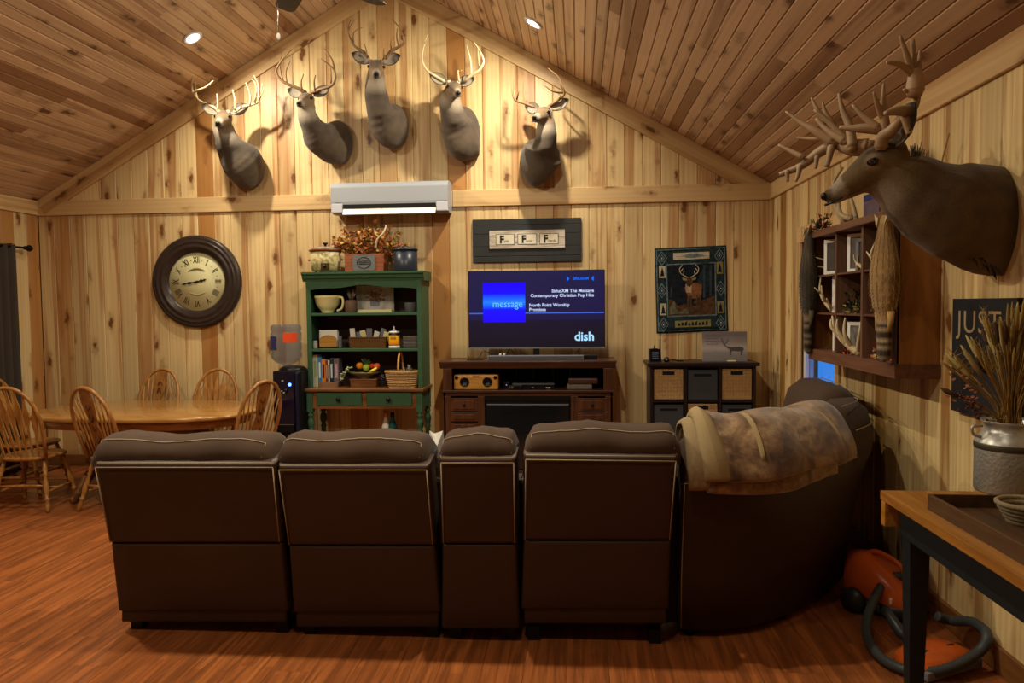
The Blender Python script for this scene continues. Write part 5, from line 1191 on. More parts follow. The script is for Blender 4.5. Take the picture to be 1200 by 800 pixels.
# 6: the big one on the right wall, in profile, looking left
def big_deer():
    YN = 3.50
    Bc = PX(1184, 262, XR); root = thing('deer_mount', 'huge buck mount on the right wall with massive many pointed antlers', 'deer mount', (XR, Bc.y, Bc.z)); B0 = root.location.copy()
    Yb = Bc.y
    def W(px, py, dy=0): return P(px, py, Yb+dy)-B0
    k = Yb/F
    ch = [(Vector((-.002, .15, 0)), .15, .255, (0, 0, 1)), (W(1170, 262, .12), .155, .255, (0, 0, 1)), (W(1148, 256, .07), .16, .24, (0, 0, 1)), (W(1120, 247), .17, .215, (0, 0, 1)), (W(1095, 238), .16, .185, (0, 0, 1)), (W(1070, 222), .13, .155, (-.3, 0, 1)), (W(1050, 207), .11, .125, (-.4, 0, 1)), (W(1046, 201), .10, .12, (-.4, 0, 1))]
    H = W(1038, 193, .0); fd = (W(986, 213, .02)-H).normalized()
    a1 = lambda pts, d0, d1, r0, r1: ([W(900+u/4.443, 40+v/4.443, d0+(d1-d0)*i/(len(pts)-1)) for i, (u, v) in enumerate(pts)], r0, r1)
    near = [a1([(588, 580), (600, 530), (640, 505), (690, 445), (745, 400), (775, 330), (765, 180), (752, 28)], -.07, -.26, .028, .009),
            a1([(600, 530), (610, 470), (600, 370), (603, 255)], -.08, -.14, .026, .005), a1([(605, 440), (575, 380), (550, 300)], -.10, -.16, .018, .004),
            a1([(600, 495), (500, 490), (430, 490), (372, 484)], -.08, -.02, .026, .007), a1([(575, 490), (500, 430), (440, 368)], -.09, -.05, .018, .005),
            a1([(755, 210), (722, 110), (688, 8)], -.24, -.28, .017, .005), a1([(770, 215), (788, 160), (792, 84)], -.25, -.22, .015, .005), a1([(750, 210), (690, 160), (618, 148)], -.24, -.30, .017, .005),
            a1([(715, 430), (728, 480), (735, 520)], -.2, -.2, .02, .012), a1([(770, 300), (735, 300), (705, 288)], -.22, -.24, .014, .005), a1([(740, 400), (670, 400), (610, 412)], -.2, -.26, .026, .009),
            a1([(765, 290), (768, 240), (764, 180)], -.23, -.24, .038, .026)]
    far = [a1([(520, 590), (440, 590), (400, 580), (350, 570), (260, 620), (170, 688), (60, 732)], .07, .26, .040, .012),
           a1([(450, 595), (410, 560), (330, 470), (240, 392)], .09, .16, .026, .006), a1([(440, 590), (425, 480), (390, 400), (368, 308)], .07, .10, .024, .006), a1([(340, 470), (300, 410), (285, 355)], .14, .16, .014, .004),
           a1([(300, 455), (255, 390), (226, 330)], .15, .18, .013, .004), a1([(340, 565), (240, 500), (170, 460), (92, 402)], .14, .24, .022, .004), a1([(290, 540), (220, 545), (150, 538)], .17, .24, .014, .005),
           a1([(180, 640), (120, 610), (55, 577)], .2, .26, .014, .006), a1([(330, 590), (318, 640), (305, 690)], .14, .14, .018, .012), a1([(165, 690), (158, 730), (145, 766)], .2, .2, .014, .006), a1([(100, 715), (100, 740), (102, 768)], .24, .24, .013, .007), a1([(255, 640), (250, 680), (248, 700)], .17, .17, .012, .006),
           a1([(400, 560), (320, 510), (250, 440)], .1, .18, .02, .008)]
    jaw = H
    def under(p):
        d = p-W(1022, 232); return max(0, 1-d.length*7)*.5+ (max(0, 1-(p-W(1165, 318)).length*7))*.5
    deer(root, ch, H, fd, (0, 0, 1), 1.16, .016, under, body_c=sr('64502f'), grey_c=sr('46382a'), ear_spread=.7, ear_h=.95, antler_lists=[near, far], ant_mat=M['antler_big'])
    # ruff of hair at the brisket edge
    random.seed(5); b = MB()
    for i in range(60):
        u = i/59; p = W(1100+u*70, 287+u*34)+Vector((0, random.uniform(-.06, .04), random.uniform(-.0, .02))); b.tube([p, p+Vector((.01, -.004, -.02-random.random()*.02))], [.004, .001], 4)
    tag(b.build('brisket_hair', plain('dark_hair', '3a2c1e', .9), root), kind='stuff')
big_deer()
# ================================================================ sectional sofa
def leather():
    t = NT('brown_leather_fabric', .48, .35); v = t.obj(); n = t.noise(v, 3.0, 3); g = t.noise(v, 170, 3, .7)
    t.col(t.mix(n, sr('301d11'), sr('3d2717'))); t.bump(g, .25, .002); return t.m
def suede():
    t = NT('brown_suede', .85, .2); v = t.obj(); n = t.noise(v, 6.0, 4); g = t.noise(v, 200, 3, .7)
    t.col(t.mix(n, sr('38281d'), sr('4b3727'))); t.bump(g, .3, .002); t.b.inputs['Sheen Weight'].default_value = .06; return t.m
M['leather'], M['suede'] = leather(), suede()
M['gap_shade'] = plain('shadow_brown_leather', '241812', .6)  # dark brown that stands in for shade in the sofa gaps
M['stitch'] = plain('pale_stitching', '9a8668', .7, var=.35, scale=300)
sofa = thing('sectional_sofa', 'dark brown reclining sectional sofa seen from behind with pale stitching', 'sofa', (0, 3.6, 0)); SO = sofa.location.copy()
def lv(p): return Vector(p)-SO
def pad(name, mat, parent, corners_back, thick, bulge=.02, n=10, m=6, rnd=.03):
    """a rectangular padded panel: corners_back = (tl, tr, br, bl) of the outer face, thick towards +y; rounded edges"""
    tl, tr, br, bl = [Vector(c) for c in corners_back]; vs = []; fs = []
    nrm = (tr-tl).cross(bl-tl).normalized()
    if nrm.y > 0: nrm = -nrm
    W_ = (tr-tl).length; H_ = (tl-bl).length
    def e(t, L):   # 0..1 -> drop near the edges
        d = min(t, 1-t)*L; return math.sqrt(max(0, 1-(1-min(d/rnd, 1))**2))
    us = [0, .25*rnd/W_, .6*rnd/W_, rnd/W_]+[rnd/W_+(1-2*rnd/W_)*i/n for i in range(1, n)]+[1-rnd/W_, 1-.6*rnd/W_, 1-.25*rnd/W_, 1]
    ws = [0, .25*rnd/H_, .6*rnd/H_, rnd/H_]+[rnd/H_+(1-2*rnd/H_)*i/m for i in range(1, m)]+[1-rnd/H_, 1-.6*rnd/H_, 1-.25*rnd/H_, 1]
    N, Mm = len(us), len(ws)
    for w in ws:
        for u in us:
            p = tl.lerp(tr, u).lerp(bl.lerp(br, u), w); k = e(u, W_)*e(w, H_)
            vs.append(p-nrm*rnd*(1-k)+nrm*bulge*math.sin(PI*u)*math.sin(PI*w))
    for j in range(Mm-1):
        for i in range(N-1): a = j*N+i; fs.append((a, a+1, a+N+1, a+N))
    k0 = len(vs)
    ring = [i for i in range(N)]+[j*N+N-1 for j in range(1, Mm)]+[(Mm-1)*N+i for i in range(N-2, -1, -1)]+[j*N for j in range(Mm-2, 0, -1)]
    vs += [vs[i]-nrm*(thick) for i in ring]; L = len(ring)
    fs += [(ring[i], ring[(i+1) % L], k0+(i+1) % L, k0+i) for i in range(L)]; fs.append(tuple(k0+i for i in range(L)))
    b = MB(); b.add(vs, fs, True); return b.build(name, mat, parent)
def stitch(parent, pts, r=.0028, name='stitching'):
    b = MB(); pts = [Vector(p) for p in pts]
    b.tube(pts, r, 5); return b.build(name, M['stitch'], parent)
def module(kind, pxs, tops, label=None, seed=0):
    """pxs: (bottom-left, bottom-right, top-left, top-right px); tops: (cushion y, panel top y, seam y, panel bottom y, skirt bottom y)"""
    bl, br, tl_, tr_ = pxs; yc, yp, ys, yb, yk = tops
    Yt, Ym, Yb_ = 3.44, 3.52, 3.60
    sec = bpy.data.objects.new(kind, None); COL.objects.link(sec); sec.parent = sofa
    if label: sec['label'] = label
    mx0, mx1 = bl+(tl_-bl)*.42, br+(tr_-br)*.42
    TL, TR = lv(P(tl_, yp, Yt)), lv(P(tr_, yp+(2 if tr_ > 700 else 0), Yt)); ML, MR = lv(P(mx0, ys, Ym)), lv(P(mx1, ys, Ym)); BL, BR = lv(P(bl-2, yb, Yb_-.02)), lv(P(br+2, yb, Yb_-.02))
    zt = (TL.z+TR.z)/2
    pad('back_panel', M['leather'], sec, (TL, TR, MR, ML), .12, .008, rnd=.022)
    pad('lower_flap', M['leather'], sec, (ML+Vector((.004, .006, .002)), MR+Vector((-.004, .006, .002)), BR, BL), .12, .012, rnd=.018)
    KL, KR = lv(P(bl+2, yk, Yb_+.0)), lv(P(br-1, yk, Yb_+.0))
    if yk-yb > 3: pad('skirt', M['leather'], sec, (BL+Vector((.012, .01, .01)), BR+Vector((-.012, .01, .01)), KR, KL), .04, .0, 6, 2, rnd=.01)
    # stitching frame of the back panel
    o = Vector((0, -.004, 0)); i_ = .012
    a = TL+Vector((i_, -.002, -.022)); c = TR+Vector((-i_, -.002, -.022)); d = ML+Vector((i_, -.0, .01)); e_ = MR+Vector((-i_, 0, .01))
    stitch(sec, [a+o, c+o]); stitch(sec, [a+Vector((0, .012, .018)), c+Vector((0, .012, .018))]); stitch(sec, [a+o, d+o]); stitch(sec, [c+o, e_+o])
    # head cushion with soft top
    Yc = 3.53; cl, cr2 = lv(P(tl_+2, yc, Yc)), lv(P(tr_-1 if tr_ < 700 else tr_+2, yc, Yc)); x0, x1 = cl.x, cr2.x; zc = (cl.z+cr2.z)/2; zlo = zt-.06
    W_ = x1-x0; N = 22; rs = []; random.seed(seed)
    dz = (cr2.z-cl.z)
    prof = [(-.0, 0.0), (-.035, .22), (-.045, .5), (-.03, .75), (0.03, .93), (.10, 1.0), (.19, .97), (.26, .80), (.28, .5), (.25, .2), (.2, 0)]
    for i in range(N+1):
        u = i/N; e = min(u, 1-u)*W_; f = math.sqrt(max(0, 1-(1-min(e/.075, 1))**2)); x = x0+W_*u; ring = []
        for (py, pz) in prof:
            h = (zc-zlo)*(.60+.40*f)*pz + dz*(u-.5)*pz; y = .02+(py-.1)*(.80+.20*f)
            wob = .006*noise.noise(Vector((x*9+seed*7, py*12, pz*4)))+.004*noise.noise(Vector((x*30, pz*9, seed)))
            ring.append(Vector((x, y+.03-SO.y+3.56+wob*1.5, zlo+h+wob+.008*math.sin(u*PI*3+seed)*f*(pz > .7))))
        rs.append(ring)
    b = MB(); b.rings(rs); cu = b.build('head_cushion', M['suede'], sec)
    seam = [rs[i][4].lerp(rs[i][3], .3)+Vector((0, -.003, .003)) for i in range(1, N)]; stitch(cu, [rs[1][2]]+seam+[rs[N-1][2]], .0026)
    # seat in front
    xc0, xc1 = (BL.x+.01), (BR.x-.01); front = .98
    MB().box((xc0, .10, .06), (xc1, front-.06, .30), bev=.02).build('seat_base', M['leather'], sec)
    if kind == 'console_section':
        MB().box((xc0, .10, .30), (xc1, front-.05, .60), bev=.03).build('console_lid', M['leather'], sec)
        for s in (.72, .82): MB().lathe([(.045, 0), (.045, .006), (.038, .006), (.036, -.002)], c=((xc0+xc1)/2, s, .60), seg=20, cap=False).build('cup_ring', M['chrome'], sec)
    else:
        MB().box((xc0, .26, .29), (xc1, front, .50), bev=.06).build('seat_cushion', M['suede'], sec)
        pad('footrest', M['suede'], sec, (Vector((xc0+.01, front+.03, .42)), Vector((xc1-.01, front+.03, .42)), Vector((xc1-.01, front+.01, .10)), Vector((xc0+.01, front+.01, .10))), .05, .02)
        MB().box((xc0+.01, .16, .45), (xc1-.01, .34, .9), bev=.07).build('back_cushion', M['suede'], sec)
    MB().box((xc0-.035, .15, .05), (xc1+.035, .30, .78), bev=.02).build('gap_filler', M['gap_shade'], sec)  # added dark block so the gaps between sections look shaded
    for x in (xc0+.05, xc1-.05): MB().box((x-.03, .04, 0), (x+.03, .10, .07)).build('foot', M['black'], sec)
    return sec, BL, BR
module('recliner_section', (140, 336, 109.5, 323), (511, 542, 637, 717, 729), 'left end recliner section', 1)
module('recliner_section', (345, 515, 324.5, 503), (509, 545, 640, 719, 735), 'middle recliner section left of the console', 2)
module('console_section', (519, 607, 514, 605), (505, 536.5, 638, 738, 740), 'narrow console section', 3)
module('recliner_section', (612, 782, 613, 795), (499, 532.5, 634, 715, 731), 'right recliner section', 4)
# left arm
ax = lv(P(140, 700, 3.62)).x
MB().box((ax-.015, .12, .06), (ax+.20, .98, .62), bev=.06).build('left_arm', M['leather'], sofa)
# corner wedge and right wing: swept back along a curved plan
fl = [PZ(795, 747, 0), PZ(840, 748, 0), PZ(890, 741, 0), PZ(933, 724, 0), PZ(965, 704, 0), PZ(990, 680, 0)]
plan = [Vector((p.x, p.y, 0)) for p in fl]+[Vector((1.60, 4.75, 0)), Vector((1.665, 5.1, 0)), Vector((1.69, 5.5, 0)), Vector((1.69, 5.95, 0))]
path = smooth_pts(plan, 5)
def normals(path):
    out = []
    for i in range(len(path)):
        t = (path[min(i+1, len(path)-1)]-path[max(i-1, 0)]).normalized(); out.append(Vector((t.y, -t.x, 0)))
    return out
nor = normals(path); NP = len(path); kw = 5*5+2      # wedge ends here
wing = bpy.data.objects.new('corner_section', None); COL.objects.link(wing); wing.parent = sofa; wing['label'] = 'curved corner section under the blanket'
def sweep(name, mat, parent, i0, i1, prof, wob=0.0, endround=True):
    """prof: (outward, z) closed outline"""
    rs = []
    for i in range(i0, i1+1):
        e = min(i-i0, i1-i)/max(1, (i1-i0)); f = 1.0
        if endround: f = [.80, .95][min(i-i0, i1-i)] if min(i-i0, i1-i) < 2 else 1.0
        zc = sum(q[1] for q in prof)/len(prof); oc = sum(q[0] for q in prof)/len(prof)
        ring = []
        for o_, z_ in prof:
            oo, zz = oc+(o_-oc)*f, zc+(z_-zc)*(f if endround else 1)
            p = path[i]+nor[i]*oo; w_ = wob*noise.noise(Vector((p.x*7, p.y*7, zz*6)))
            ring.append(lv(Vector((p.x, p.y, zz)))+nor[i]*w_+Vector((0, 0, w_)))
        rs.append(ring)
    b = MB(); b.rings(rs); return b.build(name, mat, parent)
sweep('outer_back', M['leather'], wing, 0, kw, [(0, .045), (.02, .30), (.08, .60), (.125, .80), (.12, .83), (.08, .84), (-.12, .84), (-.14, .5), (-.14, .045)], endround=False)
MB().box(tuple(lv(path[0]+Vector((-.07, .05, .05)))), tuple(lv(path[0]+Vector((.03, .22, .80)))), bev=.02).build('gap_filler', M['gap_shade'], wing)  # added dark filler, keeps the lit floor from showing beside the wedge
stitch(wing, [lv(path[0]+nor[0]*(.004+.002))+Vector((.012, 0, .05)), lv(path[0]+nor[0]*.026)+Vector((.012, 0, .30)), lv(path[0]+nor[0]*.088)+Vector((.014, 0, .60)), lv(path[0]+nor[0]*.131)+Vector((.016, 0, .80))])
stitch(wing, [lv(path[i]+nor[i]*.130)+Vector((0, 0, .805)) for i in range(0, kw)])
CO = .07
cush = [(.05, .79), (.075, .88), (.055, .96), (.0, 1.03), (-.07, 1.06), (-.16, 1.04), (-.24, .97), (-.27, .82), (-.26, .6), (-.14, .6), (-.08, .72)]
sweep('head_cushion', M['suede'], wing, 0, 10, [(a-.01+CO, b_-.05) for a, b_ in cush], .012)
cc_ = sweep('head_cushion', M['suede'], wing, 10, kw-7, [(a+CO, b_-.015) for a, b_ in cush], .012)
sweep('seat_cushion', M['suede'], wing, 0, kw, [(-.14, .30), (-.14, .5), (-.45, .5), (-.62, .46), (-.62, .08), (-.14, .08)], endround=False)
wing2 = bpy.data.objects.new('recliner_section', None); COL.objects.link(wing2); wing2.parent = sofa; wing2['label'] = 'recliner section along the right wall with a large puckered head cushion'
sweep('back_panel', M['leather'], wing2, kw+1, NP-4, [(-.0, .08), (.03, .5), (.10, .82), (-.0, .83), (-.14, .4), (-.14, .08)], endround=False)
i0, i1 = kw-7, NP-4
big = [(a_+.075, b_-.01) for a_, b_ in [(.015, .72), (.06, .84), (.065, .95), (.03, 1.07), (-.05, 1.13), (-.16, 1.13), (-.26, 1.05), (-.30, .9), (-.28, .65), (-.14, .6), (-.05, .68)]]
hc = sweep('head_cushion', M['suede'], wing2, i0, i0+9, [(a, b_-.035) for a, b_ in big], .02)
hc2 = sweep('head_cushion', M['suede'], wing2, i0+9, NP-4, big, .014)
for (j0, j1), h_, dz in (((i0, i0+9), hc, -.03), ((i0+9, NP-4), hc2, .0)):
    stitch(h_, [lv(path[i]+nor[i]*.14)+Vector((0, 0, .99+dz)) for i in range(j0+1, j1)], .003)
    stitch(h_, [lv(path[i]+nor[i]*.06)+Vector((0, 0, 1.112+dz)) for i in range(j0+1, j1)], .003)
sweep('seat_cushion', M['suede'], wing2, kw+1, NP-4, [(-.14, .30), (-.14, .5), (-.55, .52), (-.75, .47), (-.75, .08), (-.14, .08)], endround=False)
for i in (2, 14, 22, 34): MB().cyl(lv(path[i]-nor[i]*.06)+Vector((0, 0, 0)), lv(path[i]-nor[i]*.06)+Vector((0, 0, .06)), .03, .03, 10).build('foot', M['black'], wing)
# right end arm
pe = lv(path[NP-5]); MB().box((pe.x-.75, pe.y+.02, .06), (pe.x-.02, pe.y+.22, .64), bev=.06).build('right_arm', M['leather'], sofa)
# blanket folded over the corner cushions
def blanket():
    t_ = thing('throw_blanket', 'folded brown and cream fleece blanket draped over the curved sofa corner', 'blanket', tuple(path[8]+Vector((0, 0, 1.03)))); O = t_.location.copy()
    t = NT('wildlife_fleece', .95, .1); v = t.obj(); n1 = t.noise(v, 5.5, 4, .6, .8); n2 = t.noise(v, 34, 3, .6); g = t.noise(v, 240, 2)
    c = t.ramp(n1, [(.30, sr('36271c')), (.42, sr('6a4f38')), (.52, sr('8a6c4c')), (.62, sr('a88c68')), (.75, sr('543e2e'))])
    c = t.mix(t.math('MULTIPLY', t.ramp(n2, [(.45, 0.0), (.7, 1.0)]), .45), c, sr('4c3a2c')); t.col(c); t.bump(g, .6, .004); t.b.inputs['Sheen Weight'].default_value = .4; fleece = t.m
    lining = plain('cream_fleece', '8c7858', .95, var=.2, scale=120, bump=.5); hem = plain('hem_tan', '94805c', .95, var=.15, scale=120, bump=.5)
    def layer(name, mat, s0, s1, prof, th, seed, taper=None, parent=t_, sh0=0, sh1=0):
        prof = [(a+.07, b_-.025) for a, b_ in prof]
        """prof: list of (outward, z) lines over the cushion from inside to the back hem"""
        K = 34; rs = []; pr = smooth_pts([Vector((a, b_, 0)) for a, b_ in prof], 4); J = len(pr)
        top = []; bot = []
        for i in range(K+1):
            s = s0+(s1-s0)*i/K; u = i/K
            e = min(u, 1-u)*((s1-s0)*.065); fr = math.sqrt(max(0, 1-(1-min(e/.06, 1))**2)); r1 = []; r2 = []
            for k, q in enumerate(pr):
                q2 = pr[max(0, k-1)]; q3 = pr[min(J-1, k+1)]; d = (q3-q2).normalized(); nn = Vector((d.y, -d.x)); 
                if k < J/2 and nn.y < 0 or k >= J/2 and nn.x < -.2: nn = -nn
                v_ = k/(J-1); j = max(0, s+(sh0*(1-u)+sh1*u)*v_); i_ = int(j); f = j-i_; i2 = min(i_+1, NP-1); p = path[i_].lerp(path[i2], f); n = nor[i_].lerp(nor[i2], f).normalized(); ev = min(v_, 1-v_)*1.2; fv = math.sqrt(max(0, 1-(1-min(ev/.10, 1))**2))
                w_ = .015*noise.noise(Vector((s*.35, v_*3.5, seed)))+.010*math.sin(s*.75+v_*5+seed)
                hang = (taper(u) if taper else 0)*max(0, v_-.45)/.55
                base = Vector((q.x, q.y-hang, 0)); t2 = th*(.25+.75*fr*fv)
                a1_ = base+Vector((nn.x, nn.y, 0))*(t2+w_); a2_ = base+Vector((nn.x, nn.y, 0))*(w_*.8)
                for a_, r_ in ((a1_, r1), (a2_, r2)): pp = p+n*a_.x; r_.append(Vector((pp.x, pp.y, a_.y))-O)
            rs.append(r1+r2[::-1])
        b = MB(); b.rings(rs); return b.build(name, mat, parent)
    pr0 = [(-.30, .93), (-.26, 1.03), (-.17, 1.075), (-.07, 1.09), (.0, 1.06), (.065, .985), (.095, .90), (.10, .83)]
    pr1 = [(-.28, .96), (-.22, 1.055), (-.12, 1.10), (-.04, 1.105), (.03, 1.07), (.085, 1.0), (.115, .93), (.12, .875)]
    layer('under_fold', fleece, .5, 16.5, [(a, b_-.0) for a, b_ in pr0], .028, 2, lambda u: .03+.02*math.sin(u*4), sh0=2.6, sh1=-.5)
    layer('top_fold', fleece, 1.5, 18.5, pr1, .045, 5, lambda u: .02*(1-u)+.03*math.sin(u*7)*.3, sh0=2.6, sh1=0)
    layer('cream_lining', lining, -0.0, 2.2, [(a+.006, b_+.01) for a, b_ in pr0], .03, 3, lambda u: .03, sh0=1.2, sh1=2.0)
    h1 = layer('hem', hem, 1.3, 2.6, [(a+.012, b_+.014) for a, b_ in pr1], .047, 4, lambda u: .03, sh0=1.6, sh1=2.6)
    layer('hem', hem, 7.2, 7.7, [(a+.01, b_+.004) for a, b_ in pr1[:7]], .047, 5, None)
    layer('hem', hem, 15.2, 15.7, [(a+.01, b_+.004) for a, b_ in pr1[:7]], .047, 5, None)
blanket()
p = P(511, 512, 3.85)
t_ = thing('tissue', 'white crumpled tissue poking up between the sofa console and its left neighbour', 'tissue', (p.x-.0, 3.90, .80))
b = MB(); b.add([(-.05, 0, 0), (.05, .02, 0), (.03, -.01, P(511, 506, 3.85).z-.80), (-.02, .01, P(511, 510, 3.85).z-.80), (-.045, 0, .2), (0, -.03, .12)], [(0, 1, 5), (1, 2, 5), (2, 3, 5), (3, 4, 5), (4, 0, 5)]); b.build('sheet', M['paper'], t_)
MB().box((-.06, -.05, -.20), (.06, .07, 0), bev=.006).build('tissue_box', M['paper'], t_)
# ================================================================ dining set
def dining_table():
    xr, xl_ = P(301, 474, 6.4).x, -4.85; zt = .76; xc = (xr+xl_)/2; a = (xr-xl_)/2; yc = 6.42; bb = .62
    t_ = thing('dining_table', 'oval golden oak pedestal dining table at the left', 'table', (xc, yc, 0))
    def oval(s, n=56):
        return [(math.copysign(abs(math.cos(2*PI*i/n))**.62, math.cos(2*PI*i/n))*a*s[0], math.copysign(abs(math.sin(2*PI*i/n))**.8, math.sin(2*PI*i/n))*bb*s[1]) for i in range(n)]
    def slab(b, out, levels):
        rs = [[Vector((x*k, y*k, z)) for x, y in out] for k, z in levels]; b.rings(rs)
    b = MB(); slab(b, oval((1, 1)), [(.985, zt-.038), (1.0, zt-.028), (1.0, zt-.010), (.992, zt-.003), (.98, zt)]); b.build('tabletop', M['oak_top'], t_)
    b = MB(); slab(b, oval((.9, .84)), [(1, zt-.115), (1.0, zt-.038)]); b.build('apron', M['oak_top'], t_)
    for s in (-.45, .45):
        b = MB(); b.lathe([(.09, .16), (.12, .2), (.07, .26), (.10, .34), (.13, .44), (.10, .56), (.08, .60), (.16, zt-.115)], c=(s*a*1.0, 0, 0), seg=20); b.build('pedestal', M['hutch_top'], t_)
        for q in (-1, 1):
            b = MB(); b.tube(smooth_pts([(s*a, q*.06, .24), (s*a, q*.22, .20), (s*a, q*.36, .08), (s*a, q*.46, .03)], 4), [.05]*9+[.045, .04, .035, .03], 10, flat=.7); b.build('foot', M['hutch_top'], t_)
    MB().box((-a*.45, -.03, .22), (a*.45, .03, .30), bev=.01).build('stretcher', M['hutch_top'], t_)
    MB().box((-a*.5, -.2, .30), (a*.5, .2, zt-.12), bev=.02).build('gear_box', M['hutch_top'], t_)
    return xc, yc, a, bb
TX, TY, TA, TBb = dining_table()
def chair_proto(kind, label, name='dining_chair'):
    """seat 0.46 wide; faces +y; origin on the floor under the seat centre"""
    t_ = thing(name, label, 'chair', (0, 0, 0), group='oak windsor chairs round the dining table'); O_ = M['oak']; sz = .45
    # saddle seat
    out = []
    for i in range(28):
        a = 2*PI*i/28; x = .235*math.copysign(abs(math.cos(a))**.75, math.cos(a)); y = .215*math.copysign(abs(math.sin(a))**.8, math.sin(a)); out.append((x*(1.0 if y > 0 else .90), y))
    rs = [[Vector((x*k, y*k, z)) for x, y in out] for k, z in ((.90, sz-.034), (1.0, sz-.022), (1.0, sz-.006), (.96, sz), (.6, sz-.008), (.1, sz-.010))]
    MB().rings(rs).build('seat', O_, t_)
    def leg(x, y, x2, y2):
        b = MB(); p0 = Vector((x, y, sz-.03)); p1 = Vector((x2, y2, 0)); pr = [(0, .012), (.12, .016), (.2, .022), (.26, .014), (.28, .022), (.31, .013), (.45, .020), (.56, .023), (.66, .017), (.72, .013), (.74, .022), (.78, .022), (.8, .014), (.86, .021), (.93, .020), (1, .013)]
        b.tube([p0.lerp(p1, t) for t, r in pr], [r for t, r in pr], 10); b.build('leg', O_, t_)
    L = [(-.16, -.13, -.235, -.235), (.16, -.13, .235, -.235), (-.17, .13, -.225, .22), (.17, .13, .225, .22)]
    for q in L: leg(*q)
    at = lambda q, t: Vector((q[0]+(q[2]-q[0])*t, q[1]+(q[3]-q[1])*t, (sz-.03)*(1-t)))
    def rung(a, c, r=.011):
        pts = [a.lerp(c, t) for t in (0, .25, .5, .75, 1)]; MB().tube(pts, [r*.7, r, r*1.35, r, r*.7], 8).build('stretcher', O_, t_)
    rung(at(L[0], .62), at(L[2], .62)); rung(at(L[1], .62), at(L[3], .62)); rung((at(L[0], .62)+at(L[2], .62))/2, (at(L[1], .62)+at(L[3], .62))/2); rung(at(L[0], .5), at(L[1], .5)); rung(at(L[2], .55), at(L[3], .55))
    # bow
    lean = lambda z: -.165-(z-sz)*.30
    Hh = .60; n = 24; bow = []
    for i in range(n+1):
        a = PI*i/n; x = -.225*math.cos(a)*(1+.10*math.sin(a)); zz = sz-.01+Hh*math.sin(a)**.62
        bow.append(Vector((x*(.86+.14*min(1, (zz-sz)/.3)), lean(zz), zz)))
    MB().tube(bow, .0155, 8).build('bow', O_, t_)
    def bow_z(x):
        best = max((p for p in bow if abs(p.x-x) < .03), key=lambda p: p.z, default=bow[n//2]); return best.z
    xs = [-.165, -.11, -.055, 0, .055, .11, .165] if kind == 'arrow' else [-.165, -.125, -.085, .085, .125, .165]
    for x in xs:
        zt = bow_z(x*1.12); p0 = Vector((x*.82, lean(sz)+.005, sz-.012)); p1 = Vector((x*1.12, lean(zt), zt))
        if kind == 'arrow':
            b = MB(); prf = [(0, .006), (.25, .007), (.45, .009), (.55, .020), (.68, .025), (.78, .014), (.86, .007), (1, .006)]
            rr = []
            for t, r in prf:
                p = p0.lerp(p1, t); rr.append([p+Vector((-r, -.005, 0)), p+Vector((r, -.005, 0)), p+Vector((r, .005, 0)), p+Vector((-r, .005, 0))])
            b.rings(rr, smooth=False); b.build('spindle', O_, t_)
        else: MB().tube([p0.lerp(p1, t) for t in (0, .3, .6, 1)], [.006, .0085, .007, .005], 6).build('spindle', O_, t_)
    if kind == 'splat':
        zt = bow_z(0); b = MB(); prf = [(0, .035), (.1, .03), (.2, .05), (.35, .055), (.5, .036), (.62, .05), (.8, .062), (1, .05)]; rr = []
        for t, r in prf:
            p = Vector((0, lean(sz+t*(zt-sz)), sz+t*(zt-sz))); rr.append([p+Vector((-r, -.006, 0)), p+Vector((r, -.006, 0)), p+Vector((r, .006, 0)), p+Vector((-r, .006, 0))])
        b.rings(rr, smooth=False); sp = b.build('splat', M['oak_splat'], t_)
        for t, w_, h_ in ((.30, .022, .05), (.44, .014, .03), (.60, .02, .05), (.74, .024, .03)):
            z = sz+t*(zt-sz); y = lean(z)
            b = MB()
            for s in (-1, 1): b.tube(smooth_pts([(0, y+s*.0065, z-h_), (w_, y+s*.0065, z-h_*.3), (w_*.7, y+s*.0065, z+h_*.4), (0, y+s*.0065, z+h_), (-w_*.7, y+s*.0065, z+h_*.4), (-w_, y+s*.0065, z-h_*.3), (0, y+s*.0065, z-h_)], 3), .004, 5)
            b.build('carving', M['oak_dark'], sp)
    return t_
M['oak_splat'] = wood('oak_splat', 'a06a30', '6a3e18', .35, 1.2, 'z', coat=.2); M['oak_dark'] = plain('oak_carved_dark', '4a2a12', .5)  # second one: dark brown oak for the carving lines
GA = 'oak windsor chairs round the dining table'
ca = chair_proto('arrow', 'oak windsor chair with arrow shaped spindles nearest the curtain, back to the camera')
cs = chair_proto('splat', 'oak windsor chair with carved splat just left of the sofa, back to the camera')
def place(o, x, y, rz, label=None):
    o.location = (x, y, 0); o.rotation_euler = (0, 0, R(rz))
    if label: o['label'] = label
    return o
def fx(px, Y): return P(px, 520, Y).x
place(ca, fx(31, 5.85), 5.93, 7)
place(cs, fx(131, 5.8), 5.93, -16)
c = copy_tree(cs); place(c, fx(168, 6.98), 6.99, 176, 'oak windsor chair with solid dark splat behind the table, facing the camera')
c = copy_tree(ca); place(c, fx(241, 6.93), 6.94, 184, 'oak windsor chair with arrow spindles behind the table under the clock, facing the camera')
c = copy_tree(cs); place(c, P(298, 500, 6.15).x-.17, 6.24, 64, 'oak windsor chair at the right end of the table beside the water cooler')
c = copy_tree(ca); place(c, -5.03, 6.45, -86, 'oak windsor chair at the left end of the table by the curtain')
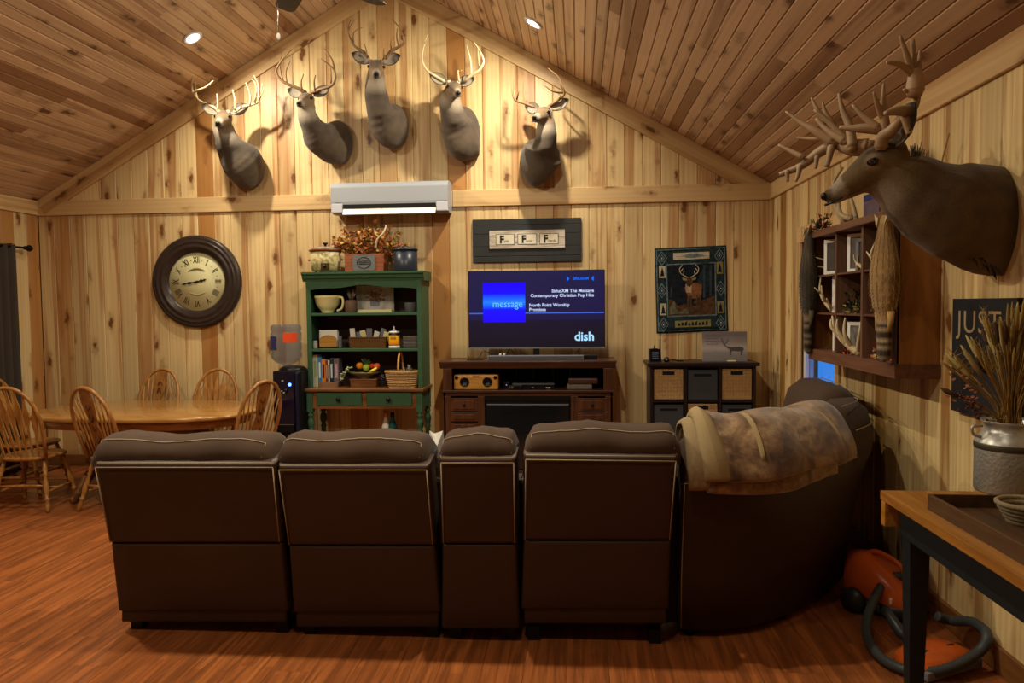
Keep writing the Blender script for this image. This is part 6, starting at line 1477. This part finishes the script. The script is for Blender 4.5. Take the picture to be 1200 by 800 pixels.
# curtain and rod on the left wall
def curtain():
    yr = PX(15, 300, XL+.1).y; zt = PX(16, 289, XL+.1).z
    rod = thing('curtain_rod', 'black curtain rod with round finial on the left wall', 'curtain rod', (XL+.10, yr+.1, zt))
    MB().cyl((0, -1.9, 0), (0, .06, 0), .011, .011, 10).build('rod', M['iron'], rod); MB().lathe([(.012, 0), (.02, .006), (.013, .02), (.03, .05), (.034, .07), (.02, .10), (.001, .105)], ax=Matrix.Rotation(-PI/2, 3, 'X'), c=(0, .06, 0), seg=14).build('finial', M['iron'], rod)
    MB().box((-.10, -.12, -.03), (0, -.10, .03)).build('bracket', M['iron'], rod)
    cu = thing('curtain', 'dark brown curtain hanging at the left edge of the room', 'curtain', (XL+.10, yr, 0))
    rs = []; n = 60
    for z in (zt+.02, zt-.3, 1.2, .6, .06):
        ring = []
        for s in (1, -1):
            rng = range(n+1) if s == 1 else range(n, -1, -1)
            for i in rng:
                y = .02-.95*i/n; x = .032*math.sin(i*.95)*(1+.2*(zt-z)) ; ring.append(Vector((x+s*.003, y, z)))
        rs.append(ring)
    MB().rings(rs).build('panel', plain('brown_curtain', '3a3028', .9, var=.12, scale=200, bump=.3), cu)
curtain()
# ================================================================ ceiling fan
def fan():
    X0 = XP+.02; Y0 = 5.30
    X0 = XP
    zc = ceil_z(X0); t_ = thing('ceiling_fan', 'dark ceiling fan with brown blades and pull chain at the top edge', 'ceiling fan', (X0, Y0, zc)); D = M['iron']
    z_ = 4.0-.05-zc
    MB().cyl((0, 0, 0), (0, 0, z_+.2), .014, .014, 10).build('downrod', D, t_); MB().lathe([(.07, .02), (.075, -.02), (.03, -.08), (.014, -.09)], seg=20).build('canopy', D, t_)
    MB().lathe([(.04, z_+.22), (.11, z_+.19), (.14, z_+.12), (.13, z_+.06), (.08, z_+.02), (.05, z_+.0)], seg=28).build('motor', D, t_)
    MB().lathe([(.05, z_+.0), (.06, z_-.02), (.05, z_-.06), (.001, z_-.07)], seg=20).build('switch_housing', D, t_)
    bl = plain('dark_walnut_blade', '2c221c', .5, var=.2)
    for k in range(5):
        a = R(90+72*k+FAN_A); d = Vector((math.cos(a), math.sin(a), 0)); s = Vector((-d.y, d.x, 0)); up = Vector((0, 0, 1)); s2 = (s+up*.2).normalized()
        pts = [(.20, .05), (.26, .066), (.45, .072), (.62, .078), (.665, .06), (.68, .03)]; c0 = Vector((0, 0, z_+.05)); n_ = d.cross(s2)
        out = [c0+d*r+s2*w for r, w in pts]+[c0+d*r-s2*w for r, w in reversed(pts)]
        b = MB(); nn = len(out); b.add([p+n_*.004 for p in out]+[p-n_*.004 for p in out], [tuple(range(nn)), tuple(range(2*nn-1, nn-1, -1))]+[(i, (i+1) % nn, (i+1) % nn+nn, i+nn) for i in range(nn)]); b.build('blade', bl, t_)
        b = MB(); b.tube([c0+d*.10+up*.04, c0+d*.17+up*.0, c0+d*.25], .014, 8, flat=.4); b.build('blade_iron', D, t_)
    pc = P(325, 40, Y0-.02); zq = P(325, 38, Y0).z-zc
    MB().cyl((pc.x-X0, -.0, z_-.0), (pc.x-X0, -.0, zq), .004, .004, 6).build('pull_chain', M['chrome'], t_); MB().lathe([(.001, 0), (.011, -.01), (.013, -.035), (.001, -.055)], c=(pc.x-X0, 0, zq), seg=12).build('chain_pull', M['paper'], t_)
FAN_A = 36
fan()
# ================================================================ right wall: display cabinet
def display_case():
    yN = PX(1103, 350, XR).y; xf = None
    d = ray(1052, 340); X = d.x*(yN/d.y); dep = XR-X
    yF = PX(951, 340, X).y; zt = PX(1052, 243, X).z; zb = PX(1052, 444, X).z
    t_ = thing('display_case', 'brown nine cubby wooden display case on the right wall', 'display case', (XR, yN, zb)); m_ = wood('aged_brown_wood', '7e5a42', '4e3222', .5, .8, 'z'); my = wood('aged_brown_rail', '7c5238', '4c2e1c', .5, .8, 'y'); side = wood('case_side_wood', 'b27a3e', '7c5226', .4, .5, 'z')
    W_ = yF-yN; H = zt-zb; D_ = dep; fr = .05
    MB().box((-D_, 0, 0), (0, .02, H)).build('side_panel', side, t_); MB().box((-D_, W_-.02, 0), (0, W_, H)).build('side_panel', side, t_)
    MB().box((-.02, .02, .02), (-.004, W_-.02, H-.02)).build('back_panel', M['hutch_in'], t_)
    MB().box((-D_-.03, -.02, H-.045), (0, W_+.02, H), bev=.006).build('top_board', my, t_); MB().box((-D_-.015, -.01, 0), (0, W_+.01, .075), bev=.004).build('bottom_rail', my, t_)
    for y0 in (0.0, W_-fr): MB().box((-D_-.008, y0, .075), (-D_+.012, y0+fr, H-.045), bev=.003).build('frame_stile', m_, t_)
    inner = W_-2*fr; n = 3; ys = [fr+inner*k/n for k in range(n+1)]; zs = [.075+(H-.12)*k/3 for k in range(4)]
    for k in (1, 2): MB().box((-D_, ys[k]-.014, .075), (-.02, ys[k]+.014, H-.045)).build('divider', m_, t_)
    for k in (1, 2): MB().box((-D_+.004, .02, zs[k]-.012), (-.02, W_-.02, zs[k])).build('cubby_shelf', my, t_)
    return t_.location.copy(), D_, ys, zs, W_, H
DC, DD, DYS, DZS, DWW, DHH = display_case()
def cell(col, row):  # col 0 = nearest the camera, row 0 = bottom ; returns centre point on shelf
    return Vector((DC.x-DD*.5, DC.y+(DYS[col]+DYS[col+1])/2, DC.z+DZS[row])), (DYS[col+1]-DYS[col])/2, DZS[row+1]-DZS[row]
cw_ = {0: 'near', 1: 'middle', 2: 'far'}; rw_ = {0: 'bottom', 1: 'centre', 2: 'top'}
def photo_frame(col, row, dy, fcol, w, h, lean, lab, pic='6a6460'):
    c, hw, hh = cell(col, row); t_ = thing('photo_frame', lab, 'picture frame', (c.x-.02, c.y+dy, c.z+.002), R(lean)); b = MB(); e = .022
    b.box((-.008, -w, 0), (.008, w, e)); b.box((-.008, -w, h-e), (.008, w, h)); b.box((-.008, -w, e), (.008, -w+e, h-e)); b.box((-.008, w-e, e), (.008, w, h-e)); b.build('frame', fcol, t_)
    MB().box((-.003, -w+e, e), (.006, w-e, h-e)).build('photo', plain('photo_'+pic, pic, .3, var=.5, scale=18), t_)
def shed(name, lab, loc, tines, r, mat=None, cat='antler', group=None):
    t_ = thing(name, lab, cat, loc, group=group); b = MB()
    for pts, r0, r1 in tines:
        sp = smooth_pts(pts, 4); n = len(sp); b.tube(sp, [r0*r+(r1-r0)*r*(i/(n-1)) for i in range(n)], 8); b.ball(sp[0], r0*r, 8)
    b.build('horn', mat or pale, t_); return t_
photo_frame(2, 2, .0, M['paper'], .10, .235, 38, 'white photo frame in the top far cubby', '4a4440')
photo_frame(1, 2, .12, M['paper'], .06, .24, 30, 'narrow white frame in the top middle cubby', '5c5650')
photo_frame(1, 2, -.03, M['grey'], .06, .2, 34, 'grey slanted frame beside the narrow white frame', '4c4846')
photo_frame(2, 1, -.06, M['paper'], .06, .24, 34, 'tall pale card with lettering in the centre far cubby', '7c6a60')
photo_frame(0, 2, .04, M['grey'], .06, .18, 10, 'dark grey frame in the top near cubby', '50504a')
photo_frame(1, 0, .04, M['paper'], .09, .2, 28, 'white edged frame in the bottom middle cubby', '777470')
photo_frame(2, 0, -.07, M['paper'], .06, .14, 30, 'small white triangular frame in the bottom far cubby', 'a8a49c')
fork = [([(0, 0, 0), (-.03, .04, .05), (-.05, .07, .12), (-.04, .09, .2)], .016, .004), ([(-.03, .04, .05), (-.06, -.01, .1), (-.07, -.02, .15)], .012, .004), ([(0, 0, 0), (-.03, -.05, .03), (-.06, -.09, .07)], .013, .004), ([(-.045, .06, .1), (-.09, .05, .14)], .009, .003)]
def sf(k, fx_=1): return [([(x*k, y*k*fx_, z*k) for x, y, z in pts], a, b_) for pts, a, b_ in fork]
c, hw, hh = cell(2, 1); shed('shed_antler', 'pale forked antler standing in the centre far cubby', (c.x-.05, c.y+.02, c.z+.018), sf(1.1), 1)
c, hw, hh = cell(1, 0); shed('shed_antler', 'large pale palmed antler leaning out of the bottom middle cubby', (c.x-.08, c.y-.07, c.z+.022), [([(0, -.03, 0), (-.05, .02, .05), (-.09, .09, .12), (-.1, .13, .22)], .026, .005), ([(-.03, 0, .03), (-.08, -.03, .12), (-.08, -.04, .21)], .018, .004), ([(-.05, .02, .05), (-.1, .03, .13), (-.1, .04, .2)], .018, .004), ([(-.07, .06, .09), (-.12, .08, .15), (-.12, .09, .2)], .015, .004), ([(0, -.03, 0), (-.02, -.1, .1), (0, -.11, .26)], .016, .004)], 1)
c, hw, hh = cell(1, 2); shed('small_skull_horns', 'small white skull plate with spikes in the top middle cubby', (c.x-.06, c.y-.08, c.z+.013), [([(0, -.04, 0), (-.02, 0, .03), (0, .04, 0)], .012, .012), ([(-.02, -.01, .03), (-.03, -.03, .06), (-.03, -.04, .09)], .006, .002), ([(-.02, .01, .03), (-.03, .03, .06), (-.03, .04, .09)], .006, .002)], 1)
c, hw, hh = cell(2, 2); shed('shed_antler', 'thin spike antler poking out of the top far cubby', (c.x-.0, c.y+.14, c.z+.014), [([(0, 0, 0), (-.06, .02, .04), (-.14, .03, .05)], .01, .003), ([(0, 0, 0), (-.05, 0, .08), (-.12, .0, .11)], .009, .003)], 1)
c, hw, hh = cell(0, 2); shed('shed_antler', 'curved pale antler in the top near cubby', (c.x-.07, c.y+.10, c.z+.014), [([(0, 0, 0), (-.02, .04, .06), (-.0, .03, .14)], .012, .004), ([(-.02, .03, .05), (-.03, .08, .09)], .009, .003)], 1)
def foliage(name, lab, loc, cols, n, rad, seed, cat='foliage', flat=(1, 1, 1), l=(.02, .045), parent=None):
    random.seed(seed); t_ = parent or thing(name, lab, cat, loc); bs = [MB() for _ in cols]
    for k in range(n):
        v = Vector((random.gauss(0, 1), random.gauss(0, 1), random.gauss(0, 1))).normalized()*rad*random.uniform(.25, 1); v = Vector((v.x*flat[0], v.y*flat[1], abs(v.z)*flat[2])); d = (v+Vector((0, 0, .02))+Vector([random.uniform(-.5, .5)*rad for _ in range(3)])).normalized()
        leaf(bs[k % len(cols)], v, d, d.orthogonal().normalized(), random.uniform(*l), random.uniform(.006, .012))
    for b, c_ in zip(bs, cols): tag(b.build('leaves', plain('leafy_'+c_, c_, .6, var=.3, scale=60), t_), kind='stuff')
    return t_
c, hw, hh = cell(1, 1); foliage('dried_wreath', 'dark green and straw dried foliage in the centre middle cubby', (c.x-.05, c.y-.02, c.z), ['2a3426', '1e241c', '8a7a40'], 180, .14, 21, 'foliage', (.55, 1, 1.1))
c, hw, hh = cell(0, 0); foliage('autumn_foliage', 'orange autumn leaves in the bottom near cubby', (c.x-.03, c.y+.03, c.z), ['8a4a1c', 'c05a1c', '5a3a1c', '9a7a30'], 170, .12, 22, 'foliage', (.6, 1, 1.1))
c, hw, hh = cell(1, 0); foliage('autumn_foliage', 'small orange leaves under the large palmed antler', (c.x-.06, c.y+.07, c.z), ['8a3a1c', 'c05a1c'], 50, .06, 23, 'foliage', (.6, 1, .5))
# on top of the case
TZ = DC.z+DHH
foliage('flower_sprig', 'green sprig with magenta flowers on the far end of the display case', (DC.x-DD*.8, DC.y+DWW-.08, TZ), ['22402a', '2e5430', '8c1e4a', '7a2440'], 150, .13, 24, 'flowers', (.6, 1, 1))
shed('shed_antler', 'large curved pale antlers lying on top of the display case', (DC.x-DD*.75, DC.y+DWW*.55, TZ+.02), [([(0, .15, 0), (-.03, .08, .0), (-.06, .14, .1), (-.05, .22, .26), (0, .2, .36)], .022, .008), ([(-.02, .0, .01), (-.05, .1, .06), (-.03, .16, .2), (.02, .14, .32)], .02, .006), ([(0, .15, 0), (.0, .05, .0), (-.02, -.04, .06)], .02, .006), ([(-.02, -.1, .0), (-.03, -.06, .1), (-.02, .04, .18), (0, .12, .22)], .016, .005)], 1, plain('antler_weathered', 'a08a68', .5, var=.35, scale=22))
t_ = thing('folded_photo', 'small colour picture card lying on top of the display case', 'card', (DC.x-DD*.55, DC.y+DWW*.42, TZ)); MB().box((-.01, -.12, 0), (.0, .12, .16), bev=.002).build('card', plain('blue_rose_card', '5a4a58', .5, var=.6, scale=14), t_); MB().box((-.012, -.115, .12), (-.0102, .115, .155)).build('stripe', plain('deep_blue', '20285a', .5), t_)
t_ = thing('feather_plume', 'dark bristly feather fan with thin twigs behind the big buck neck', 'feathers', (DC.x-.07, DC.y+.16, TZ)); random.seed(31); b = MB(); pz = PX(1080, 163, DC.x-.07).z-TZ
for k in range(130):
    u = random.uniform(-1, 1); h = pz*random.uniform(.75, 1.0)*(1-.25*u*u); b.tube([(random.uniform(-.02, .02), u*.03, h*.35), (random.uniform(-.03, .03), u*.09, h)], [.005, .0015], 4)
b.cyl((0, 0, 0), (0, 0, pz*.5), .012, .02, 8); tag(b.build('feathers', plain('dark_feather', '2e2620', .9, var=.4), t_), kind='stuff')
b = MB(); b.tube([(0, -.2, 0), (0, -.3, pz*.6), (0, -.36, pz*.9)], .005, 5); b.tube([(0, -.05, 0), (0, .02, pz*.6)], .005, 5); b.build('twig', plain('pale_twig', 'a08a50', .8), t_)
# raccoon pelts
def pelt(lab, x, y, ztop, ztail, w, cols, ring, seed, nose=False):
    t_ = thing('raccoon_pelt', lab, 'pelt', (x, y, ztop)); L = ztop-ztail; tail = .30; rs = []; n = 40; seg = 16; colr = []
    for i in range(n+1):
        t = i/n; z = -L*t
        if t < .08: r = w*(.25+t/.08*.18)
        elif t < 1-tail: u = (t-.08)/(1-tail-.08); r = w*(.43+.22*u+.35*math.sin(PI*min(1, u*1.05))**1.3*(.6+.6*u)) ; r = min(r, w)
        else: u = (t-(1-tail))/tail; r = w*(.42-.06*u+.05*math.sin(u*PI)) if u < .93 else w*(.3*(1-(u-.93)/.07)+.03)
        if 1-tail-.05 < t < 1-tail: r *= .8
        rs.append([Vector((.55*r*math.sin(2*PI*k/seg)+.004*noise.noise(Vector((i*.5, k, seed))), r*math.cos(2*PI*k/seg)*(1+.08*noise.noise(Vector((i*.4, k*.7, seed)))), z)) for k in range(seg)])
    b = MB(); b.rings(rs); me = b.mesh('fur')
    def fn(p):
        t = -p.z/L; c = lerp3(cols[0], cols[1], .5+.7*noise.noise(Vector((p.x*9, p.y*9, p.z*5+seed)))+.25*abs(p.y)/w)
        if t > 1-tail: c = ring[0] if math.sin((t-(1-tail))/tail*PI*9.5) > -.1 else ring[1]
        return c
    # denser colours along the tail
    paint(me, fn); me.materials.append(M['pelt']); o = bpy.data.objects.new('fur', me); COL.objects.link(o); o.parent = t_
    random.seed(seed); b = MB()
    for k in range(900):
        i = random.randrange(2, int(n*.68)); q = random.randrange(seg); p = rs[i][q]; nn = Vector((p.x, p.y, 0)).normalized(); b.tube([p, p+nn*.010+Vector((0, 0, -.022))], [.0022, .0004], 3, cap=False)
    mm = plain('fur_tips_%d' % seed, '%02x%02x%02x' % tuple(int(255*(c**(1/2.2))) for c in lerp3(cols[0], cols[1], .4)), .9); tag(b.build('guard_hair', mm, t_), kind='stuff')
    for s in (-1, 1):
        MB().add([(-.02, s*w*.35, -.01), (-.02, s*w*.75, .02), (-.03, s*w*.35, -.06), (.0, s*w*.4, -.02)], [(0, 1, 2), (0, 3, 1), (1, 3, 2), (0, 2, 3)]).build('ear', M['pelt_pale'], t_)
        MB().tube([(0, s*w*.6, -L*(1-tail)*.93), (0, s*w*.62, -L*(1-tail)*1.02), (-.01, s*w*.55, -L*(1-tail)*1.13)], [.02, .016, .008], 8).build('hind_leg', mm, t_)
M['pelt_pale'] = plain('pale_fur', 'a89878', .9)
xq = DC.x-DD-.055; pN = PX(1038, 255, xq); pT = PX(1041, 425, xq)
pelt('golden tan raccoon pelt with ringed tail hung on the near end of the display case', xq, pN.y, PX(1036, 253, xq).z, pT.z, .135, (sr('b8935c'), sr('8a6a40')), (sr('a08a68'), sr('3a2a1c')), 3)
xq2 = DC.x-DD-.035; pF = PX(948, 300, xq2)
pelt('dark brown raccoon pelt hung on the far end of the display case by the window', xq2, pF.y, PX(951, 266, xq2).z, PX(952, 416, xq2).z, .12, (sr('5e5240'), sr('342c22')), (sr('7a6a50'), sr('241c14')), 4)
# chalkboard style sign
def just_sign():
    yF = PX(1116.5, 350, XR-.04).y; zt = PX(1117, 350, XR).z; zb = PX(1117, 450, XR).z; dpt = .04
    yN = PX(1192, 352, XR-dpt).y
    t_ = thing('wall_sign', 'black chalk style sign lettered JUST behind the dried stems', 'sign', (XR, yF, zb-.12)); H = zt-zb+.12; W_ = yF-yN
    MB().box((-dpt, -W_, 0), (0, 0, H), bev=.002).build('board', plain('black_board', '17171b', .7, var=.25, scale=8), t_)
    ch = plain('chalk_tan', '9a8360', .8, var=.2)
    def ln(s, size, u, z, **k):
        me = text_mesh(s, size, .0005, 'LEFT', **k); me.materials.clear(); me.materials.append(ch); o = bpy.data.objects.new('lettering', me); COL.objects.link(o); o.parent = t_
        o.matrix_local = Matrix.Translation((-dpt-.001, -u, z)) @ Matrix(((0, 0, -1, 0), (-1, 0, 0, 0), (0, 1, 0, 0), (0, 0, 0, 1)))
    ln('JUST', .15, .05, H-.115, sx=1.15, space=1.12)
    
    foliage('x', '', None, ['9a3a1c', 'b8642a', '4a5a2a'], 40, .07, 41, parent=t_, flat=(.3, 1, 1)) if False else None
just_sign()
# ================================================================ side table at the right
def side_table():
    zt = .93
    A = PZ(1031, 574, zt); B = PZ(1200, 683, zt); Cn = PZ(1172, 572.5, zt)
    x0 = A.x; y1 = A.y; x1 = XR-.03; y0 = .9
    t_ = thing('side_table', 'black legged side table with honey wood top in the right foreground', 'table', (x0, y1, 0)); T = wood('honey_plank_top', 'b07a34', '7a4c1c', .4, .7, 'y'); Bk = plain('matte_black_paint', '15181a', .55, var=.25, scale=10)
    w = x1-x0; n = 4; sl_ = (B.x-A.x)/(A.y-B.y)
    for i in range(n):
        a, b_ = w*i/n, w*(i+1)/n; MB().box((a+.0008, y0-y1, zt-.035), (b_-.0008, -.001, zt), bev=.003).build('top_board', T, t_)
    MB().box((.0, -.05, zt-.13), (.055, -.012, zt-.036), bev=.004).build('end_block', T, t_)
    MB().box((.06, -.10, zt-.15), (w-.04, -.075, zt-.036)).build('apron', Bk, t_); MB().box((.045, y0-y1+.05, zt-.15), (.07, -.075, zt-.036)).build('apron', Bk, t_); MB().box((w-.07, y0-y1+.05, zt-.15), (w-.045, -.075, zt-.036)).build('apron', Bk, t_)
    for x, y in ((.085, -.12), (w-.09, -.12), (.085, y0-y1+.1), (w-.09, y0-y1+.1)):
        b = MB(); rs = []
        for z, r, dx in ((zt-.036, .036, 0), (zt-.16, .036, 0), (.0, .021, .0)): rs.append([Vector((x+dx+sx_*r, y+sy*r, z)) for sx_, sy in ((-1, -1), (1, -1), (1, 1), (-1, 1))])
        b.rings(rs, smooth=False); b.build('leg', Bk, t_)
    return x0, y1, zt, x1
SX, SY, SZ, SX1 = side_table()
# milk can with dried stems
def milk_can():
    c = PZ(1183, 575, SZ); zt = SZ; Y = c.y
    x_l = P(1145, 540, Y).x; r = .118; cx = min(x_l+r, XR-r-.02)
    t_ = thing('milk_can', 'galvanised hammered milk can with tan band on the side table', 'milk can', (cx, Y, zt)); H = P(1170, 492, Y).z-zt
    t = NT('hammered_zinc', .42, .4, .45); v = t.obj((1, 1, 1)); vo = t.n('ShaderNodeTexVoronoi', i_Scale=75.0, i_Vector=v); t.col(t.mix(t.noise(v, 8, 3), sr('9d9b93'), sr('807e78'))); t.bump(vo.outputs['Distance'], .45, .004)
    MB().lathe([(r*.97, 0), (r, .006), (r, H*.60), (r*.99, H*.62)], seg=40).build('body', t.m, t_)
    MB().lathe([(r*1.0, H*.60), (r*1.015, H*.61), (r*1.015, H*.68), (r*1.0, H*.69)], seg=40, cap=False).build('band', M['galv_d'], t_)
    MB().lathe([(r, H*.69), (r*.96, H*.74), (r*.80, H*.83), (r*.72, H*.88), (r*.74, H*.95), (r*.86, H*1.0), (r*.84, H*1.0), (r*.70, H*.95), (r*.66, H*.85)], seg=40, cap=False).build('shoulder', M['galv'], t_)
    for s in (-1, 1):
        pts = [(s*r*.86, 0, H*.76), (s*r*1.12, 0, H*.80), (s*r*1.16, 0, H*.90), (s*r*.86, 0, H*.92)]; MB().tube(smooth_pts(pts, 4), .006, 8).build('side_handle', M['galv'], t_)
    return t_, cx, Y, r, H
CAN, CXX, CYY, CR, CH = milk_can()
def stems():
    t_ = thing('dried_bouquet', 'dried wheat, pampas and cattail stems standing in the milk can', 'bouquet', (CXX, CYY, SZ+CH*.8)); random.seed(17); st = MB(); heads = [MB(), MB(), MB()]
    ztop = P(1180, 372, CYY).z-SZ-CH*.8
    for k in range(96):
        a = random.uniform(0, 2*PI); rr = random.uniform(.0, .06); lean = random.uniform(.02, .27)*(.4+.6*random.random()); h = ztop*random.uniform(.55, 1.0)*(1-.4*lean); dirx = math.cos(a)*lean; diry = math.sin(a)*lean*.7
        if CXX+dirx > XR-.03: dirx = -abs(dirx)*.5
        if dirx < 0: h *= max(.55, 1+dirx*2.6)
        p0 = Vector((math.cos(a)*rr, math.sin(a)*rr, 0)); p2 = Vector((dirx, diry, h)); p1 = Vector((dirx*.35, diry*.35, h*.5)); sp = smooth_pts([p0, p1, p2], 4); st.tube(sp, .0022, 4)
        d = (sp[-1]-sp[-3]).normalized(); ty = k % 6
        if ty in (0, 1, 4, 5): L = random.uniform(.08, .13); heads[0].tube([p2-d*.02, p2+d*L*.3, p2+d*L*.7, p2+d*L], [.002, .006, .0055, .001], 6)
        elif ty == 2: L = .11; heads[1].tube([p2-d*.03, p2, p2+d*L*.3, p2+d*L*.5], [.002, .010, .010, .002], 8)
        else:
            L = .14; heads[2].tube([p2-d*.02, p2+d*L*.3, p2+d*L*.7, p2+d*L], [.003, .010, .009, .002], 7)
        if ty in (0, 3):
            for q in range(16):
                u = random.random(); c = p2+d*.12*u; e = Vector((random.uniform(-1, 1), random.uniform(-1, 1), .8)).normalized(); heads[0].tube([c, c+e*.03], [.0014, .0004], 3, cap=False)
    tag(st.build('stalks', plain('straw', '8a6a34', .8, var=.3), t_), kind='stuff')
    for b, (nm, c) in zip(heads, (('wheat_heads', '8a7038'), ('cattail_heads', '3c2414'), ('pampas_heads', '9a8a54'))): tag(b.build(nm, plain(nm, c, .9, var=.3), t_), kind='stuff')
    bt = plain('burgundy_berry', '4a2024', .7); b = MB(); w_ = MB()
    for k in range(5):
        p2 = Vector((-.14-.03*k % .1, -.02, .14-.03*k)); p2 = Vector((P(1120+5*k, 470+6*k, CYY).x-CXX-0.0, -.03, P(1125, 462+6*k, CYY).z-SZ-CH*.8)); sp = smooth_pts([(0, 0, .02), p2*.5+Vector((0, 0, .03)), p2], 4); w_.tube(sp, .002, 4)
        for q in range(8): b.ball(sp[-1-q % 3]+Vector([random.uniform(-.014, .014) for _ in range(3)]), .006, 6)
    tag(w_.build('twigs', plain('straw', '8a6a34', .8), t_), kind='stuff'); tag(b.build('berries', bt, t_), kind='stuff')
    b = MB()
    for k in range(40):
        c = Vector((random.uniform(-.21, -.1), random.uniform(-.05, .05), random.uniform(.08, .26))); d = Vector([random.uniform(-1, 1) for _ in range(3)]).normalized(); leaf(b, c, d, d.orthogonal().normalized(), .018, .006)
    tag(b.build('small_leaves', plain('orange_leaflet', '8a4420', .7), t_), kind='stuff')
stems()
# tray with small basket
def tray():
    a = PZ(1093, 581, SZ+.05); x0 = a.x; y1 = a.y; x1 = XR-.06; y0 = 1.35
    y1 = min(y1, CYY-CR-.01); t_ = thing('wooden_tray', 'long dark wooden tray on the side table', 'tray', (x0, y1, SZ)); w = x1-x0; l = y1-y0; m_ = wood('worn_tray_wood', '5a3e22', '33200f', .5, .8, 'y')
    n = 4
    for i in range(n): MB().box((w*i/n+.001, -l, 0), (w*(i+1)/n-.001, 0, .012)).build('slat', m_, t_)
    for q in (((-.012, -l, 0), (.0, .0, .055)), ((w, -l, 0), (w+.012, 0, .055)), ((-.012, -.0, 0), (w+.012, .012, .055)), ((-.012, -l-.012, 0), (w+.012, -l, .055))): MB().box(*q, bev=.002).build('side_rail', m_, t_)
    c = PZ(1203, 592, SZ+.07); c = Vector((c.x, min(c.y, y1-.10), 0))
    b = thing('rope_bowl', 'small grey rope bowl in the wooden tray', 'bowl', (c.x, c.y, SZ+.012)); bb = MB(); rg = plain('grey_rope', '7a6c50', .9, var=.4, scale=160, bump=.8)
    for k in range(5): rr = .05+.008*k; bb.tube([(rr*math.cos(2*PI*i/28), rr*math.sin(2*PI*i/28), .008+.014*k) for i in range(28)], .0085, 6, closed=True)
    bb.build('coils', rg, b); MB().lathe([(.055, .0), (.055, .03), (.001, .032)], seg=20).build('filling', plain('seed_filling', '9a7a44', .9, var=.3, scale=120), b)
tray()
# ================================================================ vacuum
def vacuum():
    O_ = plain('orange_plastic', 'c2581c', .3, var=.12); G = plain('dark_grey_plastic', '2a2c2c', .4); hs = plain('hose_grey', '3c4040', .5)
    c = PZ(1072, 705, 0.0); c0 = PZ(1068, 712, .02)
    t_ = thing('vacuum_cleaner', 'orange canister vacuum with grey hose under the side table', 'vacuum cleaner', (min(c0.x, XR-.245), c0.y, 0)); 
    # canister: rounded wedge
    rs = []; ux = Vector((.60, -.80, 0)).normalized(); uy = Vector((-ux.y, ux.x, 0))
    for t, w, h, z0 in ((-.19, .06, .16, .07), (-.17, .11, .24, .05), (-.07, .14, .25, .05), (.06, .14, .19, .05), (.15, .12, .12, .05), (.20, .07, .07, .06)):
        ring = []
        for k in range(16):
            a = 2*PI*k/16; yy = w*math.copysign(abs(math.cos(a))**.6, math.cos(a)); zz = z0+h*(.5+.5*math.copysign(abs(math.sin(a))**.7, math.sin(a))); ring.append(ux*t+uy*yy*(1-.25*(zz-z0)/h)+Vector((0, 0, zz)))
        rs.append(ring)
    MB().rings(rs).build('canister', O_, t_)
    rs2 = [[Vector((p.x*1.04, p.y*1.04, .035+(.05 if p.z > .1 else .0))) for p in r_] for r_ in rs]
    MB().rings(rs2).build('bumper', G, t_)
    for s in (-1, 1): MB().cyl(ux*-.08+uy*s*.135+Vector((0, 0, .065)), ux*-.08+uy*s*.165+Vector((0, 0, .065)), .065, .065, 20).build('wheel', G, t_)
    MB().cyl(ux*.16+Vector((0, 0, 0.02))-uy*.02, ux*.16+Vector((0, 0, .02))+uy*.02, .02, .02, 12).build('caster', G, t_)
    b = MB(); b.tube(smooth_pts([ux*-.12+Vector((0, 0, .25)), ux*-.05+Vector((0, 0, .31)), ux*.08+Vector((0, 0, .28)), ux*.13+Vector((0, 0, .2))], 4), .014, 8); b.build('carry_handle', O_, t_)
    MB().box((-.03, -.16, .10), (.05, -.145, .13)).build('label_patch', M['paper'], t_)
    # hose: ribbed tube on floor
    o = t_.location.copy(); L = lambda px, py, z: (PZ(px, py, z) if PZ(px, py, z).x < XR-.05 else PX(px, py, XR-.05))-o
    hp = [L(1062, 676, .22), L(1040, 678, .20), L(1020, 712, .10), L(1016, 742, .04), L(1030, 768, .03), L(1062, 785, .03), L(1105, 785, .05), L(1145, 765, .09), L(1157, 745, .11), L(1140, 729, .12), L(1115, 727, .12), L(1098, 722, .14)]
    sp = smooth_pts(hp, 14); b = MB(); b.tube(sp, [.021+.0035*(i % 2) for i in range(len(sp))], 10); b.build('hose', hs, t_)
    h = PZ(1130, 765, .02); t2 = thing('vacuum_power_head', 'orange vacuum floor head with grey bumper beside the hose', 'vacuum head', (min(h.x, XR-.30), h.y, 0), R(28))
    b = MB(); pl = [(-.17, -.10), (.17, -.10), (.19, -.02), (.15, .08), (.05, .12), (-.05, .12), (-.15, .08), (-.19, -.02)]; rs = [[Vector((x*k, y*k, z)) for x, y in pl] for k, z in ((.98, .01), (1, .03), (.95, .06), (.7, .085), (.3, .095))]; b.rings(rs); b.build('shell', O_, t2)
    MB().box((-.175, -.118, .01), (.175, -.09, .05), bev=.008).build('bumper', M['grey'], t2); MB().box((-.1, -.03, .08), (.1, -.02, .094)).build('vent', G, t2)
    MB().tube([(0, .08, .06), (0, .17, .09), (0, .26, .17)], [.03, .028, .022], 12).build('neck', G, t2)
    t2.location = (min(PZ(1128, 768, .05).x, XR-.27), PZ(1128, 768, .05).y, 0)
vacuum()
